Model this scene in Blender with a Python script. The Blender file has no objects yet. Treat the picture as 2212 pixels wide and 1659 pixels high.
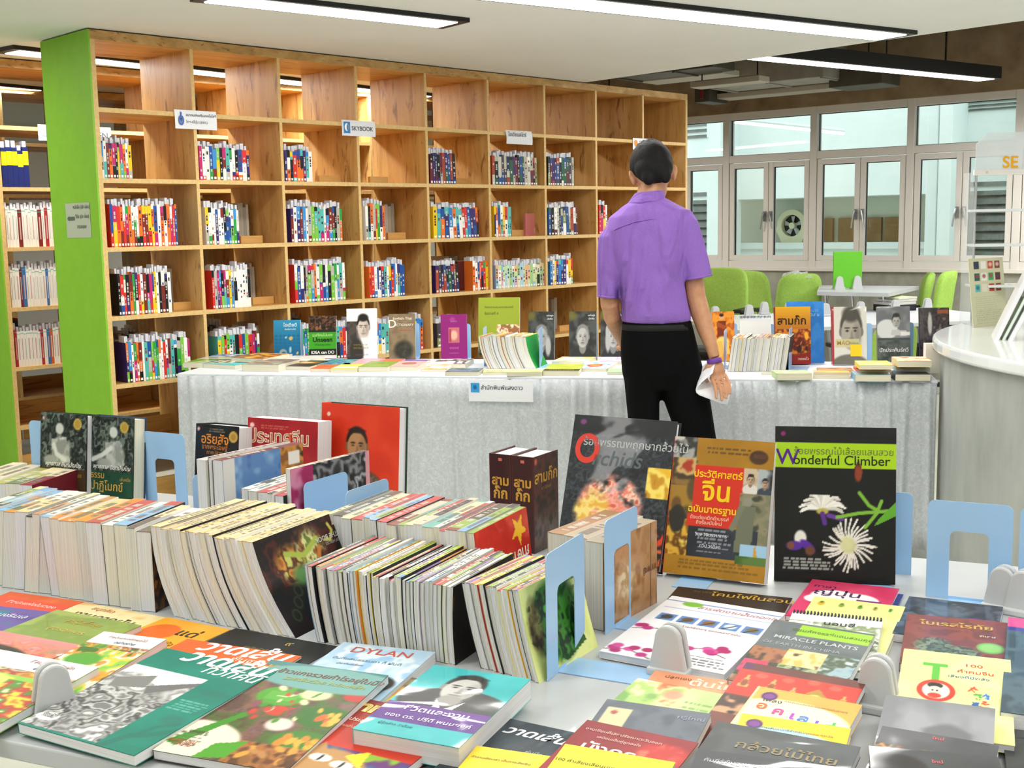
import bpy, bmesh, math, random
import numpy as np
from mathutils import Matrix, Vector

SC = bpy.context.scene
COL = SC.collection
random.seed(7)
RNG = np.random.RandomState(11)

# ------------------------------------------------------------------ camera
F_PX, PITCH, ROLL, CAM_H = 2550.0, 0.1332, -0.0182, 1.5
IMG_W, IMG_H = 2212, 1659
_cp, _sp, _cr, _sr = math.cos(PITCH), math.sin(PITCH), math.cos(ROLL), math.sin(ROLL)
CAM = Vector((0, 0, CAM_H))
FWD = Vector((0, _cp, -_sp))
_r0, _u0 = Vector((1, 0, 0)), Vector((0, _sp, _cp))
RGT = _cr*_r0 + _sr*_u0
UPV = _cr*_u0 - _sr*_r0
cam_d = bpy.data.cameras.new('camera')
cam_d.sensor_fit = 'HORIZONTAL'; cam_d.sensor_width = 36.0
cam_d.lens = 36.0*F_PX/IMG_W
cam_d.clip_start = 0.05; cam_d.clip_end = 200
cam = bpy.data.objects.new('camera', cam_d); COL.objects.link(cam)
_m = Matrix.Identity(4)
for i in range(3):
    _m[i][0], _m[i][1], _m[i][2], _m[i][3] = RGT[i], UPV[i], -FWD[i], CAM[i]
cam.matrix_world = _m
SC.camera = cam

# ------------------------------------------------------------------ world (overcast daylight over the courtyard)
wd = bpy.data.worlds.new('overcast'); SC.world = wd; wd.use_nodes = True
bg = wd.node_tree.nodes['Background']
bg.inputs['Color'].default_value = (0.91, 0.98, 1.0, 1); bg.inputs['Strength'].default_value = 2.3

# ------------------------------------------------------------------ view
SC.cycles.max_bounces = 8; SC.cycles.diffuse_bounces = 4; SC.cycles.glossy_bounces = 3; SC.cycles.transmission_bounces = 4
SC.cycles.transparent_max_bounces = 16; SC.cycles.caustics_reflective = False; SC.cycles.caustics_refractive = False
SC.view_settings.view_transform = 'Standard'; SC.view_settings.look = 'None'
SC.view_settings.gamma = 1.0; SC.view_settings.use_curve_mapping = False
SC.view_settings.exposure = 0.0

LAMP_W = 10.0       # watts per metre of ceiling strip
LAMP_C = (1.0, 0.985, 0.94)

def ray(px, py):
    return FWD + RGT*((px-IMG_W/2)/F_PX) - UPV*((py-IMG_H/2)/F_PX)
def atz(px, py, z):
    d = ray(px, py); return CAM + d*((z-CAM_H)/d.z)
def aty(px, py, y):
    d = ray(px, py); return CAM + d*(y/d.y)
def atplane(px, py, p, n):
    d = ray(px, py); n = Vector(n); return CAM + d*(((Vector(p)-CAM).dot(n))/d.dot(n))

def lin(c):
    if isinstance(c, str):
        c = c.lstrip('#'); c = [int(c[i:i+2], 16)/255 for i in (0, 2, 4)]
    return tuple((x/12.92 if x <= .04045 else ((x+.055)/1.055)**2.4) for x in c[:3])
def lin4(c): return (*lin(c), 1.0)

# ------------------------------------------------------------------ mesh builder
class MB:
    def __init__(s):
        s.v, s.f, s.m, s.c = [], [], [], []
        s.M = None
    def add(s, verts, faces, mat=0, col=None):
        o = len(s.v)
        if s.M is not None: verts = [tuple(s.M @ Vector(v)) for v in verts]
        s.v += [tuple(v) for v in verts]
        for k, f in enumerate(faces):
            s.f.append(tuple(o+i for i in f))
            s.m.append(mat[k] if isinstance(mat, (list, tuple)) else mat)
            s.c.append(col[k] if isinstance(col, list) else col)
        return s
    def box(s, x0, y0, z0, x1, y1, z1, mat=0, col=None):
        v = [(x0,y0,z0),(x1,y0,z0),(x1,y1,z0),(x0,y1,z0),(x0,y0,z1),(x1,y0,z1),(x1,y1,z1),(x0,y1,z1)]
        f = [(0,3,2,1),(4,5,6,7),(0,1,5,4),(1,2,6,5),(2,3,7,6),(3,0,4,7)]
        return s.add(v, f, mat, col)
    def hexa(s, v8, mat=0, col=None):
        f = [(0,3,2,1),(4,5,6,7),(0,1,5,4),(1,2,6,5),(2,3,7,6),(3,0,4,7)]
        return s.add(v8, f, mat, col)
    def prism(s, pts, z0, z1, mat=0, col=None):
        n = len(pts)
        v = [(p[0], p[1], z0) for p in pts]+[(p[0], p[1], z1) for p in pts]
        f = [tuple(range(n))[::-1], tuple(range(n, 2*n))]+[(i, (i+1) % n, n+(i+1) % n, n+i) for i in range(n)]
        return s.add(v, f, mat, col)
    def tube(s, pts, r, n=10, mat=0, col=None, cap=True):
        pts = [Vector(p) for p in pts]
        rs = r if isinstance(r, (list, tuple)) else [r]*len(pts)
        rings = []
        for i, p in enumerate(pts):
            t = (pts[min(i+1, len(pts)-1)]-pts[max(i-1, 0)])
            t = t.normalized() if t.length > 1e-9 else Vector((0, 0, 1))
            a = Vector((0, 0, 1)) if abs(t.z) < .9 else Vector((0, 1, 0))
            x = t.cross(a).normalized(); y = t.cross(x)
            rr = rs[i] if isinstance(rs[i], (list, tuple)) else (rs[i], rs[i])
            rings.append([p + x*rr[0]*math.cos(2*math.pi*k/n) + y*rr[1]*math.sin(2*math.pi*k/n) for k in range(n)])
        return s.loft(rings, mat, col, cap)
    def loft(s, rings, mat=0, col=None, cap=True):
        n = len(rings[0]); v = [tuple(p) for R in rings for p in R]; f = []
        for i in range(len(rings)-1):
            for k in range(n):
                f.append((i*n+k, i*n+(k+1) % n, (i+1)*n+(k+1) % n, (i+1)*n+k))
        if cap:
            f.append(tuple(range(n))[::-1]); f.append(tuple(range((len(rings)-1)*n, len(rings)*n)))
        return s.add(v, f, mat, col)
    def ell(s, c, r, nu=16, nv=10, mat=0, col=None, M=None):
        v = []; f = []
        for j in range(nv+1):
            th = math.pi*j/nv
            for i in range(nu):
                ph = 2*math.pi*i/nu
                p = Vector((r[0]*math.sin(th)*math.cos(ph), r[1]*math.sin(th)*math.sin(ph), r[2]*math.cos(th)))
                if M is not None: p = M @ p
                v.append(tuple(p+Vector(c)))
        for j in range(nv):
            for i in range(nu):
                f.append((j*nu+i, (j+1)*nu+i, (j+1)*nu+(i+1) % nu, j*nu+(i+1) % nu))
        return s.add(v, f, mat, col)
    def mesh(s, name, mats, smooth=False):
        me = bpy.data.meshes.new(name)
        me.from_pydata(s.v, [], s.f)
        for m in (mats if isinstance(mats, (list, tuple)) else [mats]): me.materials.append(m)
        if any(s.m): me.polygons.foreach_set('material_index', s.m)
        if any(c is not None for c in s.c):
            at = me.color_attributes.new('Col', 'FLOAT_COLOR', 'CORNER')
            out = []
            for f, c in zip(s.f, s.c):
                c4 = (*(c if c is not None else (.8, .8, .8)), 1.0)
                out += list(c4)*len(f)
            at.data.foreach_set('color', out)
        if smooth: me.polygons.foreach_set('use_smooth', [True]*len(s.f))
        me.update()
        return me

def tag(o, label=None, cat=None, group=None, kind=None):
    if label: o['label'] = label
    if cat: o['category'] = cat
    if group: o['group'] = group
    if kind: o['kind'] = kind
    return o
def link(name, me, parent=None, M=None, **kw):
    o = bpy.data.objects.new(name, me); COL.objects.link(o)
    if parent is not None: o.parent = parent
    if M is not None:
        if parent is None: o.matrix_world = M
        else: o.matrix_local = M
    tag(o, **kw); return o
def obj(name, mb, mats, parent=None, M=None, bevel=0, smooth=False, seg=2, **kw):
    o = link(name, mb.mesh(name, mats, smooth), parent, M, **kw)
    if bevel:
        b = o.modifiers.new('bevel', 'BEVEL'); b.width = bevel; b.segments = seg; b.limit_method = 'ANGLE'
        b.angle_limit = math.radians(40); b.harden_normals = False
    return o
def empty(name, M, **kw):
    o = bpy.data.objects.new(name, None); COL.objects.link(o)
    o.empty_display_size = .05; o.matrix_world = M; tag(o, **kw); return o
def frame(o, x, y, z=None):
    x = Vector(x).normalized(); y = Vector(y)
    if z is None:
        y = (y - x*y.dot(x)).normalized(); z = x.cross(y)
    M = Matrix.Identity(4)
    for i in range(3): M[i][0], M[i][1], M[i][2], M[i][3] = x[i], y[i], z[i], o[i]
    return M
def TR(x, y, z, rz=0): return Matrix.Translation((x, y, z)) @ Matrix.Rotation(rz, 4, 'Z')
def copy_tree(o, M=None):
    c = o.copy(); COL.objects.link(c)
    if M is not None: c.matrix_world = M
    for ch in o.children:
        d = ch.copy(); COL.objects.link(d); d.parent = c; d.matrix_parent_inverse = ch.matrix_parent_inverse.copy()
        for g in ch.children:
            e = g.copy(); COL.objects.link(e); e.parent = d
    return c

# ------------------------------------------------------------------ materials
MATS = {}
def mat(name, color=None, rough=.5, metal=0, coat=0, coat_rough=.05, spec=.5, sss=0):
    m = bpy.data.materials.new(name); m.use_nodes = True
    p = m.node_tree.nodes['Principled BSDF']
    if color is not None: p.inputs['Base Color'].default_value = lin4(color)
    p.inputs['Roughness'].default_value = rough; p.inputs['Metallic'].default_value = metal
    p.inputs['Coat Weight'].default_value = coat; p.inputs['Coat Roughness'].default_value = coat_rough
    p.inputs['Specular IOR Level'].default_value = spec
    m.diffuse_color = lin4(color) if color is not None else (.8, .8, .8, 1)
    MATS[name] = m; return m
def N(m, t, **kw):
    n = m.node_tree.nodes.new(t)
    for k, v in kw.items(): setattr(n, k, v)
    return n
def L(m, a, b): m.node_tree.links.new(a, b)
def P(m): return m.node_tree.nodes['Principled BSDF']
def coords(m, scale=(1, 1, 1), kind='Object'):
    tc = N(m, 'ShaderNodeTexCoord'); mp = N(m, 'ShaderNodeMapping')
    mp.inputs['Scale'].default_value = scale
    L(m, tc.outputs[kind], mp.inputs['Vector']); return mp.outputs['Vector']
def noise(m, vec, scale=5, detail=4, rough=.55, dist=0):
    n = N(m, 'ShaderNodeTexNoise'); n.inputs['Scale'].default_value = scale; n.inputs['Detail'].default_value = detail
    n.inputs['Roughness'].default_value = rough; n.inputs['Distortion'].default_value = dist
    if vec is not None: L(m, vec, n.inputs['Vector'])
    return n.outputs['Fac']
def ramp(m, fac, stops):
    r = N(m, 'ShaderNodeValToRGB'); e = r.color_ramp.elements
    while len(e) < len(stops): e.new(.5)
    for el, (p, c) in zip(e, stops): el.position = p; el.color = lin4(c)
    L(m, fac, r.inputs['Fac']); return r.outputs['Color']
def bump(m, h, strength=.2, dist=.01, coat=False):
    b = N(m, 'ShaderNodeBump'); b.inputs['Strength'].default_value = strength; b.inputs['Distance'].default_value = dist
    L(m, h, b.inputs['Height'])
    L(m, b.outputs['Normal'], P(m).inputs['Coat Normal' if coat else 'Normal'])
def attr_color(m):
    a = N(m, 'ShaderNodeVertexColor'); a.layer_name = 'Col'; return a.outputs['Color']
def mixc(m, a, b, fac, mode='MIX'):
    x = N(m, 'ShaderNodeMix'); x.data_type = 'RGBA'; x.blend_type = mode
    if isinstance(fac, (int, float)): x.inputs['Factor'].default_value = fac
    else: L(m, fac, x.inputs['Factor'])
    for k, v in (('A', a), ('B', b)):
        i = [q for q in x.inputs if q.name == k and q.type == 'RGBA'][0]
        if isinstance(v, (tuple, list)): i.default_value = v
        else: L(m, v, i)
    return [q for q in x.outputs if q.type == 'RGBA'][0]

def simple_noise_mat(name, stops, scale=8, rough=.5, stretch=(1, 1, 1), detail=5, bmp=0, **kw):
    m = mat(name, stops[0][1], rough, **kw)
    f = noise(m, coords(m, stretch), scale, detail)
    L(m, ramp(m, f, stops), P(m).inputs['Base Color'])
    if bmp: bump(m, f, bmp)
    return m

# printed paper (colour carried by each mesh)
def print_mat(name, rough, coat=0, wrap=False):
    m = mat(name, None, rough, coat=coat, coat_rough=.04, spec=.28)
    L(m, attr_color(m), P(m).inputs['Base Color'])
    if wrap:
        v = coords(m, (6, 9, 6)); bump(m, noise(m, v, 1.0, 1.5, .45, .8), .22, .012, coat=True)
    return m
PRINT = print_mat('printed_card', .42)
GLOSS = print_mat('printed_gloss', .3, coat=.35)
WRAP = print_mat('printed_card_shrink_wrapped', .4, coat=.6, wrap=True)
WRAPS = print_mat('printed_hardcover_in_film', .42, coat=.22, wrap=True)
INK = print_mat('printed_ink', .4)

def page_mat(name, c0, c1, axis):
    m = mat(name, c0, .8, spec=.2)
    sc = [4, 4, 4]; sc[axis] = 700
    f = noise(m, coords(m, sc), 1, 2)
    L(m, ramp(m, f, [(.3, c0), (.7, c1)]), P(m).inputs['Base Color']); return m
PG_W = page_mat('white_pages', '#c9cacd', '#dfe0e2', 0)
PG_C = page_mat('cream_pages', '#cccabd', '#dfddd2', 0)
PG_G = page_mat('grey_pages', '#c2c3bc', '#d8d9d2', 0)
PGZ_W = page_mat('white_pages_flat', '#d2d2d4', '#e6e6e8', 2)
PGZ_C = page_mat('cream_pages_flat', '#d2ccb4', '#e4dec8', 2)

PAPER = mat('white_paper', '#e9e9ee', .7)
SLIP = simple_noise_mat('translucent_stock_slip', [(.3, '#c9c9d2'), (.7, '#e2e2ea')], 30, .6)
BLUE = mat('pale_blue_enamelled_steel', '#9cc4ea', .35, coat=.2)
GREYP = mat('grey_moulded_plastic', '#c3c5c7', .4)
DARKSLOT = mat('dark_slot', '#2e3033', .6)
BLACKP = mat('black_plastic', '#17181a', .45)
GREENF = simple_noise_mat('lime_green_fabric', [(.3, '#94bc4c'), (.7, '#a4ca5c')], 60, .8)
LAM = simple_noise_mat('light_grey_laminate', [(.3, '#b6b9bb'), (.7, '#bfc2c4')], 3, .38, coat=.1)
LAMW = mat('white_laminate', '#dfe3e8', .3)
CHROME = mat('brushed_metal', '#c4c6c8', .3, metal=.9)
ALU = mat('white_aluminium_frame', '#e2dcd6', .45)
WHITEW = simple_noise_mat('white_wall_paint', [(.3, '#e6e7e2'), (.7, '#eceee9')], 2, .85)
CEIL = simple_noise_mat('white_ceiling_paint', [(.3, '#e3e3dc'), (.7, '#e8e8e2')], 2, .9)
FLOORM = simple_noise_mat('pale_polished_floor', [(.3, '#cfd0c2'), (.7, '#dadbd0')], 1.5, .3, coat=.2)
CONC = simple_noise_mat('bare_concrete', [(.25, '#7c7c72'), (.5, '#98978b'), (.75, '#adaca0')], 5, .8, (1, 1, .6), 8, .15)
CONCB = simple_noise_mat('brown_concrete_beam', [(.25, '#75604a'), (.5, '#91795c'), (.75, '#a48e70')], 5, .85, (1, 1, 1), 8, .15)
SLABM = simple_noise_mat('concrete_slab_shade_darkened', [(.3, '#4d463c'), (.7, '#6a614e')], 3, .9)  # shade put into the colour: slab kept dark because it is mostly unlit
CONCG = simple_noise_mat('counter_concrete', [(.25, '#8f938f'), (.5, '#a2a6a2'), (.75, '#b0b3ae')], 7, .7, (1, 1, .35), 8, .1)
STONE = mat('white_solid_surface', '#e0e4e4', .18, coat=.4)
DUCT = simple_noise_mat('galvanised_duct', [(.3, '#98938a'), (.7, '#b4aea2')], 6, .5, metal=.3)
BLKM = mat('black_metal', '#08080a', .45)
GREEN = simple_noise_mat('green_end_panel_paint', [(.3, '#80ba28'), (.7, '#88c030')], 14, .55)
GREENB = mat('bright_green_board', '#5fb81f', .5)
COVERB = mat('dark_hardcover_cloth', '#202225', .5)

def wood_mat(name, cols, knots=True, rough=.5, stretch=(9, 9, 1.2)):
    m = mat(name, cols[1], rough, coat=.12, coat_rough=.25)
    v = coords(m, stretch)
    f = noise(m, v, 1.0, 6, .62, .9)
    c = ramp(m, f, [(.3, cols[0]), (.5, cols[1]), (.72, cols[2])])
    if knots:
        k = noise(m, coords(m, (stretch[0]*1.6, stretch[1]*1.6, stretch[2]*3.0)), 1.0, 3, .6, 1.6)
        kr = ramp(m, k, [(.58, (1, 1, 1)), (.70, (.6, .46, .36))])
        c = mixc(m, c, kr, .8, 'MULTIPLY')
    L(m, c, P(m).inputs['Base Color']); return m
WOODV = wood_mat('honey_plywood_upright', ('#b28443', '#ca9d5a', '#dcb678'))
WOODH = wood_mat('honey_plywood_board', ('#bd8a45', '#d2a058', '#deb474'), True, .5, (1.2, 9, 9))
WOODE = simple_noise_mat('pale_plywood_edge', [(.3, '#d0ab6c'), (.7, '#e2c286')], 20, .6, (3, 3, 3))
WOODT = wood_mat('osb_top_edge', ('#a07a44', '#c09658', '#d4b078'), True, .6, (6, 8, 10))

# lamp diffuser
def emis(name, c, s):
    m = mat(name, c, .5); p = P(m)
    p.inputs['Emission Color'].default_value = (*c, 1); p.inputs['Emission Strength'].default_value = s; return m
DIFF = emis('lit_lamp_diffuser', (1.0, .985, .97), 5.0)
def glass_mat(name, tint=(1, 1, 1), ior=1.45, rough=0.0):
    m = bpy.data.materials.new(name); m.use_nodes = True
    nt = m.node_tree; nt.nodes.clear()
    out = nt.nodes.new('ShaderNodeOutputMaterial'); mx = nt.nodes.new('ShaderNodeMixShader')
    fr = nt.nodes.new('ShaderNodeFresnel'); fr.inputs['IOR'].default_value = ior
    t = nt.nodes.new('ShaderNodeBsdfTransparent'); t.inputs['Color'].default_value = (*tint, 1)
    g = nt.nodes.new('ShaderNodeBsdfGlossy'); g.inputs['Roughness'].default_value = rough
    nt.links.new(fr.outputs[0], mx.inputs[0]); nt.links.new(t.outputs[0], mx.inputs[1]); nt.links.new(g.outputs[0], mx.inputs[2])
    nt.links.new(mx.outputs[0], out.inputs['Surface']); return m
GLASS = glass_mat('window_glass', (.93, .97, .96))
ACRYL = glass_mat('clear_acrylic', (.92, .95, .95), 1.4, .02)
FROST = mat('frosted_acrylic', '#dfe6e8', .4); P(FROST).inputs['Alpha'].default_value = .55

# ------------------------------------------------------------------ printed art: colours painted per vertex of a fine sheet
class Art:
    def __init__(s, w, h, bg):
        s.w, s.h = w, h
        s.a = np.ones((h, w, 3))*np.array(s.c(bg))
        s.V, s.U = np.meshgrid((np.arange(h)+.5)/h, (np.arange(w)+.5)/w, indexing='ij')
    @staticmethod
    def c(c): return np.array([int(c.lstrip('#')[i:i+2], 16)/255 for i in (0, 2, 4)]) if isinstance(c, str) else np.array(c)
    def put(s, k, c):
        k = np.clip(k, 0, 1)[..., None]; s.a = s.a*(1-k)+(s.c(c) if not isinstance(c, np.ndarray) or c.ndim < 3 else c)*k; return s
    def rect(s, u0, v0, u1, v1, c, a=1): return s.put(((s.U >= u0) & (s.U < u1) & (s.V >= v0) & (s.V < v1))*a, c)
    def ell(s, cu, cv, ru, rv, c, soft=.12, a=1, rot=0):
        x, y = s.U-cu, (s.V-cv)
        if rot: x, y = x*math.cos(rot)+y*math.sin(rot), -x*math.sin(rot)+y*math.cos(rot)
        d = np.sqrt((x/ru)**2+(y/rv)**2); return s.put(np.clip((1-d)/soft+.5, 0, 1)*a, c)
    def poly(s, pts, c, a=1):
        ins = np.zeros(s.U.shape, bool); n = len(pts)
        for i in range(n):
            (x0, y0), (x1, y1) = pts[i], pts[(i+1) % n]
            if y0 == y1: continue
            cr = ((y0 > s.V) != (y1 > s.V)) & (s.U < (x1-x0)*(s.V-y0)/(y1-y0)+x0)
            ins ^= cr
        return s.put(ins*a, c)
    def line(s, pts, w, c, a=1):
        d = np.full(s.U.shape, 9.); asp = s.h/s.w
        for (x0, y0), (x1, y1) in zip(pts[:-1], pts[1:]):
            dx, dy = x1-x0, (y1-y0)*asp; l2 = dx*dx+dy*dy+1e-9
            t = np.clip(((s.U-x0)*dx+(s.V-y0)*asp*dy)/l2, 0, 1)
            d = np.minimum(d, np.hypot(s.U-x0-t*dx, (s.V-y0)*asp-t*dy))
        return s.put(np.clip((w-d)/(w*.5)+.5, 0, 1)*a, c)
    def grad(s, u0, v0, u1, v1, c0, c1):
        k = np.clip((s.V-v0)/(v1-v0), 0, 1)[..., None]; g = s.c(c0)*(1-k)+s.c(c1)*k
        return s.put((s.U >= u0) & (s.U < u1) & (s.V >= v0) & (s.V < v1), g)
    def field(s, n, seed=0):
        r = np.random.RandomState(seed); out = 0; amp = 1; tot = 0
        asp = s.h/s.w
        for o in range(3):
            nx, ny = n*2**o+2, int(n*2**o*asp)+3
            g = r.rand(ny, nx)
            x = s.U*(nx-2); y = s.V*(ny-2); xi = x.astype(int); yi = y.astype(int); fx, fy = x-xi, y-yi
            fx = fx*fx*(3-2*fx); fy = fy*fy*(3-2*fy)
            out = out+amp*((g[yi, xi]*(1-fx)+g[yi, xi+1]*fx)*(1-fy)+(g[yi+1, xi]*(1-fx)+g[yi+1, xi+1]*fx)*fy)
            tot += amp; amp *= .55
        f = out/tot; lo, hi = np.percentile(f, 2), np.percentile(f, 98); return np.clip((f-lo)/(hi-lo+1e-6), 0, 1)
    def photo(s, u0, v0, u1, v1, cols, n=6, seed=0, mask=None, hard=.5):
        f = s.field(n, seed); k = len(cols)-1; x = f*k; i = np.clip(x.astype(int), 0, k-1); t = x-i
        t = np.clip((t-.5)/(1-hard+.01)+.5, 0, 1)[..., None]
        C = np.array([s.c(q) for q in cols]); g = C[i]*(1-t)+C[i+1]*t
        m = ((s.U >= u0) & (s.U < u1) & (s.V >= v0) & (s.V < v1))*1.0
        return s.put(m if mask is None else m*mask, g)
    def blobs(s, u0, v0, u1, v1, cols, n, r0, r1, seed=0):
        r = random.Random(seed)
        for _ in range(n):
            s.ell(r.uniform(u0, u1), r.uniform(v0, v1), r.uniform(r0, r1), r.uniform(r0, r1)*.7, r.choice(cols), .4, 1, r.uniform(0, 3))
        return s
    def face(s, cu, cv, k, skin='#c8a078', hair='#1c1714', cloth='#26303a', sh=None, body=True, asp=None, hairline=.55):
        A = s.w/s.h if asp is None else asp
        sh = sh if sh is not None else tuple(x*.72 for x in s.c(skin))
        if body:
            s.ell(cu, cv+1.75*k*A, 1.35*k, .95*k*A, cloth, .1)
            s.ell(cu, cv+.85*k*A, .34*k, .5*k*A, sh, .2)
        s.ell(cu, cv-.16*k*A, .64*k, .80*k*A, hair, .15)
        s.ell(cu-.58*k, cv+.05*k*A, .12*k, .2*k*A, sh, .3); s.ell(cu+.58*k, cv+.05*k*A, .12*k, .2*k*A, sh, .3)
        s.ell(cu, cv+.1*k*A, .56*k, .76*k*A, skin, .1)
        s.ell(cu, cv-.74*k*A, .5*k, (1-hairline)*.62*k*A, hair, .45)
        s.ell(cu+.36*k, cv+.2*k*A, .18*k, .5*k*A, sh, 1.4, .7)
        for q in (-1, 1):
            s.ell(cu+q*.23*k, cv-.13*k*A, .17*k, .035*k*A, hair, .6); s.ell(cu+q*.23*k, cv+.0*k*A, .13*k, .05*k*A, sh, .6)
            s.ell(cu+q*.23*k, cv+.0*k*A, .06*k, .04*k*A, '#1a1412', .6)
        s.ell(cu+.03*k, cv+.2*k*A, .07*k, .2*k*A, sh, .9, .7); s.ell(cu+.02*k, cv+.33*k*A, .13*k, .05*k*A, sh, .8)
        s.ell(cu, cv+.5*k*A, .22*k, .05*k*A, tuple(x*.62 for x in s.c(skin)), .6); s.ell(cu, cv+.62*k*A, .16*k, .04*k*A, sh, .9, .6)
        return s
    def flower(s, cu, cv, r, c, n=16, core='#d8d060', w=.02, seed=0):
        q = random.Random(seed); A = s.w/s.h
        for i in range(n):
            a = 2*math.pi*i/n+q.uniform(-.12, .12); R = r*q.uniform(.8, 1.1)
            s.line([(cu+.1*r*math.cos(a), cv+.1*r*A*math.sin(a)), (cu+.6*R*math.cos(a), cv+.6*R*A*math.sin(a)), (cu+R*math.cos(a+.12), cv+R*A*math.sin(a+.12))], w, c)
        return s.ell(cu, cv, r*.28, r*.28*A, core, .6)
    def textlines(s, u0, v0, u1, v1, n, c, seed=0, a=.8):
        q = random.Random(seed); dv = (v1-v0)/n
        for i in range(n):
            u = u0+q.uniform(0, .03); e = u1-q.uniform(0, .25)*(u1-u0)
            while u < e:
                l = q.uniform(.02, .07); s.rect(u, v0+i*dv, min(u+l, e), v0+i*dv+dv*.45, c, a); u += l+.012
        return s

_FC = {}
def text_mb(mb, s, M, size, col, align='CENTER', bold=0, sx=1.0, shear=0, z=.0):
    res = 6 if size > .018 else 2
    key = (s, align, round(bold, 4), round(shear, 2), res)
    if key not in _FC:
        c = bpy.data.curves.new('lettering', 'FONT'); c.body = s; c.align_x = align; c.resolution_u = res
        c.offset = bold; c.shear = shear
        o = bpy.data.objects.new('lettering', c); COL.objects.link(o)
        dg = bpy.context.evaluated_depsgraph_get(); dg.update()
        me = bpy.data.meshes.new_from_object(o.evaluated_get(dg))
        _FC[key] = ([tuple(v.co) for v in me.vertices], [tuple(p.vertices) for p in me.polygons])
        bpy.data.objects.remove(o); bpy.data.curves.remove(c); bpy.data.meshes.remove(me)
    v, f = _FC[key]
    cc = lin(col)
    mb.add([tuple(M @ Vector((x*size*sx, y*size, z))) for x, y, _ in v], f, 0, [cc]*len(f))

def art_mesh(name, art, posfn, material):
    h, w = art.h, art.w
    us = np.linspace(0, 1, w); vs = np.linspace(0, 1, h)
    U, V = np.meshgrid(us, vs)
    co = posfn(U.ravel(), V.ravel())
    me = bpy.data.meshes.new(name)
    idx = np.arange(w*h).reshape(h, w)
    q = np.stack([idx[1:, :-1], idx[1:, 1:], idx[:-1, 1:], idx[:-1, :-1]], -1).reshape(-1, 4)
    me.vertices.add(w*h); me.vertices.foreach_set('co', co.ravel())
    me.loops.add(len(q)*4); me.polygons.add(len(q))
    me.loops.foreach_set('vertex_index', q.ravel().astype(np.int32))
    me.polygons.foreach_set('loop_start', np.arange(0, len(q)*4, 4, dtype=np.int32))
    me.update(calc_edges=True)
    a = np.clip(art.a, 0, 1); a = np.where(a <= .04045, a/12.92, ((a+.055)/1.055)**2.4)
    at = me.color_attributes.new('Col', 'FLOAT_COLOR', 'POINT')
    at.data.foreach_set('color', np.concatenate([a, np.ones((h, w, 1))], -1).ravel().astype(np.float32))
    me.materials.append(material); return me
# ================================================================== ROOM SHELL
WYAW = -0.694
WX, WY = Vector((math.cos(WYAW), math.sin(WYAW), 0)), Vector((-math.sin(WYAW), math.cos(WYAW), 0))
WO = Vector((2.26, 12.39, 0)); WM = frame(WO, WX, WY); WMi = WM.inverted()
WD = 0.967
def wl(px, py, yl):
    p = WMi @ atplane(px, py, WO+WY*yl, WY); return p.x, p.z
ZS, ZSLAB = 2.475, 3.45
pA = (WO+WX*-4).to_2d(); pE = (WO+WX*8).to_2d(); pB = pA+Vector((-.64, -.768))*14
pC, pD = Vector((-6, -3)), Vector((7, -3))

obj('floor', MB().prism([(-11, -4), (10, -4), (10, 17), (-11, 17)], -.1, 0), FLOORM, kind='structure')
def wall(name, a, b, z0, z1, m, th=.15):
    a, b = Vector(a), Vector(b); d = (b-a).normalized(); n = Vector((d.y, -d.x))
    return obj(name, MB().prism([a, b, b+n*th, a+n*th], z0, z1), m, kind='structure')
wall('wall_back', pB, pA, 0, ZSLAB, WHITEW, -.15); wall('wall_left', pC, pB, 0, ZSLAB, WHITEW, -.15)
wall('wall_rear', pD, pC, 0, ZSLAB, WHITEW, -.15); wall('wall_right', pE, pD, 0, ZSLAB, WHITEW, -.15)
obj('ceiling', MB().prism([(-3.45, 12.78), (7.25, 1.0), (6.98, -2.98), (-5.98, -2.98), (-9.7, 4.2)], ZS, ZS+.11), CEIL, kind='structure')
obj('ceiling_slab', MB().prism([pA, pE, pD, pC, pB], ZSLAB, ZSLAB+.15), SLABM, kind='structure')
# window wall: concrete dado, beam, solid ends
obj('wall_window', MB().box(-4, 0, 0, 8, .16, 1.033), CONC, M=WM, kind='structure')
obj('wall_beam', MB().box(-4, -.05, 2.6, 8, .16, ZSLAB), CONCB, M=WM, kind='structure')
obj('wall_window_end', MB().box(-4, 0, 1.033, -WD-.035, .16, 2.6).box(4*WD+.035, 0, 1.033, 8, .16, 2.6), WHITEW, M=WM, kind='structure')
obj('trim_1', MB().box(-WD, -.03, 1.0, 4*WD, 0, 1.035), ALU, M=WM, bevel=.004, kind='structure')

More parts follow.
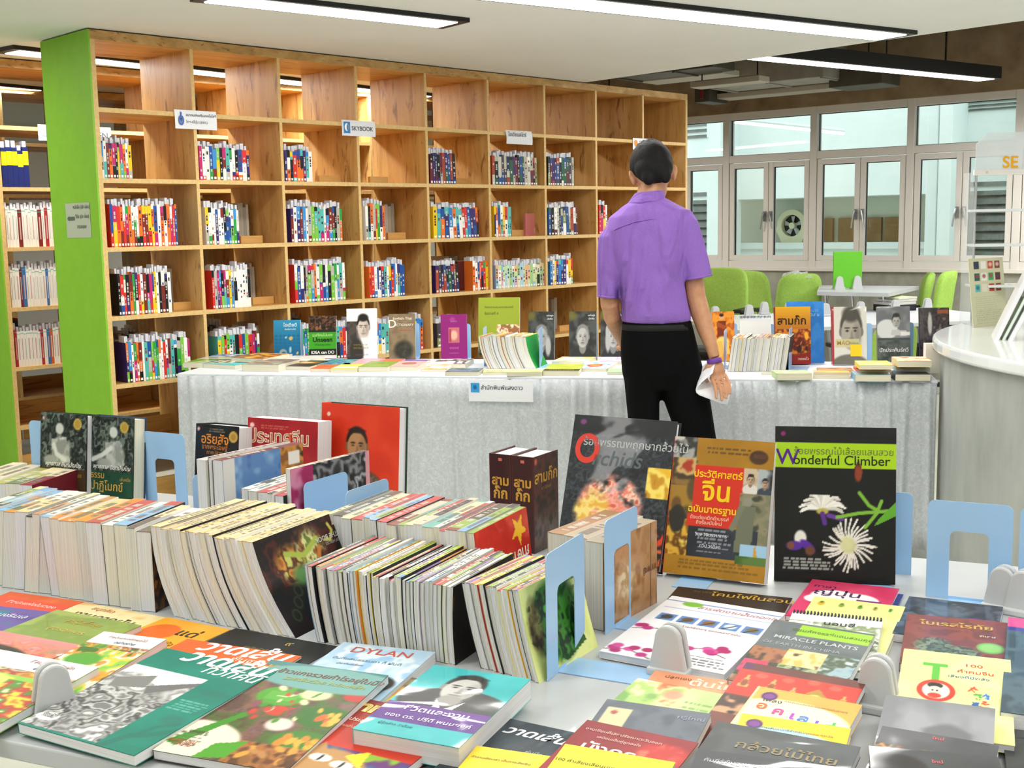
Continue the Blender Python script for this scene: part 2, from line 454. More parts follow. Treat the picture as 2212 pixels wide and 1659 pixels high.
HGREY = mat('grey_handle_plate', '#85878a', .4)
def handle_mb(x, side):
    mb = MB()
    mb.box(x-.014, -.03, 1.50, x+.014, -.012, 1.60, 1)
    mb.tube([(x, -.03, 1.58), (x, -.05, 1.58)], .012, 8, 1)
    mb.tube([(x, -.05, 1.585), (x+side*.012, -.055, 1.54), (x+side*.03, -.055, 1.42)], [.011, .010, .008], 8, 0)
    return mb
for i, m in enumerate(range(-1, 4)):
    x0, x1 = m*WD+.035, (m+1)*WD-.035
    fr = MB()
    fr.box(m*WD-.035, -.02, 1.033, m*WD+.035, .10, 2.6)
    if m == 3: fr.box((m+1)*WD-.035, -.02, 1.033, (m+1)*WD+.035, .10, 2.6)
    for z0, z1 in ((1.033, 1.10), (2.098, 2.17), (2.53, 2.6)): fr.box(x0, -.012, z0, x1, .09, z1)
    w = obj('window_%d' % (i+1), fr, ALU, M=WM, bevel=.003, kind='structure')
    obj('transom_pane', MB().box(x0-.005, .05, 2.165, x1+.005, .055, 2.535), GLASS, w)
    gs = MB()
    for a0, a1, b0, b1 in ((x0, x1, 2.17, 2.176), (x0, x1, 2.524, 2.53)): gs.box(a0, .04, b0, a1, .06, b1)
    for a0, a1 in ((x0, x0+.006), (x1-.006, x1)): gs.box(a0, .04, 2.17, a1, .06, 2.53)
    obj('gasket', gs, BLACKP, w)
    xm = (x0+x1)/2
    for k, (c0, c1) in enumerate(((x0+.008, xm-.003), (xm+.003, x1-.008))):
        cm = MB(); s = .052
        cm.box(c0, -.012, 1.105, c0+s, .05, 2.09); cm.box(c1-s, -.012, 1.105, c1, .05, 2.09)
        cm.box(c0+s, -.012, 1.105, c1-s, .05, 1.105+s); cm.box(c0+s, -.012, 2.09-s, c1-s, .05, 2.09)
        ca = obj('casement', cm, ALU, w, bevel=.003)
        obj('pane', MB().box(c0+s-.004, .018, 1.105+s-.004, c1-s+.004, .024, 2.09-s+.004), GLASS, ca)
        g2 = MB(); q = .006
        g2.box(c0+s, .01, 1.105+s, c0+s+q, .03, 2.09-s); g2.box(c1-s-q, .01, 1.105+s, c1-s, .03, 2.09-s)
        g2.box(c0+s, .01, 2.09-s-q, c1-s, .03, 2.09-s)
        obj('gasket', g2, BLACKP, ca)
        obj('handle', handle_mb((c1-.03) if k == 0 else (c0+.03), -1 if k == 0 else 1), [CHROME, HGREY], ca)

# ================================================================== BUILDING ACROSS THE COURTYARD
OW = simple_noise_mat('outside_white_render', [(.3, '#dfe9e6'), (.7, '#e8f0ee')], 2, .9)
OG = simple_noise_mat('outside_grey_render', [(.3, '#d2d7c6'), (.7, '#dde1d2')], 2, .9)
OB = simple_noise_mat('brown_window_board', [(.3, '#94724a'), (.7, '#a88658')], 6, .7)
LOUV = simple_noise_mat('dusty_louvre_glass', [(.3, '#565c55'), (.7, '#757a72')], 9, .3)
GRD = mat('courtyard_paving', '#a9aaa2', .9)
obj('ground', MB().prism([(-16, .3), (24, .3), (24, 14), (-16, 14)], -.25, -.05), GRD, M=WM, kind='structure')
YB = 4.2
bld = empty('building', WM @ TR(0, YB, 0), label='white building across the courtyard, seen through the windows', cat='building')
def bx(px0, py0, px1, py1, yl):
    a = wl(px0, py0, yl); b = wl(px1, py1, yl); return min(a[0], b[0]), max(a[0], b[0]), min(a[1], b[1]), max(a[1], b[1])
zc = wl(1700, 428, YB)[1]                      # foot of the white spandrel
obj('spandrel', MB().box(-9, 0, zc, 14, .25, 5.6), OW, bld)
zl = wl(1720, 523, YB+.9)[1]
obj('recess_wall', MB().box(-9, 1.0, -.2, 14, 1.15, 5.0), OG, bld)
obj('recess_soffit', MB().box(-9, .25, zc, 14, 1.0, zc+.1), OW, bld)
obj('ledge', MB().box(-9, .55, zl-.09, 14, 1.0, zl), OW, bld)
obj('apron_wall', MB().box(-9, .62, -.2, 14, .78, zl-.09), OW, bld)
x0, x1, z0, z1 = bx(1600, 478, 2050, 520, YB+.98)
for a, b in ((1690, 1800), (1812, 1862), (1868, 1905), (1912, 1975)):
    q0, q1 = wl(a, 500, YB+.97)[0], wl(b, 500, YB+.97)[0]
    obj('board_panel', MB().box(q0, .94, z0, q1, 1.0, z1+.02), OB, bld, bevel=.004)
    obj('low_panel', MB().box(q0+.05, .60, zl-.42, q1-.05, .62, zl-.24), OB, bld)
for a, b, d in ((1530, 1556, -.5), (1998, 2022, -.35), (2024, 2052, -.55), (2195, 2230, -.3)):
    q0, q1 = wl(a, 450, YB+d)[0], wl(b, 450, YB+d)[0]
    obj('column', MB().box(q0, d, -.2, q1, .1, 5.6), OW, bld, bevel=.01)
def louvre(px0, px1, pt, pb, d):
    q0, q1 = wl(px0, pt, YB+d)[0], wl(px1, pt, YB+d)[0]; zt, zb = wl(px0, pt, YB+d)[1], wl(px0, pb, YB+d)[1]
    f = obj('louvre_window', MB().box(q0-.03, d, zb, q0, d+.06, zt).box(q1, d, zb, q1+.03, d+.06, zt).box(q0, d+.05, zb, q1, d+.07, zt, 1), [OW, BLACKP], bld)
    n = max(3, int((zt-zb)/.105)); dz = (zt-zb)/n
    me = MB().hexa([(q0, -.005, 0), (q1, -.005, 0), (q1, .0, 0), (q0, .0, 0), (q0, .045, dz*1.02), (q1, .045, dz*1.02), (q1, .05, dz*1.02), (q0, .05, dz*1.02)]).mesh('slat', LOUV)
    for k in range(n): link('slat', me, f, TR(0, d+.0, zb+k*dz))
louvre(1490, 1527, 408, 575, -.02); louvre(1480, 1527, 262, 300, -.02)
louvre(2054, 2068, 390, 575, -.02); louvre(2075, 2185, 385, 575, -.02); louvre(2056, 2196, 218, 243, -.02)
# bright beam with a tube under the spandrel soffit
lb = wl(1580, 262, 1.6), wl(1822, 288, 3.4)
tb = empty('tube_light', WM, label='white tube light seen high through the middle window', cat='lamp')
obj('housing', MB().tube([(lb[0][0], 1.6, lb[0][1]+.03), (lb[1][0], 3.4, lb[1][1]+.03)], .03, 6), OW, tb)
obj('tube', MB().tube([(lb[0][0], 1.6, lb[0][1]), (lb[1][0], 3.4, lb[1][1])], .022, 8), emis('lit_tube', (1, 1, 1), 3.0), tb)
# box fan on the ledge
fx, fz = wl(1711, 497, YB+.7); fb = wl(1711, 523, YB+.7)[1]
FR = (fz-fb)*1.02
fan = empty('electric_fan', WM @ TR(fx, YB+.72, zl), label='cream table fan standing on the ledge of the building across', cat='fan')
CRM = mat('cream_plastic', '#e3e0bd', .5)
R = .23; hz = R*1.05
ring = MB()
for k in range(28):
    a0, a1 = 2*math.pi*k/28, 2*math.pi*(k+1)/28
    def pt(a, r, y): return (r*math.cos(a)*(1.12 if math.sin(a) < -.2 and r > .21 else 1), y, hz+(r*math.sin(a) if not (r > .21 and math.sin(a) < -.75) else -hz))
    ring.hexa([pt(a0, .157, -.05), pt(a1, .157, -.05), pt(a1, .157, .07), pt(a0, .157, .07), pt(a0, R, -.04), pt(a1, R, -.04), pt(a1, R, .06), pt(a0, R, .06)])
obj('casing', ring, CRM, fan)
obj('back_plate', MB().tube([(0, .05, hz), (0, .06, hz)], .162, 24), BLACKP, fan)
obj('hub', MB().tube([(0, -.04, hz), (0, .05, hz)], .045, 16), CRM, fan)
for k in range(5):
    a = 2*math.pi*k/5+.3
    c = lambda r, b, y: (r*math.cos(a+b), y, hz+r*math.sin(a+b))
    obj('blade', MB().hexa([c(.04, -.3, .0), c(.14, -.22, .0), c(.14, .3, .03), c(.04, .5, .03), c(.04, -.3, .004), c(.14, -.22, .004), c(.14, .3, .034), c(.04, .5, .034)]), GREYP, fan)

# ================================================================== CEILING LIGHTS
SDIR = Vector((math.cos(math.radians(32.5)), math.sin(math.radians(32.5)), 0))
SNRM = Vector((-SDIR.y, SDIR.x, 0))
def strip(p, length, zb=2.45, w=.19, hgt=.045, label='', name='ceiling_light', d=SDIR, power=None, rods=0, group=None):
    M = frame((p[0], p[1], zb), d, Vector((-d.y, d.x, 0)))
    t = empty(name, M, label=label, cat='lamp', group=group)
    h = MB(); e = .028
    h.box(0, -e, .004, length, 0, hgt); h.box(0, w, .004, length, w+e, hgt); h.box(-.05, -e, .004, 0, w+e, hgt); h.box(length, -e, .004, length+.05, w+e, hgt)
    h.box(0, 0, hgt-.008, length, w, hgt)
    if rods:
        for x in (.15*length, .85*length): h.tube([(x, w/2, hgt), (x, w/2, ZSLAB-zb)], .008, 6)
    obj('housing', h, BLKM, t, bevel=.002)
    obj('diffuser', MB().box(0, 0, 0, length, w, .012), DIFF, t, bevel=.004)
    ld = bpy.data.lights.new('strip_lamp', 'AREA'); ld.shape = 'RECTANGLE'; ld.size = length; ld.size_y = w*.9
    ld.energy = (LAMP_W if power is None else power)*length; ld.color = LAMP_C
    lo = bpy.data.objects.new('strip_lamp', ld); COL.objects.link(lo); lo.parent = t
    lo.matrix_local = Matrix.Translation((length/2, w/2, -.012))
    return t
def strip_px(f0, f1, zb, **k):
    a, b = atz(*f0, zb), atz(*f1, zb); d = (b-a); d.z = 0; ln = d.length; d.normalize()
    w = k.get('w', .19); n = Vector((-d.y, d.x, 0))
    return strip(a-n*w, ln, zb, d=d, **k)
strip_px((440, 7), (945, 61), 2.45, label='lit ceiling strip light above the green panel end of the bookcase', w=.17, power=14)
strip_px((900, -14), (1893, 88), 2.45, label='longest lit ceiling strip light, between the bookcase and the pendant light', w=.2, power=15)
strip_px((1380, 107), (2112, 176), 2.58, hgt=.10, label='black pendant strip light hanging in front of the windows', name='pendant_light', w=.15, rods=1, power=11)
strip_px((10, 117), (900, 213), 2.45, label='lit strip light in the aisle behind the first bookcase', w=.15, power=16)
strip_px((-60, 190), (800, 265), 2.45, label='lit strip light in the aisle behind the second bookcase', w=.15, power=20)
for k, (x, y, ln) in enumerate(((-3.6, 2.3, 2.4), (-.6, 2.6, 2.4), (2.3, 2.9, 2.4), (-2.9, .4, 2.4), (.3, .5, 2.4), (-1.6, -1.6, 2.4), (1.9, -1.2, 2.4), (-4.6, 4.6, 2.2))):
    strip((x, y), ln, label='lit ceiling strip light over the book table, outside the view', group='strip lights over the book table')

strip((4.9, 7.0), 2.4, 2.40, hgt=.085, label='added pendant strip lamp brightening the windows, outside the view', name='pendant_light', rods=1, power=28)  # added out-of-view lamp, there to brighten the window side
strip((4.3, 9.35), 1.8, 2.40, hgt=.085, label='added pendant strip lamp brightening the far window frames, outside the view', name='pendant_light', rods=1, d=Vector((.79, -.61, 0)), power=28)  # another added lamp, lifts the light on the window frames
strip((-.35, 11.6), 1.6, 2.40, hgt=.085, label='added pendant strip lamp hidden behind the bookcases, brightening the window wall', name='pendant_light', rods=1, d=Vector((.93, -.37, 0)), power=28)  # added unseen lamp, tucked behind the bookcases to light the window wall
# ================================================================== SERVICES UNDER THE EXPOSED SLAB
def duct(name, px0, px1, py, yl, hgt, dep, m, label, cat='duct', flange=True):
    (t0, z0), (t1, _) = wl(px0, py, yl), wl(px1, py, yl)
    t = empty(name, WM @ TR(t0, yl, z0), label=label, cat=cat); ln = t1-t0
    obj('casing', MB().box(0, 0, 0, ln, dep, hgt), m, t, bevel=.006)
    if flange:
        for k in range(int(ln/.55)+1):
            x = min(k*.55+.02, ln-.02); obj('flange', MB().box(x-.012, -.012, -.012, x+.012, dep+.012, hgt+.012), m, t)
    hg = MB()
    for x in (.1*ln, .9*ln): hg.tube([(x, dep/2, hgt), (x, dep/2, ZSLAB-z0)], .006, 6)
    obj('hanger', hg, BLKM, t)
WTRAY = mat('pale_painted_tray', '#b9b2a2', .5)
DK = simple_noise_mat('dark_dusty_duct', [(.3, '#4a453c'), (.7, '#5f594c')], 6, .5, metal=.3)
duct('air_duct', 1535, 1780, 190, -1.3, .30, .45, DUCT, 'galvanised square air duct under the slab behind the pendant light')
duct('cable_tray', 1490, 1640, 190, -2.2, .05, .18, WTRAY, 'short pale cable tray beside the air duct', 'tray', False)
duct('cable_tray', 1548, 1900, 214, -.75, .05, .25, WTRAY, 'long pale tray nearest the window heads', 'tray', False)
duct('air_duct', 1330, 1540, 168, -2.6, .22, .35, DK, 'dark duct just above the end of the first bookcase')
duct('fan_coil_unit', 1500, 1532, 222, -.9, .30, .35, DK, 'dark box unit hanging above the first window', 'unit', False)
duct('fan_coil_unit', 1790, 1905, 190, -1.0, .22, .4, DK, 'dark fan coil unit at the end of the air duct', 'unit', False)
duct('cable_tray', 1700, 2300, 98, -1.9, .05, .2, DK, 'dark tray crossing above the pendant light', 'tray', False)
duct('cable_tray', 1380, 1560, 178, -1.9, .05, .3, WTRAY, 'pale tray above the bookcase corner', 'tray', False)
pp0, pp1 = wl(1516, 190, -.95), wl(1516, 225, -.95)
obj('sprinkler_pipe', MB().tube([(pp0[0], -.95, ZSLAB), (pp0[0], -.95, pp1[1]+.05)], .018, 8), mat('red_pipe_paint', '#7a1a1c', .4), M=WM, label='dark red sprinkler drop pipe beside the first window', cat='pipe')
for k, (px, py) in enumerate(((1960, 70), (2060, 58), (1820, 90))):
    t, z = wl(px, py, -1.5)
    o = empty('cable_bundle', WM @ TR(t, -1.5, z), label=('black cable loop hanging from the slab, %s' % ('above the pendant light', 'beyond the end of the pendant light', 'where the white ceiling ends')[k]), cat='cable')
    obj('cable', MB().tube([(-.25, 0, ZSLAB-z), (-.15, .02, .1), (0, 0, 0), (.12, .03, .08), (.3, 0, ZSLAB-z)], .014, 6), BLKM, o, smooth=True)
# ================================================================== BOOKCASES
SO = Vector((-1.9862, 5.8251, 0)); SYAW = .7875
SX, SY = Vector((math.cos(SYAW), math.sin(SYAW), 0)), Vector((-math.sin(SYAW), math.cos(SYAW), 0))
SM = frame(SO, SX, SY); SMi = SM.inverted()
DX, SD = .527, .52
ZB = [2.4685, 2.1044, 1.7656, 1.43, 1.09, .75, .41]      # tops of the boards
NC = 9
def make_case(M, label, ncol=NC):
    t = empty('bookcase', M, label=label, cat='bookcase', group='plywood bookcases')
    def up(name, x0, x1, m, z0=0, z1=ZB[0]-.045):
        # lit faces in wood, raw edge towards the room
        mb = MB(); mb.box(x0, .003, z0, x1, SD-.003, z1, 0); mb.box(x0, 0, z0, x1, .003, z1, 1); mb.box(x0, SD-.003, z0, x1, SD, z1, 1)
        return obj(name, mb, [m, WOODE], t)
    up('end_panel', -.006, .018, WOODV)
    obj('painted_face', MB().box(-.016, 0, 0, -.006, SD, ZB[0]), GREEN, t, label='lime green painted end panel')
    for i in range(1, ncol): up('divider', i*DX, i*DX+.018, WOODV, .38)
    up('end_panel', ncol*DX, ncol*DX+.022, WOODV)
    mb = MB(); mb.box(-.006, .003, ZB[0]-.045, ncol*DX+.022, SD-.003, ZB[0]); mb.box(-.006, 0, ZB[0]-.045, ncol*DX+.022, .003, ZB[0], 1); mb.box(-.006, SD-.003, ZB[0]-.045, ncol*DX+.022, SD, ZB[0], 1)
    obj('top_board', mb, [WOODH, WOODT], t)
    for z in ZB[1:]:
        for i in range(ncol):
            x0, x1 = i*DX+.018, (i+1)*DX
            mb = MB(); mb.box(x0, .003, z-.022, x1, SD-.003, z); mb.box(x0, 0, z-.022, x1, .003, z, 1); mb.box(x0, SD-.003, z-.022, x1, SD, z, 1)
            obj('shelf_board', mb, [WOODH, WOODE], t)
    for i in range(ncol):
        x0, x1 = i*DX+.018, (i+1)*DX
        obj('plinth_rail', MB().box(x0, SD-.12, .40, x1, SD-.10, .50), WOODH, t)
        obj('plinth_board', MB().box(x0, .02, .12, x1, .04, .24), WOODH, t)
    return t
case1 = make_case(SM, 'nearest plywood bookcase with green end panel, full of books')
case2 = copy_tree(case1, SM @ TR(.0, 1.2, 0)); case2['label'] = 'second plywood bookcase, behind the first, with white-spined books'
case3 = copy_tree(case1, SM @ TR(.0, 2.4, 0)); case3['label'] = 'third plywood bookcase, at the very back'

# ------------------------------------------------------------------ books on the shelves
PAL = ['#d8322a', '#e9742a', '#f0c81f', '#f4f2ec', '#3d8fd0', '#1f4f9c', '#2f9e44', '#7cc242', '#c0276e', '#3a2a6a', '#15161a', '#7d2a22', '#e8e6e0', '#58b7b0', '#f2f0ea', '#b8b4aa']
PALS = {'mix': PAL, 'warm': PAL[:3]+['#1f4f9c', '#c0276e']+['#d8322a', '#f4f2ec', '#e9742a', '#7d2a22', '#2f9e44'], 'dark': ['#1b2d5a', '#15161a', '#6c2438', '#2c5e46', '#3a2a6a', '#8a8f5a', '#b9b7a4', '#274f8f', '#a8442e', '#46404a', '#cfcdbf'],
        'white': ['#f4f2ec', '#ecebe6', '#e2e4e0', '#f2efe6', '#f6f4f0', '#e3e8ea'], 'pastel': ['#a9cfe0', '#9fc88a', '#d9a9b8', '#c9d9a0', '#e6b48a', '#8fb9d8', '#dfdcc0', '#bfe0c0'],
        'blue': ['#2f7fc8', '#1f4f9c', '#f2f0ea', '#58b7b0', '#d8322a', '#f0c81f', '#3a2a6a', '#e9742a']}
NAMES = {'#d8322a': 'red', '#e9742a': 'orange', '#f0c81f': 'yellow', '#f4f2ec': 'white', '#3d8fd0': 'sky blue', '#1f4f9c': 'dark blue', '#2f9e44': 'green', '#7cc242': 'light green', '#c0276e': 'magenta', '#3a2a6a': 'violet', '#15161a': 'black', '#7d2a22': 'brown', '#e8e6e0': 'white', '#58b7b0': 'turquoise', '#f2f0ea': 'white', '#b8b4aa': 'grey',
         '#1b2d5a': 'navy', '#6c2438': 'maroon', '#2c5e46': 'dark green', '#8a8f5a': 'olive', '#b9b7a4': 'stone grey', '#274f8f': 'blue', '#a8442e': 'rust', '#46404a': 'charcoal', '#cfcdbf': 'cream', '#ecebe6': 'white', '#e2e4e0': 'white', '#f2efe6': 'white', '#f6f4f0': 'white', '#e3e8ea': 'white',
         '#a9cfe0': 'pale blue', '#9fc88a': 'pale green', '#d9a9b8': 'pink', '#c9d9a0': 'pale lime', '#e6b48a': 'peach', '#8fb9d8': 'light blue', '#dfdcc0': 'cream', '#bfe0c0': 'mint', '#2f7fc8': 'blue'}
ORD = ['first', 'second', 'third', 'fourth', 'fifth', 'sixth', 'seventh', 'eighth', 'ninth', 'tenth', 'eleventh', 'twelfth', 'thirteenth', 'fourteenth', 'fifteenth', 'sixteenth', 'seventeenth', 'eighteenth', 'nineteenth', 'twentieth']
ORD += ['twenty-'+q for q in ORD[:9]]+['thirtieth']+['thirty-'+q for q in ORD[:9]]+['fortieth']+['forty-'+q for q in ORD[:9]
]
SR = random.Random(3)
def shelf_book_mb(mb, t, h, d, pal, x=0, z=0, y0=.02, lean=0, base=None):
    base = base or SR.choice(pal)
    def P(xx, yy, zz): return (x+xx+lean*zz, yy, z+zz)
    cb = lin(base)
    nb = SR.choice((1, 2, 2, 3, 3)); cuts = sorted(SR.uniform(.12, .9) for _ in range(nb-1)); cuts = [0]+cuts+[1]
    cols = [base]+[SR.choice(pal+['#f4f2ec', '#15161a']) for _ in range(nb-1)]; SR.shuffle(cols)
    pg = lin('#cfcabb')
    for a, b, c in zip(cuts[:-1], cuts[1:], cols):
        c = lin(c); za, zb = a*h, b*h
        mb.hexa([P(0, y0, za), P(t, y0, za), P(t, y0+d, za), P(0, y0+d, za), P(0, y0, zb), P(t, y0, zb), P(t, y0+d, zb), P(0, y0+d, zb)], 0, [pg if a == 0 else c, pg if b == 1 else c, c, cb, lin('#cfcabb'), cb])
    # printed title marks on the spine
    dark = sum(lin(base)) < 1.0
    z0 = .25*h
    while z0 < .82*h:
        l = SR.uniform(.006, .018); c = lin('#c9c6bc' if dark else SR.choice(['#26262c', '#8a2420', '#22407a']))
        if SR.random() < .45: mb.hexa([P(t*.3, y0-.0006, z0), P(t*.7, y0-.0006, z0), P(t*.7, y0, z0), P(t*.3, y0, z0), P(t*.3, y0-.0006, z0+l), P(t*.7, y0-.0006, z0+l), P(t*.7, y0, z0+l), P(t*.3, y0, z0+l)], 0, c)
        z0 += l+.004
    c = lin('#f2f0ec')
    mb.hexa([P(t*.2, y0-.0006, .006), P(t*.8, y0-.0006, .006), P(t*.8, y0, .006), P(t*.2, y0, .006), P(t*.2, y0-.0006, .018), P(t*.8, y0-.0006, .018), P(t*.8, y0, .018), P(t*.2, y0, .018)], 0, c)
    return base
def slip_mb(mb, t, h, x=0, z=0, y0=.02, lean=0):
    a = h-.02; b = h+SR.uniform(.022, .038); o = SR.uniform(-.003, .003)
    def P(xx, yy, zz): return (x+xx+lean*zz+(o if zz > h else 0), yy, z+zz)
    y = y0+SR.uniform(.012, .03)
    mb.hexa([P(t*.12, y, a), P(t*.88, y, a), P(t*.88, y+.06, a), P(t*.12, y+.06, a), P(t*.12, y, b), P(t*.9, y, b), P(t*.9, y+.055, b), P(t*.14, y+.055, b)])
def s_at(px, py, z, nn=.02):
    p = SMi @ atplane(px, py, SO+SY*nn, SY); return p.x
NUMW = ['one', 'two', 'three', 'four', 'five', 'six', 'seven', 'eight', 'nine']
ROWN = ['top', 'second', 'third', 'fourth', 'fifth']
def cell_books(col, row, px0, px1, n, h, pal='mix', lean=0, jit=.012, stuff=None, seq=None, i0=0):
    z = ZB[row+1]; pyb = 0
    # board height in the picture at that place
    s0, s1 = s_at(px0, 400, z), s_at(px1, 400, z)
    s0 = max(s0, col*DX+.02); w = (s1-s0)/n
    x = s0
    ts = [w*SR.uniform(.7, 1.35) for _ in range(n)]; k = (s1-s0)/sum(ts)
    for i in range(n):
        t = ts[i]*k-.0006; hh = h+SR.uniform(-jit, jit*.6); ln = lean if i > n*.35 else lean*i/(n*.35)
        base = seq[i % len(seq)] if seq else None
        if stuff is None:
            mb = MB(); bc = shelf_book_mb(mb, t, hh, .15, PALS[pal], 0, 0, 0, ln*-1, base)
            o = obj('shelf_book', mb, PRINT, M=SM @ TR(x+abs(ln)*hh*0+(hh*ln if ln > 0 else 0), .02, z), group='books with stock slips on the first bookcase', cat='book',
                    label='%s book %s along from the green panel side, column %s, %s shelf row' % (NAMES.get(bc, 'pale'), ORD[i+i0], NUMW[col], ROWN[row]))
            sm = MB(); slip_mb(sm, t, hh, 0, 0, 0, -ln); obj('index_slip', sm, SLIP, o)
        else:
            shelf_book_mb(stuff[0], t, hh, .15, PALS[pal], x, z, .02, 0, base); slip_mb(stuff[1], t, hh, x, z, .02, 0)
        x += ts[i]*k
W3 = ['#f4f2ec', '#f6f4f0']
# second row
cell_books(0, 1, 222, 288, 11, .175, 'mix')
cell_books(1, 1, 433, 541, 15, .17, 'mix')
cell_books(2, 1, 617, 676, 9, .175, 'blue')
cell_books(4, 1, 930, 984, 10, .19, 'dark', .04)
cell_books(5, 1, 1064, 1160, 17, .19, 'dark', .03)
cell_books(6, 1, 1184, 1240, 11, .195, 'dark')
# third row
cell_books(0, 2, 233, 378, 23, .205, 'warm', .0)
cell_books(1, 2, 440, 512, 13, .19, 'mix')
cell_books(2, 2, 625, 736, 18, .195, 'mix')
cell_books(3, 2, 787, 829, 8, .21, 'mix')
cell_books(4, 2, 934, 1030, 14, .19, 'blue', .06)
cell_books(5, 2, 1066, 1103, 8, .2, 'blue')
cell_books(6, 2, 1184, 1246, 12, .19, 'dark', .03)
cell_books(7, 2, 1294, 1311, 4, .21, 'warm')
# fourth row
cell_books(0, 3, 241, 357, 19, .21, 'mix')
cell_books(1, 3, 447, 494, 9, .2, 'mix'); 
cell_books(1, 3, 495, 531, 6, .205, 'white', i0=9)
cell_books(2, 3, 628, 738, 18, .21, 'mix')
cell_books(3, 3, 791, 868, 15, .19, 'blue')
cell_books(4, 3, 936, 985, 9, .175, 'dark', .05)
cell_books(4, 3, 1017, 1056, 8, .19, 'warm', i0=9)
cell_books(5, 3, 1067, 1174, 20, .155, 'pastel', -.0)
cell_books(6, 3, 1186, 1235, 10, .17, 'blue')
# fifth row
cell_books(0, 4, 250, 391, 23, .2, 'mix')
st = [MB(), MB()]
for a in ((1, 4, 453, 545, 14, .2, 'mix'), (2, 4, 630, 742, 18, .19, 'mix'), (3, 4, 800, 905, 14, .19, 'blue'), (4, 4, 936, 1000, 8, .16, 'dark'), (2, 4, 745, 752, 1, .2, 'mix')):
    cell_books(*a, stuff=st)
obj('shelf_books_lower', st[0], PRINT, M=SM, kind='stuff', label='partly hidden books on the fifth shelf row behind the cloth table')
obj('stock_slips_lower', st[1], SLIP, M=SM, kind='stuff', label='stock slips of the partly hidden books')
# books turned cover-on, bookends, stops
def facing(px0, px1, row, h, colr, label, y0=.10, t=.02):
    z = ZB[row+1]; s0, s1 = s_at(px0, 400, z, y0), s_at(px1, 400, z, y0)
    c = lin(colr); mb = MB().box(0, 0, 0, s1-s0, t, h, 0, c); mb.box(.004, .002, h, s1-s0-.004, t-.002, h+.0005, 0, lin('#d8d4c6'))
    mb.box((s1-s0)*.62, -.0006, .02, (s1-s0)*.8, 0, .05, 0, lin('#d8d0c4'))
    o = obj('facing_book', mb, PRINT, M=SM @ TR(s0, y0, z), label=label, cat='book')
facing(1031, 1057, 2, .175, '#7c1f2c', 'dark red book turned cover-on in the third shelf row')
facing(1134, 1164, 2, .15, '#cf7a78', 'salmon pink book turned cover-on in the third shelf row')
facing(984, 1014, 3, .19, '#5c2420', 'dark brown book turned cover-on in the fourth shelf row')
for k, c in enumerate(('#b7d58a', '#d9d9cc', '#c8443a')):
    mb = MB(); s0 = s_at(1164+k*5, 400, ZB[3], .06); shelf_book_mb(mb, .018, .15, .13, [c], 0, 0, 0, 0, c)
    obj('shelf_book', mb, PRINT, M=SM @ TR(s0, .06, ZB[3]), label='thin %s book beside the salmon pink cover-on book' % ('pale green', 'grey', 'red')[k], cat='book', group='books with stock slips on the first bookcase')
rb, rs = MB(), MB()
for col, row, px0, px1, n in ((1, 2, 505, 534, 5), (3, 2, 829, 850, 3), (1, 3, 515, 541, 5), (1, 4, 520, 552, 4), (0, 3, 345, 362, 3), (6, 4, 1188, 1200, 2), (4, 3, 960, 985, 4)):
    z = ZB[row+1]; s0, s1 = s_at(px0, 400, z, .3), s_at(px1, 400, z, .3); w = (s1-s0)/n
    for i in range(n): rb.box(s0+i*w, .30, z, s0+(i+1)*w-.001, .46, z+SR.uniform(.2, .23), 0, lin(SR.choice(['#b9b4a4', '#c6c1b2', '#a9a596', '#c9c5ba'])))
for col in range(0, 4):
    z = ZB[5]; s0 = col*DX+.03
    for i in range(16):
        h = SR.uniform(.19, .225); rb.box(s0+i*.02, .33, z, s0+i*.02+.018, .5, z+h, 0, lin(SR.choice(['#8f8878', '#b9b4a4', '#6a6258'])))
        rs.box(s0+i*.02+.003, .40, z+h-.01, s0+i*.02+.015, .46, z+h+.035)
obj('rear_facing_books', rb, PRINT, M=SM, kind='stuff', label='page sides of books shelved from the far side of the first bookcase')
obj('rear_slips', rs, PAPER, M=SM, kind='stuff', label='white slips in the books shelved from the far side')
for col, row, px in ((2, 1, 690), (3, 1, 800), (1, 2, 515), (3, 2, 835), (0, 3, 360), (1, 3, 534), (6, 4, 1205), (7, 4, 1300), (3, 4, 900), (4, 1, 985), (5, 2, 1104)):
    z = ZB[row+1]; s = s_at(px, 400, z, .12)
    obj('shelf_stop', MB().box(0, 0, 0, .14, .022, .042), WOODH, M=SM @ TR(s, .12, z), bevel=.002, cat='block', label='small wooden stop lying in the %s shelf row, column %s of the first bookcase' % (ROWN[row], NUMW[col]), group='wooden shelf stops')
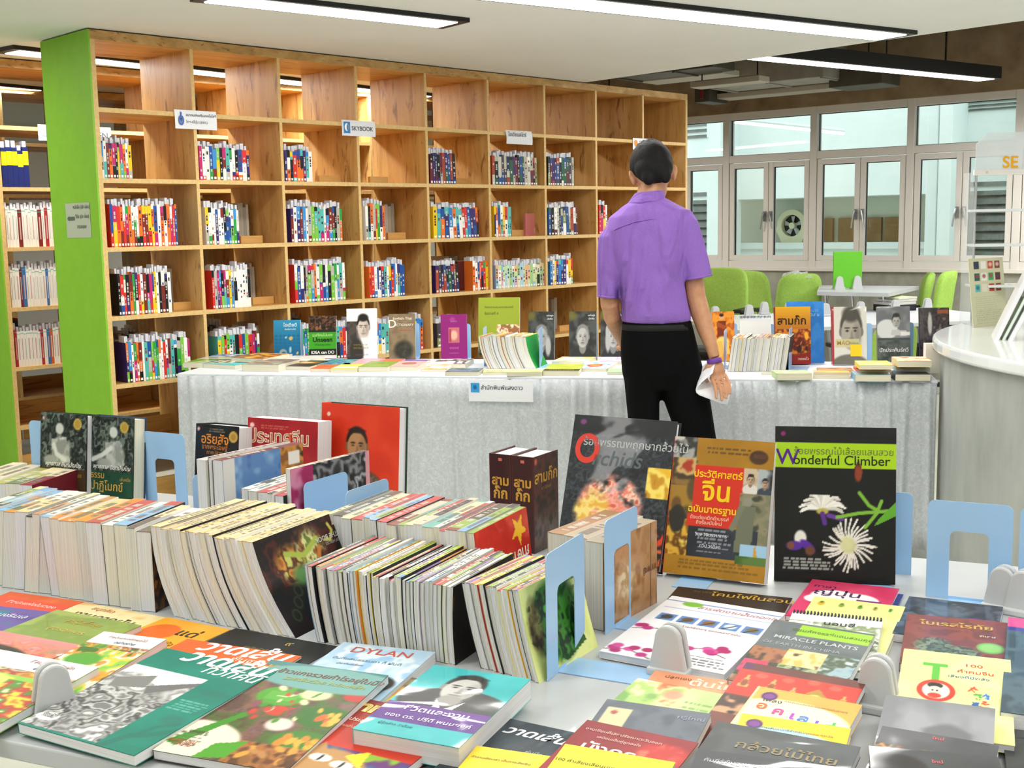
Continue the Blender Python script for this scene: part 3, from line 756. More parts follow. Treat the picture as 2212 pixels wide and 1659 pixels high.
# books on the second bookcase, most with plain white journal-like spines
M2 = SM @ TR(0, 1.2, 0); M2i = M2.inverted()
JR = random.Random(5)
for row, n, pal in ((1, 5, None), (2, 20, 'white'), (3, 21, 'white'), (4, 24, 'mixw')):
    z = ZB[row+1]; x = .03; 
    for i in range(n):
        h = .215 if row < 4 else .2; h += JR.uniform(-.01, .012); t = JR.uniform(.013, .023) if row > 1 else .03
        mb = MB(); c = '#1c2a6a' if row == 1 else ('#eceae2' if JR.random() < .82 else JR.choice(['#b03038', '#d0632c', '#7a2c28', '#3f6fae', '#c8b060']))
        if row == 4 and i > 13: c = JR.choice(['#b98a5a', '#8a2a26', '#2c4a9c', '#d8a030', '#a8482c'])
        cc = lin(c); mb.box(0, 0, 0, t, .16, h, 0, cc)
        if row == 1: mb.box(0, -.0006, h*.55, t, 0, h*.9, 0, lin('#f0c820'))
        else:
            mb.box(0, -.0006, h*.93, t, 0, h*.945, 0, lin('#5ab0a8')); mb.box(t*.35, -.0006, h*.2, t*.65, 0, h*.8, 0, lin(JR.choice(['#b9b8b2', '#c9a9a0', '#cfcdc8'])))
        o = obj('second_case_book', mb, PRINT, M=M2 @ TR(x, .02, z), cat='journal', group='books on the second bookcase',
                label='%s book %s along in the %s row of the second bookcase' % ('navy and yellow' if row == 1 else ('white' if c == '#eceae2' else 'coloured'), ORD[i], ROWN[row]))
        s = MB(); s.box(t*.15, .012, h-.02, t*.85, .07, h+JR.uniform(.02, .04)); obj('index_slip', s, SLIP, o)
        x += t+.0008
    # boxes and backs behind
tb3 = MB()
for k in range(4): tb3.box(.02+k*.035, .26, ZB[5], .05+k*.035, .44, ZB[5]+.25, 0, lin('#2b3a4a')); tb3.box(.02+k*.035, .26, ZB[5]+.25, .05+k*.035, .44, ZB[5]+.262, 0, lin('#b02a26'))
obj('file_boxes', tb3, PRINT, M=M2, kind='stuff', label='dark file boxes with red tops on the second bookcase')

# ------------------------------------------------------------------ paper signs
def sign(name, c, Mx, w, h, texts, label, logo=None, fold=.0, bg='#e6e8ee', cat='sign'):
    mb = MB(); n = 6; v = []; f = []
    for i in range(n+1):
        u = i/n; z = h*u; y = -fold*math.sin(u*math.pi)*.5-fold*(1-u)*.6
        v += [(0, y, z), (w, y, z), (w, y+.0008, z), (0, y+.0008, z)]
    for i in range(n):
        a = 4*i; f += [(a, a+1, a+5, a+4), (a+2, a+3, a+7, a+6), (a+1, a+2, a+6, a+5), (a+3, a, a+4, a+7)]
    f += [(0, 3, 2, 1), (4*n, 4*n+1, 4*n+2, 4*n+3)]
    mb.add(v, f, 0, [lin(bg)]*len(f))
    o = obj(name, mb, PRINT, M=Mx, label=label, cat=cat)
    tm = MB()
    for s, tx, tz, sz, colr, al in texts:
        yb = -fold*math.sin(tz/h*math.pi)*.5-fold*(1-tz/h)*.6
        text_mb(tm, s, frame((tx, yb-.0012, tz), (1, 0, 0), (0, 0, 1)), sz, colr, al, .01)
    if tm.v: obj('lettering', tm, INK, o)
    if logo:
        lm = MB()
        for kind, a, b, c1, c2, colr in logo:
            y = -.0016-fold*.75
            if kind == 'r': lm.box(a, y, b, c1, y+.0004, c2, 0, lin(colr))
            else:
                pts = [(a+c1*math.cos(2*math.pi*k/20), y-.0004, b+c2*math.sin(2*math.pi*k/20)) for k in range(20)]
                lm.add(pts, [tuple(range(20))], 0, [lin(colr)])
        obj('emblem', lm, INK, o)
    return o
def shelf_sign(px0, px1, py, row, h, *a, **k):
    z = ZB[row]; s0, s1 = s_at(px0, py, z, -.012), s_at(px1, py, z, -.012)
    return sign('paper_sign', None, SM @ TR(s0, -.004, z-h+.012), s1-s0, h, *a, **k)
shelf_sign(379, 469, 262, 1, .095, [('สมาคมส่งเสริมเทคโนโลยี', .062, .064, .018, '#2a2c38', 'LEFT'), ('ไทย-ญี่ปุ่น (สสท.)', .062, .03, .018, '#2a2c38', 'LEFT')],
           'folded white sign with blue bell logo and Thai words on the bookcase', logo=[('c', .034, .042, .017, .026, '#3f66b8'), ('c', .034, .04, .010, .015, '#eef0f6'), ('c', .034, .075, .005, .01, '#3f66b8')], fold=.006)
shelf_sign(740, 812, 281, 1, .088, [('SKYBOOK', .068, .032, .034, '#3a3c44', 'LEFT')], 'white sign reading SKYBOOK with blue logo on the bookcase',
           logo=[('r', .012, .014, .058, .078, '#2f83c8'), ('c', .034, .048, .016, .022, '#f2f6fa'), ('c', .040, .048, .008, .02, '#2f83c8')], fold=.004)
shelf_sign(1094, 1150, 300, 1, .088, [('โอเดียนสโตร์', .10, .05, .034, '#3a3c44', 'CENTER')], 'white curling sign with one line of Thai on the bookcase', fold=.012)
shelf_sign(1369, 1413, 318, 1, .082, [('อมรินทร์', .07, .055, .016, '#7a7f98', 'LEFT'), ('พริ้นติ้ง', .07, .02, .014, '#7a7f98', 'LEFT')], 'white card with an orange round logo above the man', logo=[('c', .035, .045, .02, .024, '#e99a3a')])
a = s_at(222, 300, 2.0, 1.2)
sign('paper_sign', None, M2 @ TR(.34, -.004, ZB[1]-.09), .34, .105, [('OPEN', .19, .04, .05, '#3a3c44', 'LEFT')], 'white sign ending in N on the second bookcase, seen between shelves')
sign('paper_sign', None, M2 @ TR(.24, -.004, ZB[1]-.075), .08, .09, [('ไทย', .02, .02, .02, '#5a8f98', 'LEFT')], 'small pale blue card on the second bookcase beside the green panel', bg='#c8ecee')
# notice on the green end panel
p0 = atplane(139, 440, SO-SX*.017, SX); p1 = atplane(191, 437, SO-SX*.017, SX); p2 = atplane(146, 514, SO-SX*.017, SX)
Mn = frame(p2, (p1-p0).normalized()*Vector((1, 1, 0)), (0, 0, 1))
Mn = Mn @ Matrix.Rotation(math.radians(90), 4, 'X')
wn, hn = (p1-p0).length, (p0-p2).length
Mn = frame((p2.x, p2.y, p2.z), Vector((-SY.x, -SY.y, 0)), SX)   # x along the panel towards the camera, y into the panel
sign('paper_notice', None, Mn @ TR(0, -.001, 0), wn, hn, [('หนังสือ (ปก อ่อน)', wn*.32, hn*.83, .026, '#5a6058', 'LEFT'), ('วิจัย (ปก อ่อน)', wn*.4, hn*.56, .026, '#5a6058', 'LEFT'), ('สารสนเทศ', wn*.45, hn*.27, .026, '#5a6058', 'LEFT')],
     'grey notice with a black arrow and Thai words on the green panel', bg='#b4bca8',
     logo=[('r', .03, hn*.50, .10, hn*.61, '#5d6c62')] + [('r', .012+.005*k, hn*(.555-.018*k), .017+.005*k, hn*(.555+.018*k), '#5d6c62') for k in range(5)])
# ================================================================== DESKS AND CHAIRS BY THE WINDOWS
TZ = 0.775
def clip_mb(s=1.0):
    mb = MB(); w, h, d = .060*s, .074*s, .010*s
    for y0, y1 in ((-.014*s, -.004*s), (.004*s, .014*s)):
        pts = []
        for k in range(13):
            a = math.pi*k/12; pts.append((-w*.5*math.cos(a)*(.66), h*.72+h*.28*math.sin(a)))
        prof = [(-w*.5, 0)]+pts+[(w*.5, 0)]
        v = [(x, y0, z) for x, z in prof]+[(x, y1, z) for x, z in prof]; n = len(prof)
        f = [tuple(range(n)), tuple(range(n, 2*n))[::-1]]+[(i, n+i, n+(i+1) % n, (i+1) % n) for i in range(n)]
        mb.add(v, f)
    mb.box(-w*.5, -.02*s, 0, w*.5, .02*s, .012*s)
    mb.box(-w*.2, -.0042*s, .012*s, w*.2, .0042*s, h*.5, 1)
    return mb
CLIP = clip_mb().mesh('panel_clip', [GREYP, DARKSLOT])
def clip(px, py, z, yaw, label, s=1.0, group=None):
    p = atz(px, py, z)
    o = link('panel_clip', CLIP, M=TR(p.x, p.y, z, yaw) @ Matrix.Scale(s, 4), label=label, cat='clip', group=group)
    b = o.modifiers.new('bevel', 'BEVEL'); b.width = .003; b.segments = 2; b.limit_method = 'ANGLE'
    return o
DKB = atz(2000, 664, TZ); DKA = atz(1540, 682, TZ)
du = (DKB-DKA).normalized(); dv = Vector((-du.y, du.x, 0))
for k in range(2):
    M = frame(DKB-du*(1.12*(k+1))-dv*1.25, du, dv)
    M[2][3] = 0
    d = empty('desk', M, label='white office desk with panel clips, %s' % ('nearer the round counter', 'partly hidden behind the man')[k], cat='desk', group='white desks behind the cloth table')
    obj('desktop', MB().box(0, 0, TZ-.025, 1.118, 1.25, TZ), LAMW, d, bevel=.002)
    for x in (.06, 1.02):
        for y in (.06, 1.16): obj('leg', MB().box(x, y, 0, x+.04, y+.04, TZ-.025), CHROME, d, bevel=.003)
    obj('apron', MB().box(.1,   .6, TZ-.07, 1.02, .64, TZ-.025), CHROME, d)
for i, (px, py) in enumerate(((1545, 690), (1618, 686), (1651, 679), (1704, 680), (1783, 683), (1859, 679), (1934, 675), (2003, 671))):
    clip(px, py, TZ, math.atan2(du.y, du.x), 'grey panel clip on the white desks, %s from the man' % ORD[i], 1.35, 'panel clips on the white desks')
# second, higher table with the green board
Z2 = .93
def wy(px, py, y): return aty(px, py, y)
a, b, c = atz(1770, 616, Z2), atz(1985, 618, Z2), atz(1920, 633, Z2)
t2 = empty('table', Matrix.Identity(4), label='long pale table under the windows carrying a green board', cat='table')
e = atz(1765, 630, Z2)
obj('tabletop', MB().prism([(e.x, e.y), (c.x, c.y), (b.x, b.y), (a.x, a.y)], Z2-.03, Z2), LAM, t2)
for q in (.1, .45, .85):
    for w_ in (.12, .8):
        p = (a.lerp(b, q)).lerp(e.lerp(c, q), w_)
        obj('leg', MB().tube([(p.x, p.y, Z2-.03), (p.x+(.1 if w_ > .5 else -.1), p.y, 0)], .012, 8), CHROME, t2)
p0, p1 = atz(1799, 626, Z2), atz(1861, 624, Z2)
ln = (p1-p0).length; Mb = frame((p0.x, p0.y, Z2), p1-p0, Vector((0, 0, 1)).cross(p1-p0))
hb = ln*1.2
bd = obj('screen_board', MB().box(0, -.006, .012, ln, .006, hb), GREENB, M=Mb, bevel=.003, label='bright green square board standing in two clips on the table', cat='board')
for k, q in enumerate((.2, .82)):
    o = link('panel_clip', CLIP, M=Mb @ TR(ln*q, 0, 0) @ Matrix.Scale(1.5, 4), label='grey clip holding the green board, %s' % ('on the side of the man', 'on the side of the counter')[k], cat='clip')
# office chairs
def make_chair(M, label, back_w=.44, back_h=.52, sz=.47):
    t = empty('office_chair', M, label=label, cat='chair', group='lime green office chairs')
    mb = MB(); n = 20; rings = []
    for (yo, k) in ((0, .90), (.012, 1.0), (.055, 1.0), (.075, .88)):
        R = []
        for i in range(n*2):
            a = 2*math.pi*i/(n*2); ca, sa = math.cos(a), math.sin(a); e = .42
            x = math.copysign(abs(ca)**e, ca)*back_w/2*k; z = math.copysign(abs(sa)**e, sa)*back_h/2*(k if k > .95 else k+.03)
            x *= 1-.10*(z/back_h+.0)
            R.append((x, -.20-yo+.10*(x/back_w)**2*2-.10*((z/back_h)+.5)*.6, sz+.13+back_h/2+z))
        rings.append(R)
    mb.loft(rings); o = obj('backrest', mb, GREENF, t, smooth=True); o.modifiers.new('sub', 'SUBSURF').levels = 1; o.modifiers['sub'].render_levels = 1
    rings = []
    for (zo, k) in ((0, .9), (.02, 1.0), (.06, 1.0), (.085, .86)):
        R = []
        for i in range(32):
            a = 2*math.pi*i/32; ca, sa = math.cos(a), math.sin(a); e = .5
            R.append((math.copysign(abs(ca)**e, ca)*.25*k, math.copysign(abs(sa)**e, sa)*.24*k+.03, sz-.08+zo))
        rings.append(R)
    obj('seat', MB().loft(rings), BLACKP, t, smooth=True)
    obj('back_bracket', MB().box(-.04, -.29, sz-.10, .04, -.26, sz+.3).box(-.04, -.28, sz-.10, .04, .0, sz-.075), BLACKP, t, bevel=.005)
    for s in (-1, 1):
        am = MB().box(s*.27-.02, -.02, sz-.06, s*.27+.02, .03, sz+.30).box(s*.27-.04, -.13, sz+.30, s*.27+.04, .14, sz+.33)
        am.box(min(s*.1, s*.29), -.02, sz-.075, max(s*.1, s*.29), .03, sz-.06); obj('armrest', am, BLACKP, t, bevel=.008)
    obj('column', MB().tube([(0, 0, .09), (0, 0, sz-.08)], .028, 12), BLACKP, t)
    for k in range(5):
        a = 2*math.pi*k/5
        obj('leg', MB().tube([(0, 0, .11), (.29*math.cos(a), .29*math.sin(a), .07)], [.028, .018], 8), BLACKP, t)
        obj('caster', MB().tube([(.29*math.cos(a)-.02*math.sin(a), .29*math.sin(a)+.02*math.cos(a), .03), (.29*math.cos(a)+.02*math.sin(a), .29*math.sin(a)-.02*math.cos(a), .03)], .03, 10), BLACKP, t)
    return t
def chair(px, py_top, y, yaw, label, **k):
    p = aty(px, py_top, y); bh = k.get('back_h', .52); sz = p.z-.13-bh
    yw = math.radians(yaw); off = Matrix.Rotation(yw, 3, 'Z') @ Vector((0, -.25, 0))
    return make_chair(TR(p.x-off.x, p.y-off.y, 0, yw), label, sz=sz, **k)
# facing direction of a chair is its local +y
chair(1560, 578, 9.9, 150, 'lime green office chair facing the room, beside the man', back_w=.48)
chair(1627, 584, 11.1, -65, 'lime green office chair seen side-on behind the first one', back_w=.44)
chair(1729, 590, 10.35, 8, 'lime green office chair with its back to the room and a clear bag on top', back_w=.42)
chair(2003, 588, 10.45, 75, 'lime green office chair at the table end, mostly hidden by another', back_w=.42)
chair(2046, 584, 9.95, 50, 'lime green office chair nearest the display rack, seen from behind', back_w=.36)
chair(1936, 700, 7.3, 5, 'lime green office chair pushed under the white desk behind the cloth table', back_w=.29, back_h=.34)
# crumpled clear bag on the chair top
bp = aty(1722, 598, 10.35); bgm = MB(); rr = random.Random(4)
bgm.ell((0, 0, 0), (.14, .05, .045), 18, 9)
bgm.v = [(x+rr.uniform(-.012, .012), y+rr.uniform(-.012, .012), z+rr.uniform(-.012, .014)) for x, y, z in bgm.v]
BAG = mat('clear_plastic_film', '#e6eaea', .15); P(BAG).inputs['Alpha'].default_value = .4
obj('plastic_bag', bgm, BAG, M=Matrix.Translation((bp.x, bp.y-.02, bp.z+.0)), label='crumpled clear plastic bag lying on a green chair back', cat='bag')
# papers on the desk
for k, (px, py, w, z, c) in enumerate(((1922, 668, .26, 0, '#2a2a2e'), (1922, 668, .25, .05, '#e8e6e0'), (1925, 668, .24, .075, '#dfe0e2'), (1928, 668, .22, .095, '#cfd3a8'))):
    p = atz(px, py, TZ); hh = (.05, .022, .018, .015)[k]
    mb = MB().box(-w/2, -.1, 0, w/2, .1, hh, 0, lin(c)); mb.box(-w/2+.003, -.1005, .002, w/2-.003, -.1, hh-.002, 0, lin('#d8d6cc' if k else '#2a2a2e'))
    obj('magazine' if k else 'document_box', mb, PRINT, M=TR(p.x, p.y-.12, TZ+z, .25+.1*k), label=('black document tray on the white desk', 'white magazine lowest on the black tray', 'pale magazine in the middle of the pile on the black tray', 'olive magazine topmost on the black tray')[k], cat='magazine' if k else 'tray')
# ================================================================== BOOK BUILDER
UP3 = Vector((0, 0, 1))
def book(label, M, w, h, t, art=None, texts=(), cover='#cccccc', spine=None, back=None, pages='w', hard=False, gloss=PRINT, group=None, cat='book', name='paperback', warp=0.0, sticker=None):
    """x: spine to fore-edge, y: foot to head, z: thickness, front cover at +z"""
    root = empty(name, M, label=label, cat=cat, group=group)
    c, ov = (.003, .004) if hard else (.0008, .0006)
    if t < .006: c = .0004
    def z_at(x): return 0
    mb = MB(); cf = lin(cover); cs = lin(spine or cover); cb = lin(back or cover)
    mb.box(0, 0, t-c, w, h, t, 0, cf); mb.box(0, 0, 0, w, h, c, 0, cb); mb.box(0, 0, c, c, h, t-c, 0, cs)
    obj('cover', mb, gloss, root)
    x0, x1, y0, y1 = c, w-ov, ov, h-ov
    rp = {'w': PGZ_W, 'c': PGZ_C}[pages]
    obj('page_block', MB().box(x0, y0, c, x1, y1, t-c), rp, root)
    if art is not None:
        fp = link('front_print', art_mesh('front_print', art, lambda U, V: np.stack([U*w, (1-V)*h, np.full_like(U, t+.00025)+warp*np.sin(V*9+U*2)*.5*U], -1), gloss), root)
        par = fp
    else: par = root
    if texts:
        tm = MB()
        for tx in texts:
            s, u, v, sz, col = tx[:5]; o = tx[5] if len(tx) > 5 else {}
            text_mb(tm, s, Matrix.Translation((u*w, (1-v)*h, t+.0007+abs(warp)*.4)), sz*w, col, o.get('al', 'CENTER'), o.get('b', .008), o.get('sx', 1), o.get('sh', 0))
        obj('title_lettering', tm, gloss if gloss is WRAP else INK, par)
    if sticker:
        u0, v0, u1, v1, colr = sticker
        obj('price_sticker', MB().box(u0*w, (1-v1)*h, t+.0009, u1*w, (1-v0)*h, t+.0016, 0, lin(colr)), INK, par)
    return root
def flat(label, BL, BR, t, L=None, FL=None, zb=0.0, zf=0.0, base=None, **k):
    base = TZ if base is None else base
    b, r = atz(*BL, base+zb+t), atz(*BR, base+zb+t)
    x = (r-b); w = x.length; x.normalize(); y0 = Vector((-x.y, x.x, 0))
    if FL is not None: h = abs((atz(*FL, base+zf+t)-b).dot(y0))
    else: h = L if L > .12 and L < .5 else w*L
    y = (y0*h+UP3*(zb-zf)).normalized(); z = x.cross(y)
    o = b-y*h-z*t
    M = frame(o, x, y, z)
    return book(label, M, w, h, t, **k)
def stand(label, BLp, BRp, h, t, lean=8, base=None, lift=.0, w=None, **k):
    base = TZ if base is None else base
    b, r = atz(*BLp, base+lift), atz(*BRp, base+lift)
    x = (r-b); ww = w or x.length; x.normalize(); back = Vector((-x.y, x.x, 0)); a = math.radians(lean)
    y = UP3*math.cos(a)+back*math.sin(a); z = x.cross(y)
    o = b-z*t+UP3*(t*math.sin(a)+.001)
    return book(label, frame(o, x, y, z), ww, h, t, **k)
def standtop(label, TL, TR_, BLp, t, lean=8, BRp=None, base=None, **k):
    """height taken from the picture: the top edge lies over the foot in the leaning plane"""
    base = TZ if base is None else base
    b = atz(*BLp, base)
    if BRp is not None: r = atz(*BRp, base)
    a = math.radians(lean)
    x = (r-b).normalized(); back = Vector((-x.y, x.x, 0)); y = UP3*math.cos(a)+back*math.sin(a); n = x.cross(y)
    h = (atplane(*TL, b, n)-b).dot(y)
    return stand(label, BLp, BRp, h, t, lean, base, **k)
def bookend(label, Mx, w, h, depth, hole=True, group='pale blue bookends', tilt=0, foot=-1):
    """upright plate in the xz plane with a rounded top and an arch cut out; the foot runs along foot*y"""
    t = empty('bookend', Mx, label=label, cat='bookend', group=group)
    th = .0014; n = 6; r = .014
    out = [(0, 0), (w, 0), (w, h-r)]+[(w-r+r*math.cos(math.pi/2*k/n), h-r+r*math.sin(math.pi/2*k/n)) for k in range(1, n+1)]
    out += [(r-r*math.sin(math.pi/2*k/n), h-r+r*math.cos(math.pi/2*k/n)) for k in range(0, n+1)]
    bm = bmesh.new()
    def loop(pts): 
        vs = [bm.verts.new((x, 0, z)) for x, z in pts]; return [bm.edges.new((vs[i], vs[(i+1) % len(vs)])) for i in range(len(vs))]
    es = loop(out)
    if hole:
        a, b, c, d, q = w*.27, w*.73, h*.03, h*.70, .012
        inn = [(a, c), (b, c), (b, d-q)]+[(b-q+q*math.cos(math.pi/2*k/4), d-q+q*math.sin(math.pi/2*k/4)) for k in range(1, 5)]+[(a+q-q*math.sin(math.pi/2*k/4), d-q+q*math.cos(math.pi/2*k/4)) for k in range(0, 5)]
        es += loop(inn)
    bmesh.ops.triangle_fill(bm, use_beauty=True, edges=es)
    bmesh.ops.recalc_face_normals(bm, faces=bm.faces)
    g = bmesh.ops.extrude_face_region(bm, geom=bm.faces[:])
    bmesh.ops.translate(bm, vec=(0, th, 0), verts=[v for v in g['geom'] if isinstance(v, bmesh.types.BMVert)])
    me = bpy.data.meshes.new('upright'); bm.to_mesh(me); bm.free(); me.materials.append(BLUE)
    u = link('upright', me, t)
    if hole:
        fw = MB().box(w*.27, 0, 0, w*.73, foot*depth, th) if foot > 0 else MB().box(w*.27, foot*depth, 0, w*.73, 0, th)
    else: fw = MB().box(0, min(0, foot*depth), 0, w, max(0, foot*depth), th)
    obj('foot', fw, BLUE, t)
    return t
def bookend_px(label, BLp, BRp, h, depth, base=None, foot=-1, hole=True, lean=0):
    base = TZ if base is None else base
    b, r = atz(*BLp, base), atz(*BRp, base); x = (r-b); w = x.length; x.normalize()
    M = frame((b.x, b.y, base+.0005), x, Vector((-x.y, x.x, 0)))
    return bookend(label, M, w, h, depth, hole, foot=foot)

# spine-up rows -------------------------------------------------------------------
def row(name, label_fn, FLp, FRp, backdir, n, h, Ln, pal, pages, lean=0.0, curve=0.0, base=None, tj=.5, seed=0, group=None, ts=None, coverp=.5, last=None, hj=.004, wrap=PRINT, lastcol='#222222', leanfn=None):
    """n books standing on their fore-edges, spines up; x along the row, y away from the viewer"""
    base = TZ if base is None else base
    r = random.Random(seed)
    a, b = atz(*FLp, base), atz(*FRp, base)
    x = (b-a); W = x.length; x.normalize()
    y = Vector((backdir[0], backdir[1], 0)).normalized()
    M0 = Matrix.Identity(4)
    for i in range(3): M0[i][0], M0[i][1], M0[i][2], M0[i][3] = x[i], y[i], UP3[i], a[i]
    tl = ts or [r.uniform(1-tj, 1+tj) for _ in range(n)]; k = W/sum(tl); xs = 0
    out = []
    for i in range(n):
        t = tl[i]*k; hh = h+r.uniform(-hj, hj); LL = Ln+r.uniform(-hj, hj)*1.5
        le = leanfn(i/(n-1)) if leanfn else lean
        dx = lambda z, le=le: le*(z/h)+curve*math.sin(math.pi*z/h)
        tt = t-.0007; c = min(.0009, tt*.12)
        nz = 7 if curve else 2
        base_c = r.choice(pal); lab = label_fn(i, n, NAMES2.get(base_c, 'pale'))
        root = empty(name, M0 @ Matrix.Translation((xs, r.uniform(-.004, .004), 0)), label=lab, cat='book', group=group)
        cm = MB(); pm = MB()
        SD_ = ['#e8e6e0', '#e8e6e0', '#d8d8d4', '#9a9a98', '#22242a', '#c9c6b8']; left = lin(r.choice(SD_ if r.random() < .8 else pal)); right = lin(r.choice(SD_ if r.random() < .8 else pal))
        if i == n-1: right = lin(lastcol)
        for k2 in range(nz-1 if nz > 2 else 1):
            N_ = nz-1 if nz > 2 else 1
            z0, z1 = hh*k2/N_, hh*(k2+1)/N_; d0, d1 = dx(z0), dx(z1)
            def slab(mb, xa, xb, ya, yb, za, zb, col):
                da, db = dx(za), dx(zb)
                mb.hexa([(xa+da, ya, za), (xb+da, ya, za), (xb+da, yb, za), (xa+da, yb, za), (xa+db, ya, zb), (xb+db, ya, zb), (xb+db, yb, zb), (xa+db, yb, zb)], 0, col)
            slab(cm, 0, c, 0, LL, z0, z1, left); slab(cm, tt-c, tt, 0, LL, z0, z1, right)
            slab(pm, c, tt-c, .0008, LL-.0008, max(z0, .0012), min(z1, hh-c), None)
        # spine with printed bands
        nb = r.randint(3, 5); cuts = [0]+sorted(r.uniform(.03, .97) for _ in range(nb-1))+[1]
        d = dx(hh)
        for ya, yb in zip(cuts[:-1], cuts[1:]):
            col = lin(base_c if r.random() < coverp+.15 else r.choice(pal+['#3a3a40']))
            cm.hexa([(c+d, ya*LL, hh-c), (tt-c+d, ya*LL, hh-c), (tt-c+d, yb*LL, hh-c), (c+d, yb*LL, hh-c), (c+d, ya*LL, hh), (tt-c+d, ya*LL, hh), (tt-c+d, yb*LL, hh), (c+d, yb*LL, hh)], 0, col)
        yy = .12
        dk = lin('#77746e' if sum(lin(base_c)) > .9 else '#cfccc2')
        if tt > .006:
            while yy < .8:
                l = r.uniform(.01, .035)
                if r.random() < .75: cm.box(tt*.3+d, yy*LL, hh, tt*.7+d, (yy+l)*LL, hh+.0003, 0, dk)
                yy += l+.012
        o = obj('cover', cm, wrap, root); pg = pages[i % len(pages)]
        obj('page_block', pm, pg, root)
        if i == n-1 and last is not None:
            art, texts = last
            nm = art_mesh('front_print', art, lambda U, V: np.stack([tt+.0004+np.array([dx(hh*(1-u)) for u in U]), (1-V)*LL, (1-U)*hh], -1), wrap)
            fp = link('front_print', nm, root)
            if texts:
                tm = MB()
                for tx in texts:
                    s, u, v, sz, col = tx[:5]; op = tx[5] if len(tx) > 5 else {}
                    zz = hh*(1-u); p = Vector((tt+.0012+dx(zz), (1-v)*LL, zz))
                    sl = math.atan2(dx(zz+.01)-dx(zz-.01), .02)
                    xa = Vector((-math.sin(sl), 0, -math.cos(sl))); ya = Vector((0, 1, 0))
                    if op.get('rot'): xa, ya = ya*-1, xa*1
                    text_mb(tm, s, frame(p, xa, ya, xa.cross(ya)), sz*hh, col, op.get('al', 'CENTER'), op.get('b', .008), op.get('sx', 1))
                obj('title_lettering', tm, INK, fp)
        out.append(root); xs += t
    return out, M0
NAMES2 = dict(NAMES)
NAMES2.update({'#d9c08a': 'straw', '#cfb27c': 'tan', '#e4d19c': 'pale straw', '#e9d9a8': 'cream', '#8fb04a': 'leaf green', '#c9d24a': 'lime', '#6b7d55': 'moss green', '#d98a3a': 'amber', '#c24a4a': 'rose red', '#6f9cc0': 'steel blue', '#8a6aa8': 'lilac', '#f2ece0': 'ivory', '#d6dcd2': 'pale grey', '#e8d24a': 'yellow', '#a33a3a': 'brick red', '#5a5550': 'dark grey', '#c88a5a': 'copper', '#3d6ea8': 'blue', '#7fb0d8': 'sky blue', '#b8484e': 'crimson', '#d8c8b0': 'beige', '#8a4a40': 'russet', '#58544a': 'umber'})

# ================================================================== CLOTH-COVERED TABLE
TZ = 0.83; KS = .924
TL_, TR2 = atz(386, 806, TZ), atz(2024, 822, TZ)
tu = (TR2-TL_).normalized(); tv = Vector((-tu.y, tu.x, 0)); TW = (TR2-TL_).length; TD = .66
TM = frame((TL_.x, TL_.y, 0), tu, tv)
ct = empty('draped_table', TM, label='long display table covered by a white lace-patterned cloth', cat='table')
LACE = mat('white_lace_cloth', '#d5d8da', .75)
f1 = N(LACE, 'ShaderNodeTexVoronoi'); f1.inputs['Scale'].default_value = 26; f1.feature = 'SMOOTH_F1'
vv = coords(LACE, (1, 1, 1)); nz_ = N(LACE, 'ShaderNodeTexNoise'); nz_.inputs['Scale'].default_value = 30; nz_.inputs['Detail'].default_value = 3; L(LACE, vv, nz_.inputs['Vector'])
L(LACE, mixc(LACE, vv, nz_.outputs['Color'], .06), f1.inputs['Vector'])
fc = ramp(LACE, noise(LACE, vv, 42, 3, .6, 1.8), [(.40, '#b6bbc0'), (.52, '#bdc2c6'), (.64, '#c8cdd0')])
L(LACE, fc, P(LACE).inputs['Base Color'])
SATIN = mat('white_satin_cloth', '#dde1e8', .45)
obj('tabletop', MB().box(.02, .02, TZ-.03, TW-.02, TD-.02, TZ-.004), LAMW, ct)
obj('table_cloth', MB().box(-.004, -.004, TZ-.014, TW+.004, TD+.004, TZ), SATIN, ct, bevel=.004)
for x in (.1, TW/2, TW-.1):
    for y in (.1, TD-.1): obj('leg', MB().tube([(x, y, 0), (x, y, TZ-.03)], .018, 8), CHROME, ct)
def skirt():
    pr = random.Random(9); pts = []     # (s, offset)
    s = 0.0; per = TD+TW
    folds = []
    while s < per:
        p = .15 if s < TD+TW*.52 else .085
        folds.append((s+pr.uniform(-.02, .02), pr.uniform(.014, .022), pr.uniform(.012, .02), pr.uniform(-.02, .02))); s += p*pr.uniform(.8, 1.2)
    ns = int(per/.008); nzz = 8; V = []
    for j in range(nzz+1):
        q = j/nzz; z = TZ-.01-(TZ-.12)*q
        for i in range(ns+1):
            ss = per*i/ns; off = .006+.012*q+.006*q*math.sin(ss*9.1+q)+.004*q*math.sin(ss*23+2*q)
            for fs, fw, fa, fd in folds:
                dd = (ss-fs-fd*q)/fw
                if abs(dd) < 1: off += fa*(.6+.6*q)*(1-dd*dd)**1
                elif -1.6 < dd < -1: off -= .003
            if ss < TD: x, y = -off, TD-ss
            else: x, y = ss-TD, -off
            if abs(ss-TD) < .012: x, y = min(x, -off*.7), min(y, -off*.7)
            V.append((x, y, z))
    F = [(j*(ns+1)+i, (j+1)*(ns+1)+i, (j+1)*(ns+1)+i+1, j*(ns+1)+i+1) for j in range(nzz) for i in range(ns)]
    return MB().add(V, F)
sk = obj('table_skirt', skirt(), LACE, ct, smooth=True, label='pleated white lace skirt')
sk.modifiers.new('solid', 'SOLIDIFY').thickness = .002
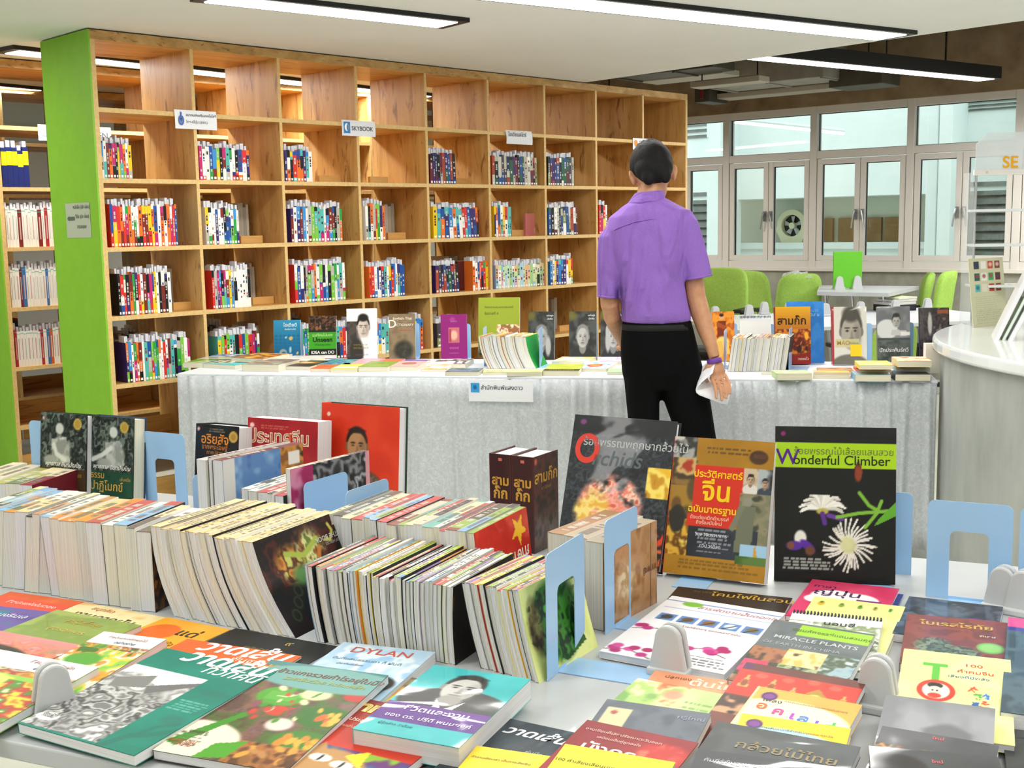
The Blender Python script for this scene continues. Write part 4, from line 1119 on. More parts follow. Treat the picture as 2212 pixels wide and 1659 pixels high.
# sign hanging on the skirt
def tpx(px, py, y=-.03):
    p = TM.inverted() @ atplane(px, py, TM @ Vector((0, y, 0)), tv); return p
a_, b_, c_ = tpx(1013, 820), tpx(1152, 820), tpx(1013, 866)
ws, hs = b_.x-a_.x, a_.z-c_.z
sign('paper_sign', None, TM @ TR(a_.x, -.036, c_.z), ws, hs, [('สำนักพิมพ์แสงดาว', ws*.19, hs*.56, hs*.27, '#3a3f46', 'LEFT')], 'white sign with blue feather logo hanging on the table skirt',
     logo=[('r', ws*.035, hs*.42, ws*.17, hs*.86, '#3b9ad6'), ('c', ws*.1, hs*.66, ws*.03, hs*.1, '#1d6aa8')], fold=.004)

# ---- art for the cloth table
def a_blue():
    A = Art(40, 60, '#1f86ae'); A.grad(0, 0, 1, 1, '#2a8fb8', '#0d5f8c'); r = random.Random(1)
    for j in range(4):
        for i in range(6): A.ell(.1+i*.16, .42+j*.09, .06, .03, '#0f6a97', .5)
    A.blobs(.1, .3, .9, .9, ['#d8b45a', '#9fc7d8'], 4, .04, .09, 2); A.ell(.35, .86, .14, .1, '#9aa9a8', .3); A.ell(.37, .88, .08, .05, '#0d5f8c', .4); return A
def a_unseen():
    A = Art(44, 62, '#1d1c16'); A.photo(0, 0, 1, .34, ['#0d0d0a', '#6a4028', '#171410', '#8a5a3a'], 7, 3); A.rect(0, .38, 1, .78, '#3c9c1e'); A.rect(0, .78, 1, .92, '#16160f'); A.rect(0, .92, 1, 1, '#e6dede'); return A
def a_portrait():
    A = Art(50, 68, '#e9e8e4'); A.photo(0, .25, .55, 1, ['#3a3330', '#4c4440', '#2a2624'], 3, 3, np.clip((.5-A.U)*5-(A.V-.6)*.4, 0, 1)); A.face(.55, .36, .33, '#c9bcb0', '#171514', '#e9e8e4', body=False, hairline=.5)
    A.ell(.33, .85, .22, .28, '#322d2a', .3); return A
def a_dict():
    A = Art(40, 58, '#7b6a50'); A.photo(0, 0, 1, 1, ['#76664c', '#86755a'], 5, 1); A.ell(.55, .8, .34, .2, '#2a2a22', .5); A.photo(.2, .62, .9, 1, ['#30302a', '#4a4a3c'], 9, 5, np.clip(1.2-np.hypot((A.U-.55)/.3, (A.V-.8)/.18), 0, 1)); return A
def a_purple():
    A = Art(40, 58, '#84196a'); A.rect(.3, .3, .7, .62, '#b8636a'); A.ell(.5, .46, .13, .1, '#d8a890', .5); A.rect(.33, .33, .4, .6, '#9a3a4a'); A.ell(.45, .12, .1, .05, '#9a3a82', .4); return A
def a_olive():
    A = Art(60, 66, '#8f9e2c'); A.photo(.45, .45, 1, .78, ['#7d8a3a', '#c98a5a', '#e0d8b8', '#a05a3a', '#6a7a3a'], 8, 3); A.rect(0, .74, 1, 1, '#2a2c26'); A.photo(0, .76, 1, 1, ['#1c1e1a', '#5a5c4a', '#8a8a6a'], 8, 8); return A
def a_oldman(k):
    A = Art(44, 60, '#3a3c3a'); A.photo(0, 0, 1, 1, ['#2c2e2c', '#4a4c4a'], 4, k); A.ell(.12, .1, .16, .09, '#6a6426', .8, .8)
    A.face(.5, .52, .36, '#a9a9a7', '#7c7c7a', '#2c2e2e', hairline=.85)
    if k == 1: A.ell(.75, .72, .1, .2, '#a6a6a4', .4)
    if k == 3: A.ell(.3, .6, .1, .24, '#a6a6a4', .4); A.ell(.26, .42, .05, .12, '#a6a6a4', .4)
    return A
def a_king():
    A = Art(36, 62, '#d9781c'); A.photo(0, 0, 1, 1, ['#c9661a', '#e8942a', '#b8541a'], 4, 2); A.ell(.42, .12, .1, .05, '#d8a070', .2); A.ell(.42, .08, .1, .03, '#2a1408', .3)
    A.poly([(.25, .2), (.6, .2), (.68, .55), (.2, .55)], '#7a2a12'); A.poly([(.2, .2), (.62, .3), (.6, .38), (.2, .3)], '#a04a1a'); A.ell(.45, .62, .3, .12, '#e8c868', .3); A.poly([(.22, .6), (.5, .6), (.45, .9), (.25, .9)], '#e0b050'); A.poly([(.4, .6), (.7, .62), (.75, .85), (.55, .85)], '#e8c060'); return A
def a_samkok():
    A = Art(50, 66, '#d9981c'); A.grad(0, 0, 1, 1, '#e0a820', '#7a1712'); A.photo(0, .4, 1, .9, ['#a83a14', '#e08a24', '#5a1810', '#c85a1a'], 7, 4, np.full(A.U.shape, .8)); A.blobs(.2, .5, .9, .75, ['#5a1a10', '#f0a830', '#3a120c'], 18, .03, .09, 3); A.rect(0, .82, 1, 1, '#8a1a14', .8); return A
def a_mao():
    A = Art(54, 70, '#d5d2c8'); A.face(.55, .42, .5, '#a9a294', '#4a463e', '#6a665a', hairline=.42, body=False); A.ell(.5, 1.02, .55, .2, '#6d695e', .15); A.rect(.1, .56, .78, .7, '#c9bf8e', .85); A.rect(0, 0, .05, 1, '#a8242a'); return A
def a_writer():
    A = Art(48, 68, '#76787a'); A.photo(0, 0, 1, 1, ['#6a6c6e', '#8a8c8e'], 3, 1); A.ell(.3, .42, .32, .18, '#d6d6d2', .15); A.face(.58, .27, .2, '#b0aca6', '#2a2a2a', '#d6d6d2', body=False); A.poly([(.45, .42), (.9, .45), (.9, .55), (.4, .52)], '#c2c0bc'); A.rect(0, .58, 1, 1, '#3c4440'); A.photo(0, .62, 1, 1, ['#343c38', '#59605a'], 5, 2); A.rect(.7, .47, .98, .53, '#e8e6e0'); return A
def a_darkshow():
    A = Art(40, 60, '#2a2224'); A.photo(0, 0, 1, 1, ['#1e1a1c', '#43383a', '#2a2426', '#6a5a52'], 6, 7); A.ell(.35, .3, .07, .2, '#b8b4b0', .4); A.rect(.6, .05, .95, .12, '#a8542a', .8); A.rect(0, .8, 1, 1, '#4a2024', .7); return A
def a_mix(cols, n=5, seed=0, band=None, w=36, h=44):
    A = Art(w, h, cols[0]); A.photo(0, 0, 1, 1, cols, n, seed)
    if band: A.rect(0, band[0], 1, band[1], band[2])
    return A
T = lambda s, u, v, z, c, **o: (s, u, v, z, c, o)
def S(label, a, b, h, t, lean=8, **k): return stand(label, a, b, h*KS, t*KS, lean, **k)
S('turquoise book with Thai title, standing at the end of the cloth table by the bookcase', (592, 775), (650, 774), .215, .02, art=a_blue(), cover='#1f86ae', texts=[T('ไอเดียดี', .62, .17, .17, '#e8f2f4'), T('ต้องใส่ความคิด', .62, .26, .07, '#e8f2f4')])
S('green and black book titled Unseen Viewpoint standing on the cloth table', (668, 776), (727, 775), .24, .018, art=a_unseen(), cover='#1d1c16', texts=[T('มุมที่คนไม่มอง', .5, .48, .13, '#b8d890'), T('Unseen', .5, .61, .24, '#10200a', b=.03), T('Viewpoint', .5, .7, .11, '#1c4a10', sx=1.3), T('IDEA can DO', .5, .89, .15, '#f0f0ea', b=.02)])
S('white book with a dark-haired portrait standing on the cloth table', (750, 780), (815, 779), .285, .022, art=a_portrait(), cover='#e9e8e4', texts=[T('PORTRAIT OF', .45, .72, .075, '#8a7a30'), T('EXCELLENCE', .47, .78, .085, '#8a7a30'), T('เปิดโลกความคิด', .5, .91, .07, '#5a5650')])
S('brown English-Thai dictionary standing on the cloth table', (841, 778), (898, 777), .25, .03, art=a_dict(), cover='#7b6a50', texts=[T('English-Thai', .52, .13, .15, '#d9d2c0'), T('D', .13, .3, .42, '#e8e4d6'), T('ICTIONARY', .6, .27, .13, '#d9d2c0'), T('NEW EDITION', .6, .38, .08, '#b0452e')])
S('purple book with a small red picture standing on the cloth table', (953, 780), (1010, 779), .25, .025, art=a_purple(), cover='#84196a', texts=[T('๑๐๐๙', .5, .76, .16, '#b85aa4'), T('หนังสือดี', .5, .17, .07, '#b070a4'), T('โดยสำนักพิมพ์', .5, .86, .06, '#b070a4')])
S('olive green book with a stilt house picture, standing highest on the cloth table', (1033, 772), (1122, 772), .33, .02, art=a_olive(), cover='#8f9e2c', texts=[T('วิทยาการและมรดกประเพณี', .5, .18, .065, '#3a4416'), T('รัชกาลที่ ๕', .32, .29, .085, '#3a4416')])
P3 = [((1141, 778), (1198, 778)), ((1229, 778), (1288, 778)), ((1297, 778), (1352, 778))]
for k, (b0, b1) in enumerate(P3):
    S('dark book with a grey-haired man on its cover, %s' % ('behind the row of small paperbacks', 'standing free between two like it', 'half hidden by the man in purple')[k], b0, b1, .26, .018, art=a_oldman(k+1), cover='#34363a', texts=[T('แห่งยุค', .82, .1, .09, '#d8d8d4'), T('นักคิด', .82, .17, .09, '#d8d8d4')], group='dark books with the same grey-haired man')
S('orange book with a standing man in old dress beside the row of paperbacks', (1541, 782), (1588, 781), .26, .018, art=a_king(), cover='#d9781c')
A = Art(40, 30, '#dcd9d2'); A.textlines(.3, .4, .75, .95, 7, '#a8a49a', 2, .6)
cal = S('blank white spiral calendar standing behind the row of paperbacks', (1600, 772), (1668, 771), .2, .006, lean=14, art=A, cover='#dcd9d2', name='desk_calendar', cat='calendar')
cb = MB(); cw = (atz(1668, 771, TZ)-atz(1600, 772, TZ)).length
for k in range(22): cb.tube([(cw*(k+.5)/22, .193, .009), (cw*(k+.5)/22, .203, .009), (cw*(k+.5)/22, .206, .002), (cw*(k+.5)/22, .203, -.004)], .0014, 5)
obj('spiral_binding', cb, DARKSLOT, cal)['kind'] = 'stuff'
S('orange and red Three Kingdoms book standing before a blue one', (1676, 790), (1752, 789), .29, .045, art=a_samkok(), cover='#8a1a14', spine='#7a1712', texts=[T('สามก๊ก', .47, .31, .3, '#2a1a08', b=.02), T('สามก๊ก', .46, .3, .3, '#6a4a10', b=.0), T('วรรณไว', .78, .93, .1, '#e8c8b0')])
S('large bright blue book standing behind the Three Kingdoms book', (1702, 787), (1781, 786), .315, .02, cover='#2f7fd0', art=a_mix(['#2a78c8', '#3a8ad8'], 5, 3), texts=[T('วิเศษ', .75, .24, .13, '#8fc0e8'), T('ประวัติ', .72, .17, .1, '#6aa8e0')])
S('pale book with a large face and a yellow sticker, titled MAO', (1799, 790), (1873, 789), .29, .03, art=a_mao(), cover='#d5d2c8', spine='#a8242a', gloss=WRAP, texts=[T('MAO', .32, .66, .17, '#a8842e'), T('ชีวิตไม่มีใครรู้', .62, .645, .055, '#7a6a3a')], sticker=(.52, .66, .84, .86, '#f2c81e'))
S('grey book with a man writing at a desk on its cover', (1896, 782), (1967, 781), .28, .018, art=a_writer(), cover='#76787a', gloss=WRAP, texts=[T('นักประพันธ์กวี', .5, .83, .16, '#e0e0dc', b=.015)])
S('dark book with pale figures standing next to the round counter', (1988, 784), (2052, 783), .275, .018, art=a_darkshow(), cover='#2a2224', gloss=WRAP)
for i, (b0, b1, h, d, lab) in enumerate((((612, 770), (656, 769), .19, .1, 'behind the turquoise book'), ((855, 772), (908, 771), .19, .1, 'behind the brown dictionary'), ((965, 774), (1018, 773), .19, .1, 'behind the purple book'), ((1250, 773), (1291, 772), .19, .1, 'behind the free-standing portrait book'), ((1548, 776), (1592, 775), .19, .1, 'behind the orange book'), ((1834, 784), (1883, 783), .2, .1, 'behind the book titled MAO'), ((1930, 776), (1972, 775), .19, .1, 'behind the grey writer book'), ((1630, 768), (1672, 767), .17, .1, 'behind the spiral calendar'))):
    bookend_px('pale blue bookend %s' % lab, b0, b1, h*KS, d*KS, hole=False)
def nm(txt): return lambda i, n, c: '%s paperback, %s along %s' % (c, ORD[i], txt)
SMALL = ['#e9d9a8', '#f2ece0', '#d6dcd2', '#8fb04a', '#6f9cc0', '#c88a5a', '#5a5550', '#d98a3a', '#e8d24a', '#c24a4a']
bd_ = tv*.9+tu*.35
row('paperback', nm('the spine-up row on the cloth table before the olive book'), (1057, 797), (1160, 796), bd_, 17, .165*KS, .2*KS, SMALL, [PG_C, PG_C, PG_W, PG_C], lean=-.05, curve=-.011, seed=4, group='small paperbacks in the row before the olive book', lastcol='#2f9e44')
row('paperback', nm('the spine-up row before the spiral calendar'), (1571, 803), (1697, 802), bd_, 19, .165*KS, .2*KS, SMALL, [PG_C, PG_C, PG_G, PG_C, PG_W], lean=.02, curve=.0, seed=5, group='small paperbacks in the row before the spiral calendar')
def yzend(label, F, B, h, base=None):
    b, r = atz(*F, TZ), atz(*B, TZ); x = (r-b); w = min(x.length, .15); x.normalize(); h = h*KS
    return bookend(label, frame((b.x, b.y, TZ+.0005), x, Vector((-x.y, x.x, 0))), w, h, .08, False, foot=-1)
yzend('pale blue bookend closing the row of paperbacks before the olive book', (1166, 795), (1180, 778), .2)
yzend('pale blue bookend starting the row of paperbacks before the olive book', (1046, 792), (1060, 776), .2)
yzend('grey-blue bookend closing the row of paperbacks before the calendar', (1704, 800), (1716, 784), .2)
yzend('grey-blue bookend starting the row of paperbacks before the calendar', (1564, 798), (1576, 780), .19)
# ---- books lying flat on the cloth table: label, BL, BR, t, L, zb, zf, art/cover, texts
def FL(label, BL, BR, t, Lr, cov, art=None, texts=(), zb=0., zf=0., pages='c', gl=PRINT, **k):
    q = 1.0 if KS == 1.0 or BL[1] > 786 else 1.25
    return flat(label, BL, BR, t*KS*q, L=Lr*KS*q, zb=zb*KS*q, zf=zf*KS*q, art=art, cover=cov, texts=texts, pages=pages, gloss=gl, **k)
def bird():
    A = Art(36, 40, '#4fc2c8'); A.ell(.45, .4, .3, .06, '#8a9a9a', .5, 1, .3); A.ell(.5, .42, .13, .1, '#d8d8cc', .4); A.ell(.3, .4, .2, .05, '#5f7070', .6, 1, -.3); A.line([(.6, .5), (.75, .6), (.55, .7)], .015, '#3a6a70'); return A
def glow(): 
    A = Art(36, 40, '#2c2420'); A.photo(0, 0, 1, 1, ['#2a2320', '#4a3a30', '#241d1a'], 4, 2); A.ell(.5, .38, .33, .16, '#d89a50', 1.2); A.ell(.5, .38, .18, .07, '#f2dca0', 1.); return A
def zebra():
    A = Art(44, 40, '#d8d6d4'); A.rect(0, .45, 1, 1, '#585a52'); A.poly([(0, .45), (.5, .45), (.42, 1), (0, 1)], '#7cc43a')
    for k in range(5): A.poly([(.1+.2*k, 1), (.2+.2*k, 1), (.42+.14*k, .62), (.34+.14*k, .62)], '#efefe8')
    A.rect(.1, .08, .7, .2, '#b8948c', .5); return A
# second rank first
FL('blue and white book lying in the second rank at the table end', (470, 765), (543, 765), .018, .2, '#dfe6f0', a_mix(['#2f5fb8', '#e8eef4', '#8fb0e0'], 3, 2))
FL('grey thick book lying under the orange one near the turquoise book', (570, 760), (632, 764), .022, .2, '#6a6a70', None)
FL('orange book with a brown picture lying on the grey thick book', (557, 762), (625, 764), .018, .2, '#e8942a', a_mix(['#e89a2a', '#f0b850', '#8a5a30', '#e8942a'], 4, 6), zb=.02, zf=.02)
FL('white book lying before the Unseen Viewpoint book', (636, 768), (702, 769), .02, .19, '#e8e8e6', a_mix(['#e9e8e6', '#d8d2cc'], 3, 4))
FL('pale turquoise book lying behind the dark book with a glow', (716, 776), (784, 776), .016, .19, '#7fb8b4', a_mix(['#6fb0b4', '#3d7a9a', '#8fc49a'], 4, 2))
FL('pink book lying behind the olive green flat book', (783, 774), (832, 774), .018, .19, '#dfa0ac')
FL('coral book lying behind the pale pink flat book', (834, 775), (876, 775), .018, .19, '#e0705a')
FL('lilac book lying behind the pink flat book with a round picture', (880, 776), (930, 777), .012, .19, '#7d6aa8')
FL('white book lying behind the blue-grey flat book', (952, 775), (1024, 775), .02, .19, '#ececea', a_mix(['#ecebe8', '#dcdad6', '#4a4a4a', '#ececea'], 4, 8))
FL('yellow and white book lying before the free-standing portrait book', (1215, 770), (1288, 771), .014, .19, '#f0c83a', a_mix(['#f2d04a', '#f4f2ea', '#e8a83a'], 3, 3))
FL('white book with violet print lying half behind the man', (1290, 771), (1345, 770), .014, .19, '#e8e6ec', a_mix(['#e9e8ee', '#b8a0c8'], 4, 3))
# front rank
FL('white book with green zebra-stripe picture lying at the table corner', (446, 770), (545, 770), .022, .24, '#d8d6d4', zebra(), gl=WRAP)
FL('turquoise book with a bird lying on the cloth table', (510, 774), (578, 777), .018, .215, '#4fc2c8', bird())
FL('thick grey-brown book lying beside the bird book', (571, 775), (647, 776), .03, .2, '#8a8f80', a_mix(['#7d8a7a', '#8a6a58', '#a8a89c', '#7f8f80'], 3, 7))
FL('dark book with a glowing picture lying on the cloth table', (646, 778), (715, 779), .016, .215, '#2c2420', glow())
FL('red-orange book lying between the glowing one and a yellow one', (703, 784), (750, 784), .014, .2, '#e05a3a', a_mix(['#e25c3a', '#e8744a'], 3, 3), [T('หิมะตก', .5, .6, .16, '#a83018')])
FL('yellow-banded book lying beside the red-orange one', (745, 784), (799, 784), .016, .2, '#e8d84a', a_mix(['#e8d84a', '#eee07a'], 3, 3, (.62, .85, '#e8e4d4')))
FL('olive green book lying beside the yellow-banded one', (802, 780), (864, 780), .022, .2, '#7f9a3a', a_mix(['#7f9a3a', '#8aa44a'], 3, 3), [T('พรรณไม้', .4, .45, .14, '#b85a3a')])
def pinkr():
    A = Art(34, 38, '#eaa8a2'); A.ell(.55, .42, .24, .2, '#8a5a48', .12); A.ell(.55, .42, .2, .16, '#a87860', .2); return A
FL('pale pink book with a round picture lying beside the olive one', (861, 780), (922, 780), .018, .2, '#eaa8a2', pinkr())
FL('orange and white book lying beside the pale pink one', (926, 788), (982, 788), .014, .18, '#e8a04a', a_mix(['#e9e6de', '#e8a04a', '#eceae4', '#b8c4d0'], 3, 12))
FL('blue-grey book lying under a cream one before the paperbacks', (975, 795), (1045, 795), .02, .15, '#4a5a6c', a_mix(['#4a5a6c', '#7a8a94', '#3a4654'], 5, 2))
FL('cream and olive book lying before the row of paperbacks', (1045, 798), (1108, 797), .014, .13, '#b8b48a', a_mix(['#c9c49a', '#a8a878', '#d8d4b0'], 4, 2))
FL('thick pale green book lying before the row of paperbacks', (1104, 797), (1178, 797), .02, .14, '#b8bc8a', a_mix(['#c4c49a', '#aab07a'], 4, 5))
FL('lime book with a dark band lying before the free-standing portrait book', (1188, 786), (1262, 786), .02, .23, '#a9b43a', a_mix(['#a9b43a', '#bcc45a'], 3, 2, (.72, .98, '#4a4a22')), [T('ดาราศาสตร์', .5, .9, .15, '#d8d890')])
def fuji():
    A = Art(40, 42, '#e4e8ec'); A.blobs(.05, .1, .95, .9, ['#8fb4d0', '#5a94c0', '#a8c8dc', '#7fa8c8'], 14, .06, .12, 2); A.ell(.5, .55, .22, .2, '#d83a2a', .2); A.ell(.5, .52, .16, .1, '#f0a04a', .3); A.rect(0, .92, 1, 1, '#c8ccd0'); return A
FL('white book with blue pictures round a red sign, lying beside the man', (1264, 781), (1334, 782), .014, .23, '#e4e8ec', fuji())
FL('pale green book lying half behind the man', (1316, 796), (1362, 796), .014, .15, '#a8c49a')
for args in (('thin green book lying lowest by the man\'s papers', (1644, 803), (1690, 803), .014, .12, '#c9d2b8', a_mix(['#d6dcc8', '#b8c8a0'], 3, 2)),
             ('green book lying open-edged on the thin green one', (1667, 800), (1742, 799), .03, .13, '#a8c088', a_mix(['#c9d2a8', '#a8b880', '#e0e0c8'], 3, 4)),
             ('brown and orange book lying before the blue book', (1764, 794), (1838, 794), .014, .16, '#b07a4a', a_mix(['#8a5a3a', '#d8904a', '#5f8ab0'], 4, 3)),
             ('yellow book with grey mountains lying near the city books', (1757, 800), (1834, 801), .022, .14, '#e8b84a', a_mix(['#e8b84a', '#ecc46a'], 3, 2, (.55, .95, '#9a8a80')))): FL(*args)
CITY = lambda c0, c1, s: a_mix([c0, c0, c1], 5, s, (.45, .7, '#3a3a42'))
FL('blue book lowest in the pile with a red skyline cover', (1838, 801), (1913, 801), .03, .15, '#8fb4c4')
FL('red book with a dark skyline lying on the blue one', (1843, 791), (1914, 791), .012, .15, '#e0685c', CITY('#e0685c', '#e88a7a', 3), [], .03, .03)
FL('yellow book on top of the red skyline book', (1846, 779), (1916, 779), .016, .14, '#e8d040', a_mix(['#e8d040', '#f0e8a0'], 3, 3), [T('เก้าสิบ', .5, .4, .2, '#8a4a2a')], .045, .045)
FL('dark striped book lowest in the pile next to the counter', (1922, 800), (1996, 800), .03, .15, '#4a5058')
FL('rainbow-striped book in the pile next to the counter', (1924, 787), (1996, 787), .016, .15, '#8ac4cc', a_mix(['#8ac4cc', '#e8c84a', '#d86a4a', '#8ac4cc'], 2, 3), [], .03, .03)
FL('cream book with a red horizon topmost in the pile next to the counter', (1926, 770), (1997, 770), .022, .15, '#e8d89a', a_mix(['#e8d89a', '#f0e4b0', '#c8644a'], 3, 4), [], .048, .048)
S('cream book standing against the round counter', (1999, 808), (2034, 808), .14, .06, lean=2, cover='#ece8dc', hard=False, texts=[T('จีน', .55, .2, .2, '#5a3a30')])
# ================================================================== ROUND COUNTER AND WHAT STANDS ON IT
CC, CR, CZ = Vector((3.45, 4.47)), 1.74, 1.0
cn = empty('counter', TR(CC.x, CC.y, 0), label='round concrete-faced counter with a white stone top', cat='counter')
def disc(r, z0, z1, n=96): return MB().prism([(r*math.cos(2*math.pi*k/n), r*math.sin(2*math.pi*k/n)) for k in range(n)], z0, z1)
obj('counter_top', disc(CR, CZ-.05, CZ), STONE, cn, bevel=.012, seg=3, smooth=False)
obj('counter_body', disc(CR-.035, 0, CZ-.05), CONCG, cn)
# brochure board with small covers
p0, p1 = atz(2103, 708, CZ), atz(2176, 700, CZ)
bw = (p1-p0).length; ax = (p1-p0).normalized()
Mb = frame((p0.x, p0.y, CZ), ax, Vector((-ax.y, ax.x, 0))*.12+Vector((0, 0, 1)))
bh = .315
A = Art(60, 100, '#c9c7a6')
r = random.Random(2); cs = ['#27364f', '#e8e4dc', '#b8432f', '#7d2a22', '#1f5a5a', '#e4e6e2', '#2fa06a', '#6a1f28', '#5fb0b4', '#d8d4c0', '#c03a2a', '#8a2f22']
for j in range(3):
    for i in range(4):
        u, v = .14+i*.2, .05+j*.165; A.rect(u, v, u+.15, v+.115, cs[j*4+i]); A.ell(u+.07, v+.05, .05, .03, r.choice(cs), .6, .7)
A.textlines(.1, .56, .92, .97, 14, '#b3b090', 3)
bb = obj('brochure_board', MB().box(0, 0, -.004, bw, bh, 0), mat('beige_card', '#c9c7a6', .6), M=Mb, label='beige board printed with rows of small book covers on the counter', cat='board')
link('front_print', art_mesh('front_print', A, lambda U, V: np.stack([U*bw, (1-V)*bh, np.full_like(U, .0006)], -1), PRINT), bb)
# thick magazines leaning on the counter
q0 = atz(2140, 735, CZ)
for k, (c, lean, off, th) in enumerate((('#e9e7ea', .40, 0, .02), ('#9fc19a', .42, .026, .012), ('#c9cad0', .43, .042, .02))):
    M = Matrix.Translation((q0.x+off+.01, q0.y-.02*k, CZ)) @ Matrix.Rotation(math.radians(-20), 4, 'Z') @ Matrix.Rotation(lean, 4, 'Y')
    mb = MB().box(0, 0, 0, .0015, .21, .29, 0, lin(c)).box(th-.0015, 0, 0, th, .21, .29, 0, lin(c)).box(0, .2085, 0, th, .21, .29, 0, lin(c))
    o = obj('leaning_book', mb, GLOSS, M=M, label=('white brochure leaning foremost on the counter', 'pale green book leaning second on the counter', 'grey book leaning last against the blue bookend')[k], cat='book')
    obj('page_block', MB().box(.0016, .002, .001, th-.0016, .207, .288), PAPER, o)
# clear display rack with header sign
r0 = atz(2090, 702, CZ); rw = .95; axr = Vector((math.cos(-.12), math.sin(-.12), 0))
MR = frame((r0.x, r0.y, CZ), axr, Vector((-axr.y, axr.x, 0)))
def rz(py): return atplane(2120, py, r0, MR.col[1].to_3d()).z-CZ
rk = empty('display_rack', MR, label='clear acrylic display rack with white shelves standing on the counter', cat='rack')
SIDEP = mat('thin_acrylic_side', '#d5dcdc', .3); P(SIDEP).inputs['Alpha'].default_value = .22
sp = []
for k in range(11):
    a = k/10*math.pi/2; sp.append((.12*(1-math.sin(a)) if k else .12, rz(372)-.12*(1-math.cos(a))*.0))
zt = rz(372)
prof = [(0, 0), (.0, zt*.55), (.01, zt*.75), (.03, zt*.88), (.06, zt*.96), (.08, zt), (.20, zt), (.20, 0)]
for x in (0, rw):
    obj('side_panel', MB().add([(x-.003, y-.06, z) for y, z in prof]+[(x+.003, y-.06, z) for y, z in prof], [tuple(range(8)), tuple(range(8, 16))[::-1]]+[(i, 8+i, 8+(i+1) % 8, (i+1) % 8) for i in range(8)]), SIDEP, rk)
xp = (MR.inverted() @ atplane(2119, 450, r0, MR.col[1].to_3d())).x
for x in (xp, rw-.05): obj('post', MB().tube([(x, .1, 0), (x, .1, zt)], .006, 10), CHROME, rk)
for py in (455, 530, 618):
    obj('rack_shelf', MB().box(.012, -.04, rz(py)-.006, rw-.012, .12, rz(py)+.006), STONE, rk, bevel=.002)
obj('header_bar', MB().box(xp-.012, .09, zt-.012, rw, .11, zt+.014), ALU, rk, bevel=.002)
x2 = (MR.inverted() @ atplane(2135, 340, r0, MR.col[1].to_3d())).x
hd = obj('header_panel', MB().prism([(x2-.03, .0), (rw, .0), (rw, .17), (x2+.02, .17), (x2-.03, .12)], -.003, .003), FROST, rk, M=Matrix.Translation((0, .1, zt+.014)) @ Matrix.Rotation(math.pi/2, 4, 'X'))
sc = MB(); sc.tube([(x2+.02, .088, zt+.002), (x2+.02, .092, zt+.002)], .006, 10); obj('screw', sc, CHROME, rk)
tm = MB(); xs = (MR.inverted() @ atplane(2178, 352, r0, MR.col[1].to_3d())).x
text_mb(tm, 'SE', frame((xs, .094, zt+.022), (1, 0, 0), (0, 0, 1)), .075, '#e8a81c', 'LEFT', .02)
obj('lettering', tm, INK, hd) if False else obj('sign_lettering', tm, INK, rk)
# blue bookend on the counter
# ================================================================== THE MAN AT THE CLOTH TABLE
PY, KP = 4.72, .908
class PMB(MB):
    def tube(s, pts, r, *a, **k):
        r = [tuple(q*KP for q in x) if isinstance(x, tuple) else x*KP for x in r] if isinstance(r, (list, tuple)) else r*KP
        return MB.tube(s, pts, r, *a, **k)
    def ell(s, c, r, *a, **k): return MB.ell(s, c, tuple(q*KP for q in r), *a, **k)
def PP(px, py, dy=0.0): return aty(px, py, PY+dy*KP)
SKIN = simple_noise_mat('tan_skin', [(.3, '#b98462'), (.7, '#c8936f')], 40, .5)
P(SKIN).inputs['Subsurface Weight'].default_value = .08; P(SKIN).inputs['Subsurface Radius'].default_value = (.02, .008, .004)
HAIR = mat('short_black_hair', '#0a090a', .7, spec=.25)
hv = coords(HAIR, (220, 220, 30)); bump(HAIR, noise(HAIR, hv, 1, 3), .6, .004)
SHIRT = mat('purple_woven_shirt', '#8a64b8', .8, spec=.25)
sf = noise(SHIRT, coords(SHIRT, (260, 260, 260)), 1, 2)
L(SHIRT, ramp(SHIRT, sf, [(.3, '#8660b4'), (.7, '#9069be')]), P(SHIRT).inputs['Base Color'])
bump(SHIRT, noise(SHIRT, coords(SHIRT, (8, 8, 2.6)), 1, 2, .45, 1.0), .9, .06)
TROU = mat('black_trousers', '#08080a', .85, spec=.1)
bump(TROU, noise(TROU, coords(TROU, (14, 14, 5)), 1, 3, .5, .8), .4, .02)
def smoothed(o, vox, it=6):
    r = o.modifiers.new('remesh', 'REMESH'); r.mode = 'VOXEL'; r.voxel_size = vox; r.use_smooth_shade = True
    s = o.modifiers.new('smooth', 'SMOOTH'); s.factor = .5; s.iterations = it
    return o
def ring2(a, b, d, dyc=0.0, n=28, e=.85):
    """ring through a left and a right picture point, depth radius d"""
    A_, B_ = PP(*a, dyc), PP(*b, dyc); c = (A_+B_)/2; h = (B_-A_)/2; out = []
    for k in range(n):
        t = 2*math.pi*k/n; ca, sa = math.cos(t), math.sin(t)
        out.append(c+h*math.copysign(abs(ca)**e, ca)+Vector((0, d*KP*math.copysign(abs(sa)**e, sa), 0)))
    return out
man = empty('person', Matrix.Identity(4), label='man in a purple short-sleeved shirt and black trousers reading at the cloth table', cat='person')
